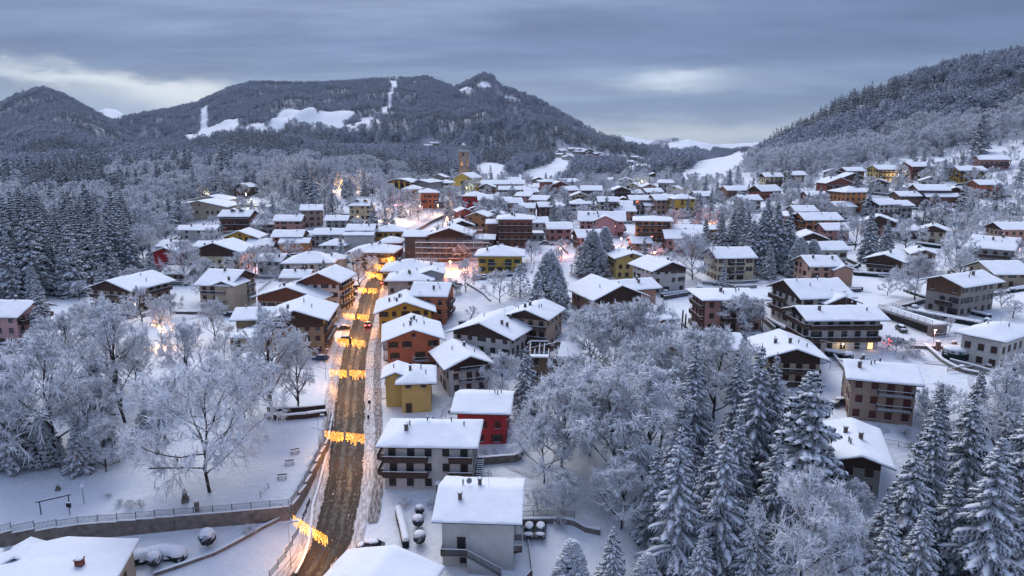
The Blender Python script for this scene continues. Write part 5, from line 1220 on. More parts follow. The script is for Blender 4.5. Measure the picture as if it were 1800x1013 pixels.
# left foreground
for a in [(W_,370,864,205,1.0),(F,95,815,210,1.1),(F,30,800,160,1.1),(F,160,800,140,1.0),(F,185,830,90,1.1),(SP,182,775,138,1.0),(PI_,82,815,90,1.0),(SP,18,825,110,1.25),(SP,140,828,88,1.2),
          (B,222,742,200,1.15),(B,196,690,155,1.2),(F,130,690,130,1.2),(F,333,690,110,1.05),(PI_,276,740,72,1.15),(PI_,300,728,62,1.0),(B,486,738,185,1.25),(B,528,722,130,1.2),(F,284,606,74,.9),(F,378,600,66,1.0),
          (F,362,528,66,1.0),(F,326,496,66,1.0),(F,450,488,50,1.1),(F,478,480,46,1.0),(SP,80,608,108,1.0),(SP,62,520,150,1.0),(SP,22,520,150,1.1),(SP,125,520,105,1.1),(SP,5,470,120,1.1),(SP,202,476,106,1.0),(SP,228,478,100,1.0),
          (F,252,462,62,1.0),(SP,150,440,70,1.2),(SP,208,500,46,1.1),(SP,5,720,120,1.2),(F,250,570,60,1.1),(F,300,560,40,1.2),(F,150,620,80,1.1),(SP,205,790,60,1.1),(F,240,690,90,1.0),(SP,44,800,120,1.1),
          (F,520,322,44,1.1),(F,490,330,46,1.1),(F,455,325,44,1.1),(F,470,345,40,1.0),(F,395,335,30,1.2),(F,370,325,34,1.2),(SP,540,350,62,1.2),(F,505,345,36,1.1),(F,430,735,60,1.0),(F,395,640,50,1.1),(F,420,720,40,1.0),(SP,600,466,52,1.0),(F,632,506,60,1.15),(PI_,240,780,34,1.0)]: tree(*a)
# middle
for a in [(F,878,532,52,1.1),(PI_,914,522,58,1.05),(PI_,965,556,112,1.0),(PI_,1040,486,80,1.15),(PI_,1062,474,74,.9),(PI_,1018,484,52,1.0),(F,934,458,32,1.1),(F,988,455,32,1.0),(SP,925,726,120,1.0),(F,882,692,66,1.1),
          (PI_,972,592,40,1.0),(F,1082,660,118,1.3),(F,1040,650,98,1.1),(F,1120,668,130,1.2),(W_,1160,700,112,1.1),(F,1215,700,110,1.2),(F,1010,740,110,1.1),(B,1062,870,215,1.15),(B,1140,880,225,1.2),(F,985,820,150,1.1),(LA,1215,800,200,1.1),
          (F,1255,740,150,1.0),(F,955,850,110,1.0),(F,990,905,76,1.0),(SP,1150,950,170,1.1),(F,1090,930,120,1.1),(LA,1185,1015,275,1.15),(LA,1262,1010,270,1.1),(LA,1322,850,245,1.1),(LA,1350,840,220,1.0),(CE,1410,885,240,1.05),
          (F,1405,1040,205,.9),(SP,1320,1030,170,1.1),(F,1470,1010,110,1.1),(SP,1588,980,215,1.0),(SP,1625,900,190,1.0),(SP,1688,890,205,1.0),(LA,1722,1040,285,1.35),(SP,1606,1060,180,1.0),(SP,1786,930,240,1.1),(B,1742,830,170,1.2),
          (SP,1370,1050,130,1.1),(PI_,1004,1050,110,1.1),(SP,1076,1040,125,1.0),(PI_,1135,1050,85,1.1),(F,1303,592,70,1.25),(F,1217,492,72,1.0),(SP,1271,506,50,1.0),(F,945,900,40,1.0),(LA,1290,910,190,1.1),(F,1460,950,90,1.1),
          (SP,1238,455,70,1.0),(SP,1265,445,70,1.1),(SP,1288,442,74,1.0),(SP,1312,450,78,1.0),(SP,1336,478,108,1.05),(SP,1360,478,120,1.0),(SP,1382,478,110,1.0),(PI_,1402,488,70,1.0),(PI_,1426,484,62,1.0),(SP,1320,478,90,1.0),(SP,1345,440,90,1.0),(SP,1300,425,70,1.0),
          (SP,1525,462,92,.9),(F,1502,440,54,1.1),(SP,1475,440,44,1.0),(SP,1537,448,40,1.1),(F,1592,440,48,1.3),(F,1608,528,72,1.1),(F,1680,478,60,1.3),(PI_,1722,540,30,1.2),(F,1565,482,20,1.2),(PI_,1622,398,46,1.2),(PI_,1640,385,44,1.1),
          (SP,1440,370,42,1.0),(SP,1462,368,40,1.0),(SP,1524,382,52,1.0),(SP,1500,400,34,1.0),(SP,1720,270,66,1.1),(SP,1590,400,30,1),(PI_,1700,395,40,1.2),(PI_,1772,400,44,1.2),(F,1718,415,34,1.2),(SP,1690,372,50,1.1),(PI_,1750,372,50,1.1),(SP,1790,330,50,1.1),(F,1655,405,44,1.2),
          (SP,997,398,56,.9),(SP,968,384,40,1.0),(SP,1040,374,34,1.0),(SP,985,346,26,1.0),(SP,860,388,30,1.0),(SP,1385,330,44,1.0),(SP,1370,320,44,1.0),(SP,1355,330,34,1.0),(SP,1250,370,40,1),(SP,1195,310,30,1.0),
          (F,1390,560,20,1.2),(F,1362,525,24,1.0),(F,1378,526,22,1.0),(F,1575,620,26,1.1),(F,1600,622,26,1.1),(F,1560,615,24,1.2),(F,1650,585,22,1.0),(F,1668,583,24,1.0),(F,1560,520,30,1.2),(F,1590,560,20,1.1),(F,1780,560,30,1.3),(F,1760,540,30,1.2),
          (F,830,560,22,1.2),(F,770,420,20,1.1),(F,1120,470,26,1.1),(F,1000,580,34,1.1),(F,1150,640,50,1.1),(SP,1300,700,110,1.1),(F,1330,760,100,1.0),(SP,1450,900,120,1.0),(SP,1545,1010,150,1.1),(SP,1660,1000,180,1.1),(SP,1712,760,110,1.1),(SP,1765,760,120,1.0),(F,1790,720,90,1.1),(F,1650,760,80,1.2),(SP,1640,800,130,1.0),(LA,1240,960,200,1.1),(LA,1355,950,190,1.0),(B,1460,1050,170,1.0),(SP,1550,1060,170,1.1),(SP,1230,1060,140,1.1),(LA,1195,865,190,1.0),(LA,1290,780,150,1.1),(SP,1800,1040,240,1.1),(F,1500,920,70,1.1),(B,1100,800,160,1.1),(SP,1240,640,60,1.0),(F,1035,800,150,1.1),(SP,1140,1010,60,1.1),
          (F,770,365,30,1.2),(F,790,362,32,1.2),(F,806,360,30,1.2),(F,700,372,34,1.2),(F,716,376,40,1.1),(SP,706,382,38,1.0),(F,676,372,34,1.2),(F,736,388,24,1.1),(F,756,388,22,1.1),(F,655,345,34,1.2),(F,670,350,34,1.2),(F,640,338,36,1.2),(PI_,585,378,40,1.3),(SP,552,362,60,1.3),(PI_,572,372,40,1.1),(F,620,340,30,1.2),(F,590,330,26,1.2)]: tree(*a)
# woods and gardens: candidates strewn by area, kept where the ground is wooded or a garden is free
def strew(n, y0, y1, a0, a1, seed, fn):
    g = np.random.default_rng(seed); y = np.sqrt(g.uniform(y0**2, y1**2, n)); x = g.uniform(a0, a1, n)*y; return fn(x, y, g)
def wood_pts(x, y, g):
    wd = wooded(x, y)
    # drop what stands behind a crest, out of everybody's sight
    keep = g.random(len(x)) < wd
    return x[keep], y[keep]
area = lambda y0, y1, a0, a1: (y1*y1-y0*y0)/2*(a1-a0)
X1, Y1 = strew(int(area(190, 900, -.86, .9)/52), 190, 900, -.86, .9, 3, wood_pts)
X2, Y2 = strew(int(area(900, 2560, -.92, .95)/58), 900, 2560, -.92, .95, 4, wood_pts)
X3, Y3 = strew(int(area(2560, 4300, -.1, .5)/240), 2560, 4300, -.1, .5, 5, wood_pts)
Xa = np.concatenate([X1, X2, X3]); Ya = np.concatenate([Y1, Y2, Y3])
_ag = np.linspace(-.95, .98, 900); _yg = np.geomspace(80, 5400, 420); _AG, _YG = np.meshgrid(_ag, _yg, indexing='ij')
_el = (T0(_AG*_YG, _YG)-CAMZ)/_YG; _cm = np.maximum.accumulate(_el, axis=1)
ai_ = np.clip(np.searchsorted(_ag, Xa/Ya), 0, 899); yi_ = np.clip(np.searchsorted(_yg, Ya*0.985)-1, 0, 419)
behind = (T0(Xa, Ya)+17-CAMZ)/Ya > _cm[ai_, yi_]
for p_ in FARP:
    if p_[1] > 600: behind &= ~((np.abs(Xa-p_[0]) < 13) & (Ya > p_[1]-75) & (Ya < p_[1]+12))
Xa, Ya = Xa[behind], Ya[behind]; Za = Tz(Xa, Ya)
g_ = np.random.default_rng(9); n_ = len(Xa); aa = Xa/Ya
con = fbm(Xa, Ya, 130, 3)+0.05
con = con+np.where((Ya < 950) & (aa < -.15), -.02, 0)+np.where((Ya > 760) & (Ya < 1400) & (aa > -.5) & (aa < -.25), .22, 0)
con = con+np.where((aa > .3) & (Ya > 500), np.clip((Ya-690)/300, -.35, .38)-0.04, 0)
con = con+np.where(Ya > 1400, -.22, 0)+np.where((Ya > 480) & (Ya < 800) & (aa > -.55) & (aa < -.1), .09, 0)
iscon = con+g_.normal(0, .10, n_) > 0.12
Hh = np.where(iscon, g_.uniform(12, 25, n_), g_.uniform(9, 17.5, n_)); Hh = np.where(Ya > 1300, Hh*0.72, Hh); Hh = np.where((Ya > 620) & iscon, Hh*0.8, Hh)
okh = np.array([not (y < 760 and in_house(x, y, 2.0)) for x, y in zip(Xa, Ya)]); 
if CLEAR: okh &= ~((Ya < 760) & (road_dist(Xa, np.where(Ya < 760, Ya, 1e5)) < 7)) if len(Xa) < 400000 else True
Xa, Ya, Za, iscon, Hh = Xa[okh], Ya[okh], Za[okh], iscon[okh], Hh[okh]
pxh = Hh*FPX/(Ya*cp_-(Za-CAMZ)*sp_); uu = 900+FPX*Xa/(Ya*cp_-(Za-CAMZ)*sp_)
inview = (uu > -60) & (uu < 1860)
# gardens of the town
def garden(x, y, g):
    wd = wooded(x, y); a = x/y; keep = (wd < .3) & (y > 225) & (g.random(len(x)) < 0.55) & ~cleared(x, y); return x[keep], y[keep]
Xg, Yg = strew(5200, 215, 760, -.72, .84, 31, garden)
lane_pts = np.vstack([smooth_line(np.array(hits(pp))[:, :2], 6) for pp, _ in LANES])
cnt = 0
for x, y in zip(Xg, Yg):
    if in_house(x, y, 1.0) or road_dist(x, y)[0] < 9 or (np.hypot(lane_pts[:, 0]-x, lane_pts[:, 1]-y) < 5).any(): continue
    z = tz(x, y); u_, v_, Zc = proj((x, y, z))
    # leave the fronts of houses free
    bad = False
    kind = q.choices(['frosted_tree', 'spruce', 'pine'], [.68, .24, .08])[0]; H = q.uniform(4.5, 10.5) if kind != 'spruce' else q.uniform(7, 15)
    for (lb, sh_, pu, pv, pw) in PLACES:
        if abs(pu-u_) < pw*0.5+H*.3*FPX/Zc and 0 < v_-pv < 26+H*FPX/Zc*0.75 and pw > 24: bad = True; break
    if bad and q.random() < 0.88: continue
    TREES.append(dict(kind=kind, x=x, y=y, z=z, H=H, w=1.1, rot=q.uniform(0, 6.28), hand=False, px=H*FPX/Zc)); cnt += 1
def far_garden(x, y, g):
    wd = wooded(x, y); keep = (wd < .3) & ~cleared(x, y) & (g.random(len(x)) < .8); return x[keep], y[keep]
Xf, Yf = strew(5200, 330, 900, -.5, .85, 37, far_garden); Kf = fbm(Xf, Yf, 45, 2)
for x, y, k_ in zip(Xf, Yf, Kf):
    if k_ < -.05 or in_house(x, y, 1.5) or (np.hypot(lane_pts[:, 0]-x, lane_pts[:, 1]-y) < 5).any(): continue
    z = tz(x, y); u_, v_, Zc = proj((x, y, z)); H = q.uniform(5, 11)
    if any(abs(pu-u_) < pw*0.5+2 and 2 < v_-pv < H*FPX/Zc*.8 and pw > 20 for (lb, sh_, pu, pv, pw) in PLACES) and q.random() < .8: continue
    kind = q.choices(['frosted_tree', 'spruce'], [.72, .28])[0]; TREES.append(dict(kind=kind, x=x, y=y, z=z, H=H*(1.35 if kind == 'spruce' else 1), w=1.1, rot=q.uniform(0, 6.28), hand=False, px=H*FPX/Zc)); cnt += 1
print('garden trees', cnt, 'wood', inview.sum(), 'conifers', iscon[inview].sum())
# the largest of the wood stand as single trees too, the rest is one wood
def vis_rank(mask, n):
    idx = np.where(mask & inview)[0]; return idx[np.argsort(-pxh[idx])][:n]
nc = sum(t['kind'] in ('spruce', 'cedar', 'larch') for t in TREES); nf = sum(t['kind'] in ('frosted_tree', 'birch', 'wide_tree') for t in TREES)
single_idx = list(vis_rank(iscon, max(0, 296-nc)))+list(vis_rank(~iscon, max(0, 296-nf)))
for i in single_idx:
    TREES.append(dict(kind='spruce' if iscon[i] else 'frosted_tree', x=Xa[i], y=Ya[i], z=Za[i]-.2, H=Hh[i], w=1.1, rot=q.uniform(0, 6.28), hand=False, px=pxh[i], wood=True))
rest = np.ones(len(Xa), bool); rest[single_idx] = False; rest &= inview
# no more than about 290 of a kind singly, the smallest in view join the wood
extra = []
for ks in (('frosted_tree', 'birch', 'wide_tree'), ('spruce', 'cedar', 'larch')):
    lst = sorted([t for t in TREES if t['kind'] in ks], key=lambda t: -t['px'])
    for t in lst[292:]: TREES.remove(t); extra.append(t)
if extra:
    Xa = np.append(Xa, [t['x'] for t in extra]); Ya = np.append(Ya, [t['y'] for t in extra]); Za = np.append(Za, [t['z'] for t in extra])
    iscon = np.append(iscon, [t['kind'] not in ('frosted_tree', 'birch', 'wide_tree') for t in extra]); Hh = np.append(Hh, [t['H'] for t in extra]); rest = np.append(rest, np.ones(len(extra), bool))
# labels: what the tree is, how big, and where it stands beside the nearest landmark
KW = {'frosted_tree': 'frosted bare tree', 'birch': 'tall frosted birch', 'wide_tree': 'spreading frosted bare tree', 'spruce': 'snow-laden spruce', 'cedar': 'heavily snowed cedar', 'larch': 'feathery snow-dusted conifer', 'pine': 'rounded snowy evergreen'}
CW = {'frosted_tree': 'frosted_tree', 'birch': 'birch_tree', 'wide_tree': 'park_tree', 'spruce': 'spruce_tree', 'cedar': 'cedar_tree', 'larch': 'larch_tree', 'pine': 'evergreen_tree'}
LMK = [(s, u_, v_) for (lb, s, u_, v_, pw) in PLACES if s != lb or pw > 40]
LMK += [('stone church tower', 811, 300), ('glass-roofed hall', 830, 960)] if False else [('church tower', 811, 300)]
buckets = {}
for t in TREES:
    u_, vb, Zc = proj((t['x'], t['y'], t['z'])); um, vm_ = u_, vb-t['px']*.45; t['u'], t['v'] = um, vm_
    best = min(LMK, key=lambda l: (l[1]-um)**2+((l[2]-vm_)*1.2)**2); dd = math.hypot(best[1]-um, best[2]-vm_)
    if abs(best[1]-um) > abs(best[2]-vm_)*.8: rel = 'left of' if um < best[1] else 'right of'
    else: rel = 'behind' if vm_ < best[2] else 'in front of'
    t['d'] = dd
    buckets.setdefault((t['kind'], best[0], rel), []).append(t)
ORD = ['', 'second', 'third', 'fourth', 'fifth', 'sixth', 'seventh', 'eighth', 'ninth', 'tenth', 'eleventh', 'twelfth']
for (kd, nm, rel), lst in buckets.items():
    lst.sort(key=lambda t: t['d'])
    for i, t in enumerate(lst):
        if len(lst) == 1: t['label'] = '%s %s the %s' % (KW[kd], rel, nm)
        elif i < 12 and not (t.get('wood') and i > 3): t['label'] = ('%s, %s nearest, %s the %s' % (KW[kd], ORD[i], rel, nm)) if i else ('%s standing nearest %s the %s' % (KW[kd], rel, nm))
        else: t['label'] = '%s in the dense wood %s the %s' % (KW[kd], rel, nm); t['grp'] = '%s trees in the wood %s the %s' % (kd.split('_')[0], rel, nm)
for t in TREES:
    if len(t['label'].split()) > 16: t['label'] = t['label'].replace('frosted bare tree', 'frosted tree').replace('snow-laden spruce', 'spruce').replace(' standing nearest', ' nearest').replace(', right of the', ', beyond the') if len(t['label'].split()) > 17 else t['label'].replace('frosted bare tree', 'frosted tree').replace('snow-laden spruce', 'spruce').replace('rounded snowy evergreen', 'rounded evergreen').replace(' standing nearest', ' nearest')
cnts = {}
for t in TREES:
    kd = t['kind']; small = t['px'] < 62; key = kd
    if small: key = {'frosted_tree': 'frosted_tree_small', 'spruce': 'spruce_small', 'pine': 'pine_small'}.get(kd, kd)
    c = cnts[key] = cnts.get(key, -1)+1; H0, tm, cm = TM[key][c % len(TM[key])]
    s = t['H']/H0; nm = CW[kd]
    grp = t.get('grp') or {'frosted_tree': 'frosted bare trees', 'birch': 'frosted birches', 'wide_tree': 'spreading park trees', 'spruce': 'snow-laden spruces', 'cedar': 'cedars', 'larch': 'feathery conifers', 'pine': 'rounded evergreens'}[kd]
    root = empty(nm, (t['x'], t['y'], t['z']), t['rot']); root.scale = (s*t['w'], s*t['w'], s)
    tag(root, t['label'], 'tree', grp); link('trunk', tm, root); link('crown', cm, root)
fi = np.where(rest & (Ya < 760)); mi_ = np.where(rest & (Ya >= 760))
def wood_obj(name, sel, con_, label, cat, midrange):
    ii = np.where(sel & (iscon == con_))[0]
    if not len(ii): return
    if con_: protos = [m[2] for m in TM['spruce_small']] if midrange else FAR['spruce']; H0 = 16.0
    else: protos = [m[2] for m in TM['frosted_tree_small']] if midrange else FAR['frosted']; H0 = 10.0 if midrange else 11.0
    gg = np.random.default_rng(len(ii)); scatter(name, np.stack([Xa[ii], Ya[ii], Za[ii]-.3], 1), gg.uniform(0, 6.28, len(ii)), Hh[ii]/H0*gg.uniform(.9, 1.15, len(ii)), gg.integers(0, len(protos), len(ii)), protos, label, None, cat)
near_ = Ya < 620
wood_obj('spruce_wood', rest & near_, True, 'snow-laden spruces of the woods around the town', 'wood', True)
wood_obj('frosted_wood', rest & near_, False, 'frosted bare trees of the woods around the town', 'wood', True)
wood_obj('mountain_spruce_wood', rest & ~near_, True, 'dark snow-dusted conifers covering the mountainsides', 'wood', False)
wood_obj('mountain_frosted_wood', rest & ~near_, False, 'frosted grey broadleaf forest covering the mountainsides', 'wood', False)
# ------------------------------------------------------------------ walls, fences, hedges
def wpts(px, h=0.0): return [hit(u, v) if not isinstance(u, tuple) else np.array(u) for u, v in px]
def lerp_line(P, step):
    P = np.array([p[:2] for p in P]); s = np.concatenate([[0], np.cumsum(np.hypot(*np.diff(P, axis=0).T))]); n = max(2, int(round(s[-1]/step))+1)
    k = np.linspace(0, s[-1], n); return np.stack([np.interp(k, s, P[:, 0]), np.interp(k, s, P[:, 1])], 1)
def box_seg(b, p, q_, z0, z1, z2, z3, th, mi=0):
    d = np.array(q_)-np.array(p); d = d/max(np.hypot(*d), 1e-6); n = np.array([-d[1], d[0]])*th/2
    vv = []
    for pt, za, zb in ((p, z0, z1), (q_, z2, z3)):
        for s_ in (-1, 1):
            for z in (za, zb): vv.append((pt[0]+n[0]*s_, pt[1]+n[1]*s_, z))
    b.add(vv, [(0,1,3,2),(4,6,7,5),(0,4,5,1),(2,3,7,6),(1,5,7,3),(0,2,6,4)], mi)
def wall(px, h, th, mat, label, name='garden_wall', cat='wall', snow=.22, step=2.2, stepped=False, down=1.2, group=None):
    P = lerp_line(wpts(px), step); Z = Tz(P[:, 0], P[:, 1]); b, s = MB(), MB(); c = np.array([P[0][0], P[0][1], Z[0]])
    L_ = P-c[:2]
    for i in range(len(P)-1):
        za, zb = Z[i]-c[2], Z[i+1]-c[2]
        if stepped: za = zb = max(za, zb)
        box_seg(b, L_[i], L_[i+1], za-down, za+h, zb-down, zb+h, th)
        w0 = rnd.uniform(.7, 1.2)*snow; w1 = rnd.uniform(.7, 1.2)*snow
        box_seg(s, L_[i], L_[i+1], za+h+.005, za+h+w0, zb+h+.005, zb+h+w1, th+.10)
    root = empty(name, tuple(c)); b.build('wall', mat, root); s.build('snow_cap', SNOW, root); tag(root, label, cat, group); return root
def hedge(px, h, th, label, step=.8, group=None, dark=(0.02, 0.03, 0.02)):
    P = lerp_line(wpts(px), .35); Z = Tz(P[:, 0], P[:, 1]); b, s = MB(), MB(); c = np.array([P[0][0], P[0][1], Z[0]]); L_ = P-c[:2]; q_ = random.Random(len(P))
    d = np.gradient(L_, axis=0); d /= np.hypot(d[:, 0], d[:, 1])[:, None]
    def sweep(mb, prof, j):
        n = len(prof); b0 = len(mb.v)
        for i in range(len(L_)):
            f = .8 if i in (0, len(L_)-1) else 1
            for x, z in prof: mb.v.append((L_[i][0]+(-d[i][1])*(x*f+q_.uniform(-j, j)), L_[i][1]+d[i][0]*(x*f+q_.uniform(-j, j)), Z[i]-c[2]+z+q_.uniform(-j, j)))
        for i in range(len(L_)-1):
            for k in range(n): k2 = (k+1) % n; mb.f.append((b0+i*n+k, b0+i*n+k2, b0+(i+1)*n+k2, b0+(i+1)*n+k)); mb.m.append(0)
        mb.f.append(tuple(b0+k for k in range(n))[::-1]); mb.m.append(0); mb.f.append(tuple(b0+(len(L_)-1)*n+k for k in range(n))); mb.m.append(0)
    t = th/2; sweep(b, [(-t*.9, -.3), (-t, h*.3), (-t, h*.7), (-t*.8, h), (t*.8, h), (t, h*.7), (t, h*.3), (t*.9, -.3)], .05); sweep(s, [(-t*.98, h*.86), (-t*.9, h*1.08), (-t*.3, h+.27), (t*.3, h+.27), (t*.9, h*1.08), (t*.98, h*.86)], .035)
    root = empty('hedge', tuple(c)); b.build('foliage', NEEDLE, root); s.build('snow_cap', SNOW, root, smooth=True); tag(root, label, 'hedge', group); return root
def bush(u, v, r, label, ball=False, group='snow-covered bushes', P=None):
    p = hit(u, v) if P is None else P; root = empty('bush', tuple(p), rnd.uniform(0, 6))
    if ball:
        b, s = MB(), MB(); b.tube([(0, 0, -.3), (0, 0, r*.8)], .05, 5); b.blob((0, 0, r*1.35), r, 0, 16, 10, .10, int(u)); s.blob((0, 0, r*1.95), r*.86, 0, 14, 7, .10, int(v), (1, 1, .52))
        b.build('foliage', NEEDLEG, root); s.build('snow_cap', SNOW, root, smooth=True)
    else:
        H0, tm, cm = TM['frosted_tree_small'][int(u) % 3]; k = r*2/9.0; o = link('stems', tm, root); o2 = link('twigs', cm, root)
        for x in (o, o2): x.scale = (k*1.2, k*1.2, k*.75); x.location.z = -.25*r
    tag(root, label, 'bush', group); return root
def fence(px, h, label, panel=2.4, mat=None, lift=0.0, stepped=True, name='metal_fence', bal=.14, snow=True, depth0=0, wood=False, group=None):
    P = lerp_line(wpts(px), panel) if not isinstance(px, np.ndarray) else px; Z = Tz(P[:, 0], P[:, 1])+lift; c = np.array([P[0][0], P[0][1], Z[0]]); L_ = P-c[:2]; root = empty(name, tuple(c)); mat = mat or METAL
    pm = MB(); pm.box(-.035, .035, -.035, .035, -.5, h+.08, 0); pm.box(-.05, .05, -.05, .05, h+.08, h+.16, 1); pme = pm.mesh('post', [mat, SNOW])
    for i in range(len(P)-1):
        a, b_ = L_[i], L_[i+1]; ln = math.hypot(*(b_-a)); za, zb = Z[i]-c[2], Z[i+1]-c[2]
        if stepped: za = zb = max(za, zb)+.04
        g = MB(); n = max(2, int(ln/bal)); up_ = (b_-a)/ln
        if wood:
            for k in range(3):
                z_ = .25+k*.32; box_seg(g, a, b_, za+z_, za+z_+.13, zb+z_, zb+z_+.13, .05)
            box_seg(g, a, b_, za+.25+.64+.131, za+.25+.64+.22, zb+.25+.64+.131, zb+.25+.64+.22, .09, 1)
        else:
            for k in range(1, n):
                p = a+(b_-a)*k/n; z = za+(zb-za)*k/n; g.box(p[0]-.013, p[0]+.013, p[1]-.013, p[1]+.013, z+.08, z+h-.05, 0)
            for zz in (.08, h-.05): box_seg(g, a, b_, za+zz-.025, za+zz+.02, zb+zz-.025, zb+zz+.02, .04)
            if snow: box_seg(g, a, b_, za+h-.028, za+h+.03, zb+h-.028, zb+h+.03, .055, 1)
        g.build('panel', [mat, SNOW], root); link('post', pme, root, (a[0], a[1], za))
    link('post', pme, root, (L_[-1][0], L_[-1][1], Z[-1]-c[2])); tag(root, label, 'fence', group); return root

# park terrace: retaining wall of masonry bays with the stepped railing on its top
def terrace(line, label_w, label_f, bay, zlow, fh=1.15):
    P = lerp_line(line, bay); root = empty('retaining_wall', (P[0][0], P[0][1], tz(*P[0]))); c = np.array([*P[0], tz(*P[0])]); tops = []
    ins = []
    for i in range(len(P)-1):
        mid = (P[i]+P[i+1])/2; d = P[i+1]-P[i]; ln = np.hypot(*d); n = np.array([-d[1], d[0]])/ln
        zi = tz(*(mid+n*1.6)); zo = tz(*(mid-n*1.4)); top = zi+.22; tops.append(top); g = MB()
        ins.append(zi)
        box_seg(g, P[i]-c[:2]-n*.35+d*.003, P[i+1]-c[:2]-n*.35-d*.003, zo-1.2-c[2], top-c[2], zo-1.2-c[2], top-c[2], .5); g.build('wall_bay', STONE, root)
        s = MB(); box_seg(s, P[i]-c[:2]-n*.35, P[i+1]-c[:2]-n*.35, top-c[2]+.004, top-c[2]+.15, top-c[2]+.004, top-c[2]+.15, .66); s.build('snow_cap', SNOW, root)
    tag(root, label_w, 'wall')
    fr = empty('metal_fence', tuple(c)); pm = MB(); pm.box(-.035, .035, -.035, .035, 0, fh+.1); pme = pm.mesh('post', GALV)
    for i in range(len(P)-1):
        a, b_ = P[i]-c[:2], P[i+1]-c[:2]; d = (b_-a)/np.hypot(*(b_-a)); n = np.array([-d[1], d[0]]); a = a-n*.3; b_ = b_-n*.3; z = tops[i]-c[2]+.05; g = MB(); m = int(np.hypot(*(b_-a))/.17)
        for k in range(1, m):
            p = a+(b_-a)*k/m; g.box(p[0]-.018, p[0]+.018, p[1]-.018, p[1]+.018, z+.1, z+fh+.05)
        for zz in (.12, fh-.12): box_seg(g, a, b_, z+zz-.03, z+zz+.02, z+zz-.03, z+zz+.02, .05)
        g.build('panel', GALV, fr); link('post', pme, fr, (a[0], a[1], z)); link('post', pme, fr, (b_[0]-d[0]*.08, b_[1]-d[1]*.08, z))
    tag(fr, label_f, 'fence')
terrace([np.array([x, y]) for x, y in zip(PFX, PFY)], 'long brown masonry retaining wall below the snowy park at the left', 'stepped grey railing along the park wall at the bottom left', 3.0, 0)
terrace([np.array([x, y]) for x, y in zip(PRX[:5], PRY[:5])], 'masonry retaining wall of the park alongside the street', 'grey railing on top of the park wall alongside the street', 3.0, 0)
fence([(-10,828),(60,822),(130,826),(190,824),(232,800),(280,775)], 1.3, 'dark park fence running up the slope behind the swing', 2.6)
# near the street, lower left
wall([(270,1013),(330,993),(380,975),(430,948),(470,925),(505,905)], .55, .35, STONE, 'low curved stone kerb wall with snow at the bottom left', down=.6, snow=.12)
fence([(474,1020),(500,985),(520,950),(535,915),(545,885)], 1.1, 'railing down the left side of the street at the bottom', 2.4, lift=.1)
wall([(520,1013),(535,985),(545,950),(548,915),(550,890),(560,860),(575,800)], .45, .3, STONE, 'low brown roadside wall left of the street', down=.5, snow=.1)
wall([(820,818),(860,816),(915,812),(921,795)], 1.5, .4, STONE, 'dark stone terrace wall beneath the bright red house', snow=.15)
wall([(830,848),(872,850),(915,848)], .9, .35, CONC, 'pale concrete wall at the foot of the stone terrace', snow=.2)
fence([(832,846),(848,846),(864,849)], .95, 'short dark railing beside the stairs behind the white apartment house', 2.2, lift=.9)
wall([(914,922),(960,920),(1000,918),(1030,935),(1055,940)], .9, .4, STONE, 'curved snow-capped stone wall around the pergola yard', snow=.22)
fence([(914,912),(960,910),(1010,912)], 1.0, 'dark railing in front of the white pergola', 2.2, lift=.3)
wall([(466,735),(500,738),(540,735),(574,730)], 1.0, .8, WOOD, 'dark timber pen with a snow-covered top at the rear of the park', name='timber_pen', cat='pen', snow=.25)
wall([(470,726),(500,728),(540,726),(572,722)], 1.3, .25, WOOD, 'rear timber boards of the dark pen in the park', name='timber_pen', cat='pen', snow=.2)
hedge([(700,905),(708,935),(714,965)], 1.5, 1.1, 'straight clipped hedge with a flat snow top beside the ball bushes')
for u_, v_, r_, tx in [(738,958,1.0,'front'), (735,928,.95,'middle'), (738,906,.8,'rear')]: bush(u_, v_, r_, tx+' ball-shaped bush beside the clipped hedge', True, 'ball-shaped bushes beside the hedge')
for u_, v_, r_, tx in [(712,890,1.0,'twiggy bush at the rear end of the clipped hedge'), (762,892,1.1,'twiggy bush in front of the white apartment house'), (440,938,1.0,'frosted shrub near the low curved kerb wall'), (228,892,.8,'left thin shrub on the park lawn'), (245,890,.7,'right thin shrub on the park lawn'), (210,888,.6,'small bare sapling on the park lawn beside the railing'), (190,875,.5,'smallest bare sapling in the open park lawn'), (468,775,.7,'frosted shrub on the lawn near the timber pen'), (240,778,.5,'tiny shrub inside the dark park fence'),(985,925,1.1,'dark shrub on the curved yard wall'),(1600,625,.7,'bush below the garden fence on the right')]: bush(u_, v_, r_, tx)
bush(366,962,1.3,'large round snow cushion bush in the lower garden', True); bush(272,998,1.1,'small round snow cushion bush by the mound', True)
# snow-laden thicket in the lower garden
p = hit(262,985); b = MB(); s_ = MB()
for i in range(16):
    a = i/15*2-1; b.blob((a*4.3, math.sin(a*3)*.7-a*1.1, .6), 1.25, 0, 9, 6, .2, i, (1, .9, .75)); s_.blob((a*4.3, math.sin(a*3)*.7-a*1.1+.25, 1.15), 1.35, 0, 12, 7, .14, i+20, (1, .95, .55))
root = empty('bush', tuple(p), .25); b.build('foliage', NEEDLE, root); s_.build('snow_cap', SNOW, root, smooth=True); tag(root, 'long sprawling thicket buried under snow in the lower garden', 'bush')

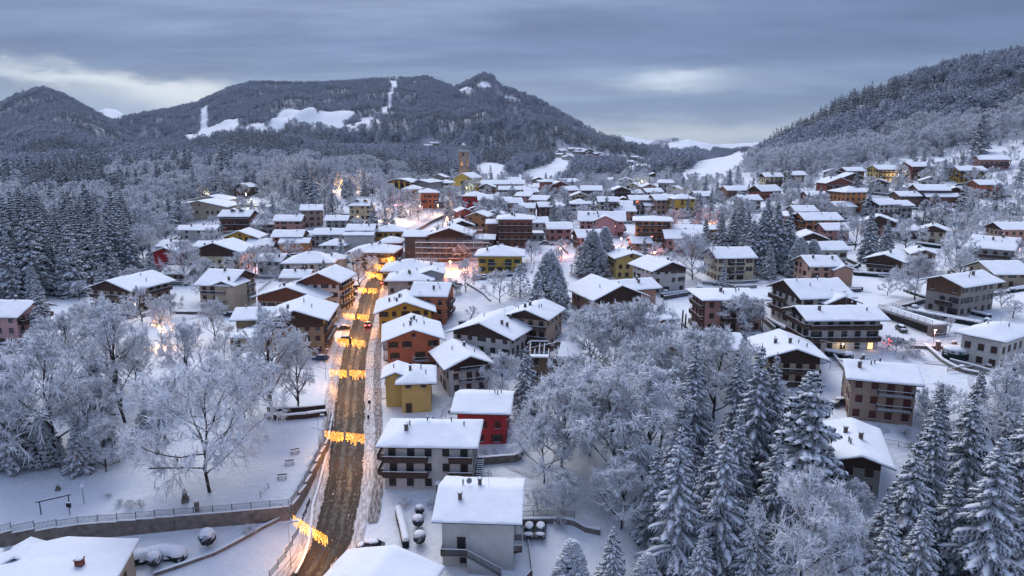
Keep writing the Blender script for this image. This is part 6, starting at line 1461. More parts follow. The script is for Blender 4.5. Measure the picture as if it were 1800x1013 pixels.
# ------------------------------------------------------------------ foreground roofs
house(40, 1075, 10, 1, 12, 14, 'y', 'sand', 'snow-covered roof with two dormers and a brick chimney in the bottom left corner', 'roof in the bottom left corner', wfix=17, H=4.6, oh=.8, pitch=.16, chim=0, wings=[(-5.5,6.5,3.6,4,4.9,'y',.5),(-11,6.0,3,4,4.9,'y',.5)])
R0 = bpy.data.objects[[o.name for o in bpy.data.objects if o.get('label', '').startswith('snow-covered roof with two dormers')][0]]
BRICKM = simple('red_brick', (0.20, 0.07, 0.05), .4, .9, 6, .4)
p = hit(142, 1004, 4.8+1.0); b = MB(); b.box(-.45, .45, -.45, .45, -1.2, 1.0, 0); b.box(-.55, .55, -.55, .55, 1.25, 1.34, 0)
for sx in (-.36, .36):
    for sy in (-.36, .36): b.box(sx-.08, sx+.08, sy-.08, sy+.08, 1.0, 1.25, 0)
b.blob((0, 0, 1.34), .5, 1, 10, 6, .08, 3, (1.1, 1.1, .4)); o = b.build('chimney', [BRICKM, SNOW], R0); bpy.context.view_layer.update(); o.matrix_parent_inverse = R0.matrix_world.inverted(); o.location = (p[0], p[1], p[2]+.55)
house(594, 1110, 10, 2, -16, 15, 'y', 'sand', 'broad snow-covered roof at the bottom edge right of the street', 'roof at the bottom edge', wfix=13, H=6.2, oh=1.2, pitch=.26, chim=2)

# outside staircase and decks of the grey-white house
g = HS['grey_house']; gx, gy = g['c']; root = [o for o in bpy.data.objects if o.get('label', '').startswith('grey-white house with an outside')][0]; W, D = g['W'], g['D']; zf = 3.0
def rail_run(b, p0, p1, h=1.0, sp=.16, th=.035):
    p0 = Vector(p0); p1 = Vector(p1); n = max(2, int((p1-p0).length/sp)); d = (p1-p0)
    for k in range(n+1):
        q_ = p0+d*k/n; b.box(q_[0]-th, q_[0]+th, q_[1]-.015, q_[1]+.015, q_[2]+.05, q_[2]+h-.03, 0)
    box_seg(b, (p0[0], p0[1]), (p1[0], p1[1]), p0[2]+h-.03, p0[2]+h+.04, p1[2]+h-.03, p1[2]+h+.04, .08, 0); box_seg(b, (p0[0], p0[1]), (p1[0], p1[1]), p0[2]+h+.042, p0[2]+h+.12, p1[2]+h+.042, p1[2]+h+.12, .10, 1)
    box_seg(b, (p0[0], p0[1]), (p1[0], p1[1]), p0[2]-.02, p0[2]+.08, p1[2]-.02, p1[2]+.08, .06, 0)
b = MB(); b.box(-W/2, -W/2+W*.36, -D/2-1.5, -D/2-.01, zf-.18, zf, 0); b.build('landing', CONC, root)
b = MB(); rail_run(b, (-W/2, -D/2-1.5, zf), (-W/2+W*.36, -D/2-1.5, zf)); rail_run(b, (-W/2, -D/2-1.5, zf), (-W/2, -D/2, zf)); rail_run(b, (-W/2+W*.36, -D/2-1.5, zf), (W/2-1.8, -D/2-1.5, .1)); b.build('railing', [WOOD, SNOW], root)
x0, x1 = -W/2+W*.36, W/2-1.8
for k in range(16):
    b = MB(); xa = x0+(x1-x0)*k/16; xb = x0+(x1-x0)*(k+1)/16; za = zf*(1-(k+1)/16)+.02; b.box(xa, xb, -D/2-1.45, -D/2-.02, za-.2, za, 0); b.box(xa+.03, xb, -D/2-1.4, -D/2-.1, za+.003, za+.07, 1); b.build('step', [CONC, SNOW], root)
b = MB(); b.prism([(x0, -.5), (x1, -.5), (x1, 0.0), (x0, zf-.3)], -D/2-1.40, -D/2-.05, 'y'); b.build('stair_wall', WM('white'), root)
b = MB(); b.box(-W/2-1.0, W/2+2.8, -D/2-3.6, -D/2-1.9, -1.6, -.1, 0); b.build('deck', STONE, root)
b = MB(); rail_run(b, (-W/2-1.0, -D/2-3.6, -.1), (W/2+1.5, -D/2-3.6, -.1), 1.05); rail_run(b, (W/2+1.5, -D/2-3.6, -.1), (W/2+2.8, -D/2-1.2, -.1), 1.05); rail_run(b, (W/2+2.8, -D/2-1.2, -.1), (W/2+1.6, D/2-1, .4), 1.05); b.build('railing', [WOOD, SNOW], root)
me, pane = window_mesh('closed', 1.2, 2.1, 'b', 'dark', False, True, None); o = link('door', me, root, (-W/2+W*.27, -D/2-.012, zf+1.1)); link('pane', pane, o)
me, pane = window_mesh('closed', 1.1, 1.2, 'b', 'dark', False, False, None); o = link('window', me, root, (-W/2+W*.30, -D/2-.012, 1.5)); link('pane', pane, o)
bm, rm, sm_ = balcony_mesh(3.0, 'wood', 1.2); o = link('balcony', bm, root, (W/2+.01, -D/2+1.6, zf), R(90)); link('railing', rm, o); link('snow_layer', sm_, o)
b = MB(); b.lathe([(.0, 0), (.42, .12), (.45, .16)], 14, 0); o = b.build('satellite_dish', GALV, g['roof'], (-W*.18, .2, g['H']+D/2*.3+.9)); o.rotation_euler = (R(70), 0, R(25))
# white apartment house: outer stairs on its right, entrance roof
g = HS['white_flats']; root = [o for o in bpy.data.objects if o.get('label', '').startswith('white three-storey apartment')][0]; W, D = g['W'], g['D']
for k in range(14):
    b = MB(); y = -D/2+.5+k*.38; z = .4+k*.21; b.box(W/2+.3, W/2+1.5, y, y+.38, z-.15, z, 0); b.box(W/2+.33, W/2+1.47, y+.03, y+.36, z+.003, z+.06, 1); b.build('step', [METAL, SNOW], root)
b = MB(); rail_run(b, (W/2+1.55, -D/2+.5, .4), (W/2+1.55, -D/2+5.8, 3.3), 1.0, .3); b.build('railing', [METAL, SNOW], root)
b = MB(); b.box(W*.10, W*.40, -D/2-3.0, -D/2-1.85, 2.5, 2.62, 0); b.box(W*.10, W*.40, -D/2-3.05, -D/2-1.86, 2.625, 2.85, 1)
for sx in (.12, .38): b.box(W*sx-.06, W*sx+.06, -D/2-2.95, -D/2-2.83, -.5, 2.5, 0)
b.build('porch_roof', [WOOD, SNOW], root)

# ------------------------------------------------------------------ ruined house
def ruin():
    p = hit(975, 632, 5.6); Zc = proj(p)[2]; W = 84*Zc/FPX; D = 9.0; H = 6.4; c = (p[0], p[1]+D/2, p[2]-5.6); FOOT.append((c[0], c[1], 0, W/2+1, D/2+1)); PLACES.append(('ruin', 'ruined roofless house', 975, 640, 80))
    root = empty('ruined_house', c, R(-4)); tag(root, 'ruined brown house with a caved-in roof and bare rafters behind the big frosted trees', 'house'); q_ = random.Random(3)
    b = MB(); t = .4
    for x0, x1, y0, y1 in [(-W/2, W/2, -D/2, -D/2+t), (-W/2, W/2, D/2-t, D/2), (-W/2, -W/2+t, -D/2+t, D/2-t), (W/2-t, W/2, -D/2+t, D/2-t)]: b.box(x0, x1, y0, y1, -4, H, 0)
    b.build('wall', wallmat('ruin_plaster', (.20, .13, .085)), root)
    b = MB(); b.box(-W/2+t, W/2-t, -D/2+t, D/2-t, H-1.6, H-1.5); b.build('upper_floor', WOOD, root); b = MB(); b.box(-W/2+t, W/2-t, -D/2+t, D/2-t, H-1.498, H-1.25); b.build('snow_layer', SNOW, root)
    pz = lambda y: H+(D/2-abs(y))*.42
    for i in range(11):
        x = -W/2+W*i/10; 
        for s_ in (-1, 1):
            if s_ < 0 and 2 < i < 7 and q_.random() < .6: continue
            y0, y1 = s_*(D/2+.9), s_*q_.choice([0, .0, 1.2, 2.0]); dz = q_.uniform(-.3, .1) if i < 7 else 0
            b = MB(); b.tube([(x, y0, pz(y0)+.1), (x+q_.uniform(-.4, .4), y1, pz(y1)+dz)], .11, 4, 0); b.tube([(x, y0, pz(y0)+.24), (x+q_.uniform(-.1, .1), y1, pz(y1)+dz+.15)], .11, 4, 1); b.build('rafter', [WOODL, SNOW], root)
    b = MB(); b.tube([(-W*.1, -.2, pz(0)-1.2), (W/2+.6, 0, pz(0)+.1)], .14, 5, 0); b.tube([(-W/2, .8, H+.2), (W*.05, -1.2, pz(0)+.4)], .12, 5, 0); b.tube([(-W/2, .8, H+.36), (W*.05, -1.2, pz(0)+.56)], .13, 5, 1); b.build('ridge_beam', [WOOD, SNOW], root)
    for x0, x1, s_ in [(W*.08, W/2+1, -1), (-W/2-1, -W*.12, 1), (W*.0, W/2+1, 1)]:
        y0, y1 = s_*(D/2+1), s_*.25; b = MB(); vv = [(x0, y0, pz(y0)+.2), (x1, y0, pz(y0)+.2), (x1, y1, pz(y1)+.2), (x0+q_.uniform(.2, 1), y1, pz(y1)+.2)]; b.add(vv+[(a, b_, z+.14) for a, b_, z in vv], [(3,2,1,0),(4,5,6,7),(0,1,5,4),(1,2,6,5),(2,3,7,6),(3,0,4,7)]); o = b.build('roof_remnant', DECK, root)
        b = MB(); b.add([(a, b_, z+.145) for a, b_, z in vv]+[(a, b_, z+.5) for a, b_, z in vv], [(3,2,1,0),(4,5,6,7),(0,1,5,4),(1,2,6,5),(2,3,7,6),(3,0,4,7)]); b.build('snow_cover', SNOW, o)
    b = MB(); b.box(-W/2-1, -W*.1, -D/2-1.2, -D/2+.4, H-.25, H-.1, 0); b.box(-W/2-1, -W*.1, -D/2-1.2, -D/2+.4, H-.098, H+.25, 1); b.build('eave', [DECK, SNOW], root)
    for x, z, hh in [(-.36, 4.9, 1.5), (-.02, 4.9, 1.6), (.30, 4.9, 1.5), (-.36, 2.0, 1.5), (.2, 2.0, 1.6), (-.02, 2.0, 1.8)]:
        me, pane = window_mesh('glass', 1.0, hh, 'w' if x == -.02 else 'b', 'green', False, False, None); o = link('window', me, root, (x*W, -D/2-.012, z)); link('pane', pane, o)
    bm, rm, sm_ = balcony_mesh(3.4, 'panel', 1.1); o = link('balcony', bm, root, (W*.03, -D/2, 3.7)); link('railing', rm, o); link('snow_layer', sm_, o)
ruin()

# ------------------------------------------------------------------ scaffolded building in the centre
house(790, 414, 70, 3, -3, 15, 'y', wallmat('umber_plaster', (.115, .092, .08)), 'long brown building wrapped in scaffolding above the orange-lit yard', 'scaffolded brown building', H=9.6, oh=1.3, pitch=.34, gable=3, chim=2, balc=[('f',1,0,.48),('f',1,.6,1)], wings=[(-14.5,1.5,9,12,8.6,'x',.26),(13,5,8,8,7.0,'x',.3)], shut='dark', wst='glass')
def scaffold(u, v, wpx, h, levels, label, yaw=-3, bays=8, dep=1.3):
    p = hit(u, v); Zc = proj(p)[2]; W = wpx*Zc/FPX; root = empty('scaffold', (p[0], p[1], p[2]), R(yaw)); tag(root, label, 'scaffold')
    for i in range(bays+1):
        for y in (0, dep): b = MB(); x = -W/2+W*i/bays; b.tube([(x, y, -3), (x, y, h)], .06, 5); b.build('standard', GALV, root)
    for k in range(levels):
        z = h*(k+1)/levels-.6; b = MB(); b.box(-W/2, W/2, .05, dep-.05, z-.06, z, 0); b.box(-W/2, W/2, .1, dep-.1, z+.002, z+.1, 1); b.build('platform', [WOODL, SNOW], root)
        for y in (0, dep):
            for dz in (.5, 1.0): b = MB(); b.tube([(-W/2, y, z+dz), (W/2, y, z+dz)], .04, 4); b.build('ledger', GALV, root)
    for i in range(0, bays, 2): b = MB(); x = -W/2+W*i/bays; b.tube([(x, 0, -1), (x+W/bays, 0, h*.9)], .035, 4); b.build('brace', GALV, root)
scaffold(795, 462, 130, 8.5, 4, 'wide low scaffold with snowy platforms in front of the orange-lit yard', bays=12)
scaffold(783, 440, 26, 12.5, 6, 'tall narrow scaffold up the middle of the brown building', bays=3)
scaffold(832, 452, 34, 11.5, 5, 'scaffold tower at the right corner of the brown building', bays=4, yaw=-12)

# ------------------------------------------------------------------ church, bell tower, hall
def church():
    p = hit(813, 336); Zc = proj(p)[2]; k = Zc/FPX; W = 46*k; H = 22*k; root = empty('church', (p[0], p[1]+2, p[2]), R(-14)); tag(root, 'yellow village church with a round window and gabled front', 'church'); FOOT.append((p[0], p[1]+12, 0, W/2+3, 17)); PLACES.append(('church', 'yellow church', 813, 322, 50))
    wb, rb, sb, gb = MB(), MB(), MB(), []; block(wb, rb, sb, gb, 0, 13, W*.72, 26, H, 'y', .5, .8, 0, .4, 3)
    block(wb, rb, sb, gb, 0, 14, W*1.05, 22, H*.62, 'y', .18, .5, 0, .35, 5)
    wb.build('wall', WM('yellow'), root); ro = rb.build('roof', DECK, root); sb.build('snow_cover', SNOW, ro, smooth=True)
    TR = wallmat('pale_trim', (.50, .40, .18))
    for sx in (-.34, -.18, .18, .34): b = MB(); b.box(W*sx-.4, W*sx+.4, -.25, .05, 0, H, 0); b.box(W*sx-.55, W*sx+.55, -.3, .05, H-.7, H-.1, 0); b.build('pilaster', TR, root)
    b = MB(); b.box(-W*.38, W*.38, -.35, .06, H-.05, H+.4); b.build('cornice', TR, root)
    b = MB(); b.tube([(0, -.16, H*.62), (0, .02, H*.62)], 1.5, 20); b.build('round_window', FRAME, root); b = MB(); b.tube([(0, -.2, H*.62), (0, -.165, H*.62)], 1.2, 20); b.build('pane', GLASS, root)
    b = MB(); b.box(-1.2, 1.2, -.12, .05, 0, 3.6, 0); b.build('door', SHUT['brown'], root); b = MB(); b.prism([(-2.2, 3.9), (2.2, 3.9), (0, 5.2)], -.5, .02, 'y'); b.build('door_pediment', TR, root)
    for y in (4, 9, 14, 19): me, pane = window_mesh('glass', 1.2, 2.6, 'b', 'dark', False, False, None); o = link('window', me, root, (W*.525+.012, y, H*.36), R(90)); link('pane', pane, o)
    # bell tower
    p2 = hit(812, 330); Zt = proj(p2)[2]; kk = Zt/FPX; w = 17.5*kk; hw = w/2; top = (330-265)*kk*1.0+2
    t = empty('bell_tower', (p2[0], p2[1]+24, tz(p2[0], p2[1]+24)), R(-10)); tag(t, 'tall stone bell tower with lit arches and a small lantern behind the yellow church', 'tower')
    z0 = t.location.z; Zt = proj((p2[0], p2[1]+24, z0))[2]; 
    d_ = ray(811, 265); top = (CAMZ+d_[2]*Zt)-z0; w = 15.0*Zt/FPX; hw = w/2; ST = wallmat('tower_stone', (.34, .25, .18)); s1 = top*.52; s2 = top*.60
    b = MB(); b.box(-hw, hw, -hw, hw, -4, s1, 0); b.build('shaft', ST, t)
    b = MB(); b.box(-hw-.3, hw+.3, -hw-.3, hw+.3, s1, s1+.5, 0); b.build('string_course', CONC, t); b = MB(); b.box(-hw-.3, hw+.3, -hw-.3, hw+.3, top*.28, top*.28+.4, 0); b.build('string_course', CONC, t)
    z1, z2 = s1+.5, top-1.0; ow = hw*.46
    b = MB()
    for sx in (-1, 1):
        for sy in (-1, 1): b.box(min(sx*ow, sx*hw), max(sx*ow, sx*hw), min(sy*ow, sy*hw), max(sy*ow, sy*hw), z1, z2, 0)
    for rot in range(4):
        M = Matrix.Rotation(R(90*rot), 4, 'Z'); arch = [(-ow, z2)]+[(-ow*math.cos(a), z2-ow*1.3+ow*math.sin(a)) for a in np.linspace(0, math.pi, 10)]+[(ow, z2)]
        n = len(arch); vv = [tuple(M @ Vector((x, -hw+.02, z))) for x, z in arch]+[tuple(M @ Vector((x, -ow-.02, z))) for x, z in arch]
        cz_ = z2; b.add(vv, [(0, i, i+1) for i in range(1, n-1)]+[(n, n+i+1, n+i) for i in range(1, n-1)]+[(i, n+i, n+i+1, i+1) for i in range(n-1)])
        b.box(-ow, ow, -hw+.05, -hw+.5, z1, z1+1.0, 0, M)
    b.box(-hw, hw, -hw, hw, z2, z2+.01, 0); b.build('belfry', ST, t)
    b = MB(); b.lathe([(.15, z2-1.3), (.35, z2-1.4), (.5, z2-2.2), (.75, z2-2.8), (.7, z2-2.85)], 12); b.build('bell', METAL, t)
    b = MB(); b.box(-hw-.6, hw+.6, -hw-.6, hw+.6, z2+.02, z2+.6, 0); b.box(-hw-.35, hw+.35, -hw-.35, hw+.35, z2+.6, z2+1.3, 0); b.build('cornice', CONC, t)
    b = MB(); b.box(-hw-.62, hw+.62, -hw-.62, hw+.62, z2+.603, z2+.8, 0); b.box(-hw-.36, hw+.36, -hw-.36, hw+.36, z2+1.303, z2+1.6, 0); b.build('snow_cap', SNOW, t)
    for sx in (-1, 1):
        for sy in (-1, 1): b = MB(); b.lathe([(.35, z2+1.6), (.3, z2+2.2), (.12, z2+2.5), (.22, z2+2.8), (.03, z2+3.3)], 8, 0, (sx*hw*.85, sy*hw*.85)); b.build('pinnacle', CONC, t)
    b = MB(); b.lathe([(hw*.62, z2+1.6), (hw*.62, z2+2.0), (hw*.5, z2+2.1), (hw*.5, z2+4.6), (hw*.62, z2+4.7), (hw*.62, z2+5.0)], 8, 0); o = b.build('lantern', CONC, t)
    b = MB(); b.lathe([(hw*.58, z2+5.0), (hw*.5, z2+5.7), (hw*.28, z2+6.5), (.12, z2+7.4)], 12, 0); b.build('dome', SNOW, t, smooth=True)
    b = MB(); b.box(-.12, .12, -.12, .12, z2+7.2, z2+10.0); b.box(-.75, .75, -.11, .11, z2+8.9, z2+9.12); b.build('cross', CONC, t)
    for sx, zz in ((-.55, z1+.4), (.55, z1+.4), (0, z1+.6)): LAMPS.append((np.array([p2[0]+sx*hw*.5, p2[1]+24, z0+zz+.6]), 260, (1.0, .62, .35), .3))
    for sx in (-1, 1): LAMPS.append((np.array([p2[0]+sx*hw*.7, p2[1]+24-hw-2.2, z0+s1*.45]), 230, (1.0, .66, .35), .3))
LAMPS = []
church()
def arched_hall():
    p = hit(700, 344); Zc = proj(p)[2]; k = Zc/FPX; W = 46*k; root = empty('sports_hall', (p[0], p[1]+6, p[2]), R(-16)); tag(root, 'glass-fronted hall with an arched roof and yellow piers left of the church', 'hall'); FOOT.append((p[0], p[1]+14, 0, W/2+3, 17)); PLACES.append(('hall', 'arched hall', 700, 330, 46))
    hh = 7.5; arc = [(x, hh+W*.13*(1-(2*x/W)**2)) for x in np.linspace(-W/2, W/2, 13)]
    b = MB(); b.prism([(-W/2, -4), (W/2, -4)]+arc[::-1], 0, 12, 'y'); b.build('wall', WM('brown'), root)
    for i in range(5): x = -W/2+.6+i*(W-1.2)/4; b = MB(); b.box(x-.55, x+.55, -.5, -.01, -1, hh+W*.10*(1-(2*x/W)**2), 0); b.build('pier', WM('yellow'), root)
    for i in range(4):
        x = -W/2+.6+(i+.5)*(W-1.2)/4; 
        for z in (1.6, 4.2, 6.4): b = MB(); b.box(x-(W/8-.75), x+(W/8-.75), -.12, -.02, z-1.0, z+1.0); b.build('pane', GLASS, root)
    arc2 = [(x*1.06, z+.05) for x, z in arc]; b = MB(); b.prism(arc2+[(x, z+.3) for x, z in arc2[::-1]], -1.2, 13, 'y'); ro = b.build('roof', DECK, root); b = MB(); b.prism([(x, z+.305) for x, z in arc2]+[(x, z+.75) for x, z in arc2[::-1]], -1.25, 13.05, 'y'); b.build('snow_cover', SNOW, ro)
arched_hall()
house(737, 321, 34, 3, -20, 20, 'y', 'stone', 'big grey hall with a broad unbroken snow roof behind the arched hall', 'big grey hall', H=8.5, oh=.8, pitch=.2, chim=0, dens=.1, cat='building')

# ------------------------------------------------------------------ street garlands
WIREM = METAL; BULB = emis('garland_bulb', (1.0, .36, .045), 3.0); BULBH = emis('garland_bulb_bright', (1.0, .55, .16), 5)
def bulb_string(b, p, ln, q_, sp=.21):
    n = int(ln/sp); z = 0
    for k in range(n):
        r = .062*q_.uniform(.8, 1.2); c = (p[0]+q_.uniform(-.03, .03), p[1]+q_.uniform(-.03, .03), p[2]-.1-k*sp); mi = 1 if q_.random() < .12 else 0
        b.add([(c[0]-r, c[1], c[2]), (c[0], c[1]-r, c[2]), (c[0]+r, c[1], c[2]), (c[0], c[1]+r, c[2]), (c[0], c[1], c[2]+r*1.2), (c[0], c[1], c[2]-r*1.2)], [(0,1,4),(1,2,4),(2,3,4),(3,0,4),(1,0,5),(2,1,5),(3,2,5),(0,3,5)], mi)
GAR = [((515,905),(575,942),6.4,'nearest light garland, slanting over the street at the bottom'), ((571,757),(640,763),6.2,'second light garland from the bottom over the street'), ((579,649),(642,651),6.0,'third light garland from the bottom over the street'),
       ((590,594),(641,598),6.0,'fourth light garland, just above the small yellow house level'), ((603,550),(648,553),6.0,'fifth light garland, above the red tail lights'), ((629,505),(662,507),6.0,'sixth light garland, beside the mustard gabled house'),
       ((643,477),(675,482),6.0,'seventh light garland, near the bend of the street'), ((658,464),(683,466),6.0,'eighth light garland below the inn'), ((678,448),(694,452),6.0,'farthest light garland at the bend beside the inn')]
pole_m = {}
for gi_, ((ua, va), (ub, vb), hh, lb) in enumerate(GAR):
    q_ = random.Random(gi_); m_ = ((ua+ub)/2, (va+vb)/2); pm_ = hit(m_[0], m_[1], hh); Zc = proj(pm_)[2]
    A = at(ua, va, Zc); B_ = at(ub, vb, Zc+ (3 if gi_ == 0 else 0)); c = (A+B_)/2; root = empty('light_garland', tuple(c)); tag(root, lb, 'garland', 'golden light garlands over the street')
    A, B_ = A-c, B_-c; d = B_-A; ext = d*.22; b = MB(); b.tube([A-ext*1.6+[0, 0, .5], A-ext*.4, A+d*.25-[0, 0, .10], A+d*.5-[0, 0, .12], A+d*.75-[0, 0, .1], B_+ext*.4, B_+ext*2+[0, 0, .5]], .035, 4); b.build('cable', WIREM, root)
    n = int(np.linalg.norm(d)/.21); b = MB(); half = [MB(), MB()]
    for k in range(n+1):
        t = k/n
        if .47 < t < .54: continue
        bb_ = half[0 if t < .5 else 1]; tt = (t % .5)/.5; ln = (1.75+.45*math.sin(tt*math.pi))*q_.uniform(.72, 1.18); bulb_string(bb_, A+d*t, ln, q_)
    for h_ in half: tag(h_.build('bulb_curtain', [BULB, BULBH], root), kind='stuff')
    LAMPS.append((c+np.array([0, -.8, -1.6]), (900 if gi_ < 4 else 1900), (1.0, .42, .08), .8))
# festive trees and stars that glow
def glow_cone(u, v, hpx, label, mat, powr, colr):
    p = hit(u, v); Zc = proj(p)[2]; H = hpx*Zc/FPX; root = empty('light_tree', tuple(p)); tag(root, label, 'lights'); q_ = random.Random(int(u)); b = MB(); b.tube([(0, 0, -.5), (0, 0, H)], .12, 6); b.build('mast', METAL, root)
    for s_ in range(10):
        b = MB(); a0 = s_*.628
        for k in range(26):
            t = k/26; r = H*.27*(1-t); bulb_string(b, (math.cos(a0)*r, math.sin(a0)*r, .5+H*.92*t+.2), .25, q_, .2)
        b.v = [((x-0), y, z) for x, y, z in b.v]; tag(b.build('light_string', mat, root), kind='stuff')
    LAMPS.append((p+np.array([0, -H*.3, H*.5]), powr, colr, 1.5))
glow_cone(601, 336, 22, 'glowing tree of lights on the wooded rise left of the church', [BULBH, BULBH], 9000, (1.0, .62, .36))
glow_cone(786, 402, 22, 'arch of pinkish lights behind the scaffolded building', [emis('rose_bulb', (1, .42, .28), 9), BULBH], 1800, (1.0, .42, .25))
def lamp_post(u, v, h, label, arm=0, powr=0, colr=(1, .8, .55), globe=False, dirx=1, glow=8, group='street lamps', bulb=True):
    p = hit(u, v); root = empty('street_lamp', tuple(p)); tag(root, label, 'street lamp', group); b = MB(); pts = [(0, 0, -.5), (0, 0, h)]
    if arm: pts += [(dirx*arm*.3, 0, h+.35), (dirx*arm, 0, h+.5)]
    b.tube(pts, [.075, .05]+([.04, .04] if arm else []), 7); b.build('pole', GALV, root); hx = dirx*arm; hz_ = h+.5 if arm else h
    if globe: b = MB(); b.blob((0, 0, h+.28), .3, 0, 12, 8, 0, 1); b.build('globe', SNOW if not powr else emis('lamp_glow', (1, .8, .5), 30), root, smooth=True)
    else:
        b = MB(); b.box(hx-.35, hx+.35, -.14, .14, hz_-.05, hz_+.08); b.build('lamp_head', GALV, root)
        b = MB(); b.box(hx-.36, hx+.36, -.15, .15, hz_+.083, hz_+.2); b.build('snow_cap', SNOW, root)
        if powr and bulb: b = MB(); b.blob((hx, 0, hz_-.12), .13, 0, 8, 6, 0); b.build('lamp', emis('lamp_glow', (1, .8, .5), 30), root)
    if powr: LAMPS.append((p+np.array([hx, -.4, hz_-.5]), powr, colr, .25))
lamp_post(148, 886, 2.9, 'unlit globe lamp on the open park lawn', globe=True)
lamp_post(512, 1002, 7.5, 'slender street lamp holding the nearest light garland', arm=1.2)
lamp_post(562, 800, 7.5, 'street lamp on the park wall holding the second garland', arm=.9)
lamp_post(573, 668, 7.0, 'street lamp beside the birch holding the third garland', arm=.7)
lamp_post(588, 600, 6.5, 'street lamp left of the fourth garland', arm=.7)
for u_, v_, h_, pw_, cl_, tx in [(284,610,5,1500,(1,.52,.22),'lit lamp among the frosted trees at the left'), (240,560,4.5,260,(1,.72,.5),'small lit lamp below the sand-coloured house'), (364,352,5,700,(1,.8,.5),'yellow lamp on the lane below the white complex'),(433,356,5,800,(1,.8,.5),'second yellow lamp on the lane near the brick-red house'),(443,366,5,900,(1,.85,.6),'brightest lamp on the lane near the brick-red house'),
     (1128,330,5,1500,(1,.85,.5),'lamp between the small cream far house and the meadow'),(1220,352,5,1500,(1,.75,.35),'yellow lamp above the deep yellow cube house'),(1578,322,5,1500,(1,.85,.6),'lamp on the upper right road'),(680,388,6,2200,(1,.66,.3),'lamp at the foot of the church hill'),(718,392,6,2500,(1,.55,.4),'lamp beside the curved ramp wall, left of three'),(770,380,6,2500,(1,.6,.3),'lamp beside the curved ramp wall, middle of three'),(822,365,6,1500,(1,.8,.35),'lamp beside the curved ramp wall, right of three'),
     (738,372,4,1700,(1,.32,.36),'lamp casting a red glow below the red-brick hall'),(700,360,4,1700,(1,.36,.42),'lamp casting a rose glow among the trees below the hall'),(783,335,4,1300,(.95,1,.45),'greenish lamp by the parish house'),(820,340,4,1500,(.95,1,.45),'greenish lamp in front of the church'),(850,360,4,900,(1,.65,.3),'lamp lighting the side of the rosy red square house'),
     (792,478,4,5200,(1,.30,.05),'work lamp flooding the scaffold yard with orange'),(772,484,3,3000,(1,.18,.015),'orange lamp at the yard entrance below the scaffold'),(985,452,4,2400,(1,.17,.07),'lamp with a red-orange glow right of the brown block'),(1243,414,5,5000,(1,.18,.02),'lamp burning orange beside the spruce group'),(1150,462,4,1100,(1,.35,.3),'lamp with a rose glow behind the lemon-yellow house'),(1092,436,4,900,(1,.4,.3),'lamp with a faint rose glow near the rose house'),
     (598,552,3.5,800,(1,.5,.15),'orange lamp beside the parked cars on the street'),(1480,622,2.4,60,(1,.7,.3),'small doorway lamp under the long balconies'),(1790,438,4,700,(1,.3,.25),'reddish lamp right of the blue-grey house'),(455,474,4,700,(1,.4,.4),'lamp with a rose glow between frosted trees left of centre'),(1640,610,4,300,(1,.5,.4),'lamp beside the road near the garden gate pillars'),(690,462,5,600,(1,.62,.4),'lamp at the bend beside the broad low house')]:
    lamp_post(u_, v_, h_, tx, powr=pw_, colr=cl_)

# ------------------------------------------------------------------ park furniture
def swing():
    pa, pb = hit(71, 905), hit(124, 893); c = (pa+pb)/2; d = (pb-pa)[:2]; ln = np.hypot(*d)*.95; h = 2.3; root = empty('swing_frame', (c[0], c[1], tz(c[0], c[1])), math.atan2(d[1], d[0])); tag(root, 'dark blue swing frame without seats on the park lawn', 'swing'); BL = simple('blue_paint', (.02, .025, .06), .2, .5)
    for s_ in (-1, 1): b = MB(); b.box(s_*ln/2-.08, s_*ln/2+.08, -.08, .08, -.6, h); b.build('leg', BL, root)
    b = MB(); b.box(-ln/2-.5, ln/2+.4, -.09, .09, h, h+.18); b.build('top_beam', BL, root); b = MB(); b.box(-ln/2-.45, ln/2+.35, -.08, .08, h+.182, h+.25); b.build('snow_cap', SNOW, root)
    for x in (-.25, -.1, .12, .25): b = MB(); b.tube([(x*ln, 0, h), (x*ln, 0, h-.35)], .02, 4); b.build('hook', GALV, root)
swing()
def post_sign(u, v, h, label, name='sign_post', cat='sign', w=.35):
    p = hit(u, v); root = empty(name, tuple(p)); tag(root, label, cat); b = MB(); b.tube([(0, 0, -.4), (0, 0, h)], .06, 6); b.build('post', METAL, root); b = MB(); b.box(-w, w, -.12, .12, h-.75, h); b.build('panel', METAL, root); b = MB(); b.box(-w, w, -.13, .13, h+.003, h+.09); b.build('snow_cap', SNOW, root)
post_sign(123, 906, 2.2, 'small dark box sign standing beside the swing frame')
post_sign(650, 722, 2.4, 'small road sign on the right pavement near the walking person', w=.3)
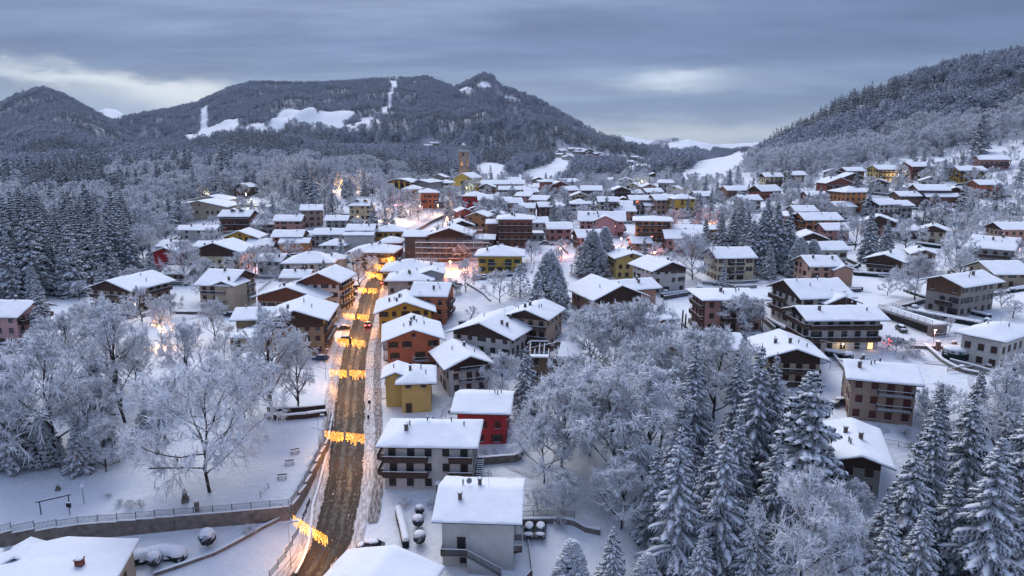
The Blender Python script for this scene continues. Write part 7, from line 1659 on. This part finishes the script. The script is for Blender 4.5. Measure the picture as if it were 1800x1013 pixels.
def stone_post(u, v, h, r, label, fig=False):
    p = hit(u, v); root = empty('statue' if fig else 'stone_pillar', tuple(p), .3); tag(root, label, 'statue' if fig else 'pillar')
    if fig:
        b = MB(); b.box(-r*1.3, r*1.3, -r*1.1, r*1.1, -.4, h*.28); b.build('plinth', STONE, root)
        b = MB(); b.lathe([(r, h*.28), (r*1.1, h*.4), (r*.75, h*.58), (r*.95, h*.7), (r*.85, h*.78), (r*.3, h*.83), (r*.42, h*.88), (r*.4, h*.95), (r*.1, h)], 10); b.build('figure', STONE, root, smooth=True)
        b = MB(); b.blob((0, 0, h*.99), r*.5, 0, 8, 5, .1, 2, (1, 1, .6)); b.blob((0, -.1, h*.77), r*.85, 0, 8, 5, .1, 2, (1, .9, .3)); b.build('snow_cap', SNOW, root)
    else:
        n = 7
        for k in range(n): b = MB(); z = -.3+h*k/n; q_ = rnd.uniform(.9, 1.08); b.lathe([(r*q_, z), (r*q_, z+h/n-.04), (r*.9, z+h/n-.02)], 9); b.build('stone', STONE, root)
        b = MB(); b.blob((0, 0, h-.3), r*1.05, 0, 9, 6, .1, 2, (1, 1, .6)); b.build('snow_cap', SNOW, root, smooth=True)
stone_post(347, 903, 2.6, .38, 'tall stacked stone pillar with a snow cap at the park wall')
stone_post(326, 882, 2.4, .42, 'hooded stone statue left of the tall stacked pillar', True)
stone_post(277, 798, 2.1, .34, 'stacked stone pillar at the end of the dark park fence')
stone_post(291, 778, 1.9, .34, 'smaller stone figure behind the stacked pillar at the fence', True)
stone_post(310, 812, 1.5, .25, 'thin dark stone half hidden by the spreading tree', True)
stone_post(102, 862, 1.3, .28, 'small tiered stone fountain on the open park lawn', True)
def bench(u, v, label, rz):
    p = hit(u, v); root = empty('bench', tuple(p), rz); tag(root, label, 'bench', 'snow-covered park benches')
    b = MB(); b.box(-.8, .8, -.22, .22, .40, .46, 0); b.build('seat', WOOD, root); b = MB(); b.box(-.8, .8, .2, .25, .5, .85); b.build('backrest', WOOD, root); b = MB(); b.box(-.82, .82, -.24, .2, .463, .66); b.box(-.8, .8, .17, .28, .853, .93); b.build('snow_layer', SNOW, root)
    for s_ in (-1, 1): b = MB(); b.box(s_*.65-.05, s_*.65+.05, -.2, .2, -.2, .40); b.build('leg', METAL, root)
bench(519, 797, 'snow-heaped bench nearest the timber pen, rearmost of three', .5); bench(509, 817, 'snow-heaped bench in the middle of the three by the park wall', .3); bench(496, 842, 'snow-heaped bench nearest the railing corner, front of three', .2)
fence([(458,876),(472,858)], .8, 'short low handrail on the slope of the park lawn', 3.0, bal=3)
# pergola
def pergola():
    p = hit(952, 898); root = empty('pergola', tuple(p), R(-6)); tag(root, 'white metal pergola frame with bare snow-lined beams behind the grey-white house', 'pergola'); W, D, h = 7.5, 5.0, 2.3; PT = simple('white_painted_metal', (.55, .56, .58), .1, .5)
    for i in range(4):
        for y in (-D/2, D/2): b = MB(); x = -W/2+W*i/3; b.box(x-.05, x+.05, y-.05, y+.05, -.6, h); b.build('post', PT, root)
    for i in range(7): b = MB(); x = -W/2+W*i/6; b.box(x-.05, x+.05, -D/2-.4, D/2+.4, h, h+.1, 0); b.box(x-.05, x+.05, -D/2-.38, D/2+.38, h+.103, h+.2, 1); b.build('beam', [PT, SNOW], root)
    for y in (-D/2, D/2): b = MB(); b.box(-W/2-.3, W/2+.3, y-.05, y+.05, h-.12, h-.003); b.build('beam', [PT], root)
pergola()
# ------------------------------------------------------------------ cars and a walker
CARP = {}
def car(u, v, rz, label, colr, snow=True, tail=False, Lc=4.1, group='parked cars', lift=0.0):
    p = hit(u, v); root = empty('car', (p[0], p[1], p[2]+lift), rz); tag(root, label, 'car', group); PA = simple('car_paint_'+colr, dict(dark=(.02,.022,.03), grey=(.12,.13,.15), white=(.5,.5,.52), red=(.3,.02,.02), blue=(.03,.05,.12))[colr], .1, .35, bmp=0)
    Wd = .86
    def sect(prof, w0): return prof
    b = MB(); prof = [(-Lc/2, .35), (-Lc/2, .62), (-Lc/2+.08, .82), (-Lc/2+.9, .92), (Lc/2-.55, .95), (Lc/2-.1, .88), (Lc/2, .66), (Lc/2, .35)]; b.prism([(x, z) for x, z in prof], -Wd, Wd, 'y'); b.build('body', PA, root)
    cab = [(-Lc/2+.85, .93), (-Lc/2+1.45, 1.40), (Lc/2-1.1, 1.44), (Lc/2-.35, .95)]; n = 4; vv = [(x, -Wd+(.06 if z < 1.2 else .2), z) for x, z in cab]+[(x, Wd-(.06 if z < 1.2 else .2), z) for x, z in cab]; b = MB(); b.add(vv, [(0,1,2,3),(7,6,5,4),(0,4,5,1),(1,5,6,2),(2,6,7,3)]); b.build('windows', GLASS, root)
    b = MB(); b.box(-Lc/2+1.4, Lc/2-1.08, -Wd+.19, Wd-.19, 1.40, 1.46); b.build('roof_panel', PA, root)
    if snow:
        b = MB(); b.blob((.15, 0, 1.42), 1.0, 0, 12, 6, .05, int(u), (1.15, .72, .24)); b.blob((-Lc/2+.55, 0, .86), .75, 0, 10, 6, .05, int(u), (.75, 1.05, .25)); b.build('snow_cover', SNOW, root, smooth=True)
    wm = MB(); wm.tube([(0, -.1, 0), (0, .1, 0)], .31, 14); wme = CARP.setdefault('w', wm.mesh('wheel', simple('rubber', (.015,.015,.016), .2, .8))); rmb = MB(); rmb.tube([(0, -.11, 0), (0, .11, 0)], .17, 10); rme = CARP.setdefault('r', rmb.mesh('rim', GALV))
    for x in (-Lc/2+.75, Lc/2-.75):
        for y in (-Wd+.08, Wd-.08): o = link('wheel', wme, root, (x, y, .31)); link('rim', rme, o)
    for y in (-.62, .62): b = MB(); b.box(Lc/2-.02, Lc/2+.04, y-.16, y+.16, .62, .84); b.build('tail_light', emis('tail_light', (1, .02, .02), 40) if tail else simple('tail_glass', (.15, .01, .01), .1, .3), root)
    for y in (-.6, .6): b = MB(); b.box(-Lc/2-.04, -Lc/2+.02, y-.17, y+.17, .60, .78); b.build('headlight', simple('lamp_glass', (.4, .4, .42), .1, .2), root)
    if tail: LAMPS.append((np.array([p[0], p[1], p[2]+.7])+np.array([math.cos(rz)*(Lc/2+.5), math.sin(rz)*(Lc/2+.5), 0]), 14, (1, .04, .03), .1))
car(647, 574, R(-84), 'dark car driving away on the street with red tail lights', 'dark', False, True, group=None, lift=.1)
car(673, 500, R(-75), 'distant car with red lights at the bend of the street', 'dark', False, True, group=None, lift=.1)
for u_, v_, rz_, cl_, tx in [(604,580,5,'dark','dark car parked beside the street left of the fourth garland'),(606,600,8,'grey','snow-topped car parked in front of the dark one by the street'),(612,532,5,'grey','snowy car in the small car park, nearest the street lamp'),(618,520,5,'dark','snowy car in the small car park, second row'),(622,508,5,'blue','snowy car in the small car park, farthest row'),
   (930,938,85,'dark','snow-buried car left of the pair beside the pergola wall'),(950,938,85,'dark','snow-buried car right of the pair beside the pergola wall'),(1402,586,-10,'white','pale car parked left of the long balcony house'),(838,492,10,'white','small white car beside the bright yellow house'),(1584,582,80,'dark','snow-topped van-like car at the end of the bridge ramp'),
   (1580,604,175,'dark','dark car braking on the right-hand road below the bridge'),(652,966,-4,'dark','car almost buried in snow behind the bottom roof'),(1475,712,20,'grey','snowed-in car beside the tan house with dormer balcony'),(805,505,70,'white','snowy car parked in the yard below the scaffold'),(8,612,20,'grey','snow-covered car beside the pink house at the left edge'),(25,606,24,'white','second snow-covered car beside the pink house'),(1500,480,12,'white','snowy car on the lane by the salmon house')]:
    car(u_, v_, R(rz_), tx, cl_, True, 'braking' in tx)
def person(u, v, label):
    p = hit(u, v); me = bpy.data.meshes.new('person'); V = [(0,0,.92),(0,0,1.15),(0,0,1.42),(0,0,1.55),(0,-.02,1.68),(.1,0,.88),(.12,-.14,.48),(.13,-.04,.06),(.13,-.2,.03),(-.1,0,.88),(-.12,.12,.48),(-.13,.26,.08),(-.13,.14,.03),(.2,0,1.40),(.26,.08,1.12),(.25,-.06,.88),(-.2,0,1.40),(-.26,-.06,1.12),(-.25,-.16,.90)]
    E = [(0,1),(1,2),(2,3),(3,4),(0,5),(5,6),(6,7),(7,8),(0,9),(9,10),(10,11),(11,12),(2,13),(13,14),(14,15),(2,16),(16,17),(17,18)]; me.from_pydata(V, E, []); me.materials.append(simple('dark_winter_clothes', (.02,.02,.028), .3, .9))
    root = empty('person', tuple(p), .3); tag(root, label, 'person'); o = link('body', me, root); o.modifiers.new('skin', 'SKIN'); rad = [.15,.16,.19,.07,.115,.10,.075,.05,.045,.10,.075,.05,.045,.075,.055,.04,.075,.055,.04]
    for i, r in enumerate(rad): me.skin_vertices[0].data[i].radius = (r, r*.85)
    me.skin_vertices[0].data[0].use_root = True; o.modifiers.new('sub', 'SUBSURF').levels = 1
person(648, 742, 'person in dark winter clothes walking on the trodden pavement')

# ------------------------------------------------------------------ bridge, road walls and garden bits on the right
def bridge():
    pa, pb = hit(1548, 560), hit(1632, 590); d = pb-pa; ln = np.hypot(d[0], d[1]); root = empty('bridge', (pa[0], pa[1], pa[2]), math.atan2(d[1], d[0])); tag(root, 'small road bridge with pale railings beside the long balcony house', 'bridge'); z = 2.6
    b = MB(); b.box(-1, ln+1, -.3, 4.2, z-.5, z, 0); b.build('deck', CONC, root); b = MB(); b.box(-1, ln+1, -.2, 4.1, z+.004, z+.25, 0); b.build('snow_layer', SNOW, root)
    b = MB(); b.box(.3, ln-.3, 1.0, 3.6, -2, z-.51, 0); b.build('dark_wall', simple('wet_stone', (.05,.042,.04), .4, .9), root); b = MB(); b.box(-1.2, .3, -.2, 3.9, -2, z-.51, 0); b.build('abutment', STONE, root); b = MB(); b.box(ln-.3, ln+1.2, -.2, 3.9, -2, z-.51, 0); b.build('abutment', STONE, root)
    for y in (-.2, 4.05):
        for i in range(9): b = MB(); x = -1+i*(ln+2)/8; b.box(x-.04, x+.04, y-.04, y+.04, z, z+1.1); b.build('rail_post', GALV, root)
        b = MB(); b.box(-1, ln+1, y-.03, y+.03, z+1.05, z+1.12); b.box(-1, ln+1, y-.03, y+.03, z+.6, z+.64)
        for i in range(int((ln+2)/.25)): x = -1+i*.25; b.box(x-.012, x+.012, y-.012, y+.012, z+.1, z+1.05)
        b.build('railing', GALV, root)
bridge()
fence([(1640,596),(1690,592),(1740,590)], 1.0, 'pale fence along the right-hand road above the garden pillars', 2.6)
wall([(1600,612),(1660,614),(1730,612)], .6, .35, simple('reddish_stone', (.22,.12,.10), .4), 'reddish roadside wall in front of the stone-quoined villa', snow=.2)
for u_, tx in ((1648, 'left'), (1676, 'right')):
    p = hit(u_, 616); root = empty('gate_pillar', tuple(p)); tag(root, tx+' brown gate pillar on the reddish roadside wall', 'pillar'); b = MB(); b.box(-.4, .4, -.4, .4, -.4, 2.0); b.build('shaft', simple('reddish_stone', (.22,.12,.10), .4), root); b = MB(); b.box(-.45, .45, -.45, .45, 2.003, 2.25); b.build('snow_cap', SNOW, root)
p = hit(1678, 632); root = empty('hedge', tuple(p)); tag(root, 'big drum-shaped clipped hedge with a thick snow lid in front of the stone-quoined villa', 'hedge'); b = MB(); b.blob((0, 0, 1.4), 2.6, 0, 28, 14, .05, 4, (1.0, .8, .62)); b.lathe([(2.4, 0), (2.55, .6), (2.55, 1.8), (2.3, 2.4)], 24, 0); b.build('foliage', NEEDLE, root); b = MB(); b.blob((0, 0, 2.6), 2.7, 0, 28, 8, .04, 6, (1, .85, .2)); b.build('snow_cap', SNOW, root, smooth=True)
wall([(1625,610),(1660,640),(1690,655),(1720,660)], .7, .5, STONE, 'dark hedge-topped wall descending left of the drum hedge', snow=.3)
fence([(1665,655),(1710,652),(1760,648),(1800,645)], 1.0, 'wooden rail fence in front of the stone-quoined villa', 2.8, wood=True, mat=WOODL)
for u_, v_ in ((1690, 652), (1737, 650), (1770, 648)):
    p = hit(u_, v_); root = empty('stone_pillar', tuple(p)); tag(root, 'short stone fence pillar at the foot of the stone-quoined villa', 'pillar', 'fence pillars at the villa'); b = MB(); b.box(-.35, .35, -.35, .35, -.4, 1.0); b.build('shaft', STONE, root); b = MB(); b.box(-.4, .4, -.4, .4, 1.003, 1.3); b.build('snow_cap', SNOW, root)
hedge([(1500,484),(1540,487),(1590,488)], 1.4, 1.2, 'long dark hedge below the low chalet with dark upper storey', 1.0)
hedge([(1450,625),(1490,632)], 1.5, 1.4, 'thick hedge between the cream chalet and the long balcony house', 1.0)
hedge([(1590,512),(1640,530),(1680,545),(1740,560)], 1.0, 1.2, 'snowy hedge below the timber-topped barn house', 1.0)
hedge([(1310,600),(1340,606)], 1.5, 1.3, 'dark hedge behind the ochre house', 1.0)
for u_, v_, tx in ((1198, 588, 'left dark trunk pole beside the open snowy yard'), (1203, 596, 'front dark trunk pole beside the open snowy yard'), (1228, 580, 'right slim pole in the open snowy yard')):
    p = hit(u_, v_); root = empty('utility_pole', tuple(p)); tag(root, tx, 'pole'); b = MB(); b.tube([(0, 0, -.5), (.1, 0, 6.5)], [.28 if 'trunk' in tx else .12, .2 if 'trunk' in tx else .1], 8); b.build('shaft', BARK, root); b = MB(); b.blob((.1, 0, 6.5), .3, 0, 8, 5, .1, 3); b.build('snow_cap', SNOW, root)
wall([(1195,640),(1225,630),(1262,600)], .5, .3, CONC, 'low kerb wall curving through the snowy yard left of the rose-pink flats')
fence([(1215,590),(1240,560),(1252,530)], 1.0, 'thin fence crossing the snowy yard left of the rose-pink flats', 2.6)
wall([(1330,568),(1352,600),(1380,622)], .6, .3, CONC, 'low concrete wall right of the rose-pink flats')
wall([(1235,500),(1262,502),(1300,508),(1330,506)], 1.0, .3, CONC, 'pale garden wall in front of the cream three-storey villa')
wall([(820,500),(850,518),(862,530)], .6, .4, CONC, 'ramp wall descending in the yard below the bright yellow house', snow=.15)
wall([(705,432),(725,412),(750,398),(790,378),(812,366)], 1.6, .5, STONE, 'long brown ramp wall climbing to the church hill', snow=.15)
wall([(812,352),(790,366),(765,368)], 4.0, .6, STONE, 'tall stone bastion wall below the church hill', snow=.3, down=3)
wall([(350,372),(410,362),(460,366),(520,376)], 1.2, .3, simple('dark_stone', (.07,.065,.07), .3), 'dark lane wall below the white complex')
wall([(600,380),(640,384),(668,386)], 1.2, .3, simple('dark_stone', (.07,.065,.07), .3), 'dark terrace wall above the stepped apartment block')
# plain garden walls, hedges and bushes round the houses
q_ = random.Random(77); nb = 0
for (lb, sh_, pu, pv, pw), (fx, fy, fr, fw, fd) in list(zip(PLACES, [f for f in FOOT]))[:0]: pass
def Lq(x0, y0, rz, x, y): return np.array([x0+math.cos(rz)*x-math.sin(rz)*y, y0+math.sin(rz)*x+math.cos(rz)*y])
HLIST = [(o, o['label']) for o in COL.objects if o.get('category') == 'house' and o.get('group') is None and o.location.y > 125]
SHORT = {lb: sh_ for lb, sh_, *_ in PLACES}
FOOTA = np.array(FOOT)
DST = simple('dark_garden_wall', (.085, .08, .08), .35)
for o, lb in HLIST:
    sh_ = SHORT.get(lb, lb); x0, y0 = o.location.x, o.location.y; rz = o.rotation_euler.z; k = q_.random()
    def Lp(x, y): return np.array([x0+math.cos(rz)*x-math.sin(rz)*y, y0+math.sin(rz)*x+math.cos(rz)*y])
    for rep in range(3):
        w_ = q_.uniform(5, 12); off = q_.uniform(9.5, 13); side = q_.choice([-1, 1]); 
        pts = [Lp(side*w_*.2-w_*.9, -off-q_.uniform(0, 2)), Lp(side*w_*.2+w_*.9, -off)] if rep < 2 and q_.random() < .6 else [Lp(side*(off), -off*.8), Lp(side*(off+q_.uniform(-1, 1)), off*.5)]
        m_ = [pts[0]+(pts[1]-pts[0])*t for t in (0, .25, .5, .75, 1)]
        if any(in_house(a_[0], a_[1], .6) for a_ in m_) or road_dist(np.array([a_[0] for a_ in m_]), np.array([a_[1] for a_ in m_])).min() < 8.5: continue
        sh_ = ' '.join(sh_.split()[:9]); pp = [proj((a_[0], a_[1], tz(a_[0], a_[1])))[:2] for a_ in pts]; kind = q_.choice(['wall', 'hedge', 'fence', 'wall']); od = ['', 'second ', 'third '][rep]
        if kind == 'wall': wall(pp, q_.uniform(.6, 1.3), .3, q_.choice([DST, STONE, CONC, DST]), od+'snow-capped garden wall by the '+sh_, step=3, snow=.22)
        elif kind == 'hedge' and o.location.y < 330: hedge(pp, q_.uniform(1, 1.6), 1.1, od+'snow-topped hedge by the '+sh_, 1.1)
        else: fence(pp, 1.0, od+'dark garden fence by the '+sh_, 3.0, bal=.22 if o.location.y < 260 else .5, wood=o.location.y > 260)
    for rep in range(3):
        a_ = Lp(q_.uniform(-14, 14), -q_.uniform(8, 13) if rep < 3 else q_.uniform(-9, 9))
        if in_house(a_[0], a_[1], .4) or road_dist(a_[0], a_[1])[0] < 8: continue
        bush(q_.uniform(0, 999), q_.uniform(0, 999), q_.uniform(.5, 1.3), ['snowy bush', 'second snowy bush', 'third snowy bush', 'fourth snowy bush', 'fifth snowy bush'][rep]+' by the '+(sh_ if len(sh_.split()) < 9 else ' '.join(sh_.split()[:9])), q_.random() < .25, P=(a_[0], a_[1], tz(a_[0], a_[1])-.05)); nb += 1
# more cars left out in the snow
nc_ = 0
for o, lb in HLIST:
    if o.location.y > 340 or nc_ >= 20 or q_.random() < .45: continue
    a_ = Lq(o.location.x, o.location.y, o.rotation_euler.z, q_.choice([-1, 1])*q_.uniform(2, 8), -q_.uniform(11, 14))
    if in_house(a_[0], a_[1], 1.5) or road_dist(a_[0], a_[1])[0] < 8: continue
    pu_, pv_, _ = proj((a_[0], a_[1], tz(a_[0], a_[1])))
    if not (0 < pu_ < 1800 and pv_ < 700): continue
    car(pu_, pv_, o.rotation_euler.z+q_.choice([0, 1.57])+q_.uniform(-.1, .1), 'snowed-in car parked in front of the '+SHORT.get(lb, lb), q_.choice(['dark', 'grey', 'white', 'blue']), True); nc_ += 1
# trodden paths from the doors
for o, lb in HLIST:
    if o.location.y > 430: continue
    x0, y0 = o.location.x, o.location.y; rz = o.rotation_euler.z
    for rep in range(2):
        a_ = Lq(x0, y0, rz, q_.uniform(-4, 4), -7.5); b_ = Lq(x0, y0, rz, q_.uniform(-12, 12), -q_.uniform(13, 19)); m_ = (a_+b_)/2+np.array([q_.uniform(-1.5, 1.5), q_.uniform(-1, 1)])
        if in_house(b_[0], b_[1], .2) or in_house(m_[0], m_[1], .2) or road_dist(b_[0], b_[1])[0] < 6: continue
        path([a_, m_, b_], q_.choice([.5, .6, 1.2]))
# poles and cables of the town
PW = [(466,560,'pole beside the reddish boarded gable'),(1048,580,'pole behind the salmon house'),(1338,600,'pole left of the cream chalet'),(1390,470,'pole by the dark spruces on the right'),(700,560,'pole beside the mustard gabled house'),(1460,600,'pole at the corner of the long balcony house')]
for u_, v_, tx in PW:
    p = hit(u_, v_); root = empty('utility_pole', tuple(p)); tag(root, 'slim '+tx, 'pole'); b = MB(); b.tube([(0, 0, -.5), (0, 0, 8)], .09, 6); b.build('shaft', METAL, root); b = MB(); b.box(-.7, .7, -.05, .05, 7.4, 7.5); b.build('crossarm', METAL, root)
for (ua, va, ha), (ub, vb, hb), tx in [((1442,598,7),(1560,606,4),'long cable sagging in front of the long balcony house'),((170,520,6),(300,530,5),'snow-lined cable in front of the sand-coloured house'),((215,492,8),(420,484,7),'cable crossing left of the three-storey house with twin gables'),((1170,500,6),(1262,470,9),'cable from the white gable to the cream villa')]:
    A = hit(ua, va, ha); B_ = hit(ub, vb, hb); c = A; b = MB(); pts = [tuple((B_-A)*t-np.array([0, 0, math.sin(t*math.pi)*.8])) for t in np.linspace(0, 1, 9)]; b.tube(pts, .03, 4); root = b.build('cable', [SNOW], None, tuple(c)); tag(root, tx, 'cable')
# ------------------------------------------------------------------ lamps' own light
for i, (pos, pw_, cl_, rr_) in enumerate(LAMPS):
    ld = bpy.data.lights.new('lamp_light', 'POINT'); ld.energy = pw_; ld.color = cl_; ld.shadow_soft_size = rr_; lo = bpy.data.objects.new('lamp_light', ld); COL.objects.link(lo); lo.location = pos

# ------------------------------------------------------------------ the damp blue air over the valley
hb = MB(); hb.box(-7200, 7200, -7200, 7200, -62, 470)
hz_o = hb.mesh('haze', []); hzm = bpy.data.materials.new('haze_air'); hzm.use_nodes = True; ht = hzm.node_tree; ht.nodes.clear()
pv_ = ht.nodes.new('ShaderNodeVolumePrincipled'); pv_.inputs['Color'].default_value = (.55, .72, .98, 1); pv_.inputs['Density'].default_value = 0.00005; pv_.inputs['Anisotropy'].default_value = 0.2
ho_ = ht.nodes.new('ShaderNodeOutputMaterial'); ht.links.new(pv_.outputs[0], ho_.inputs['Volume']); hz_o.materials.append(hzm); tag(link('haze', hz_o), 'thin blue evening haze filling the valley', 'haze', None, 'stuff')
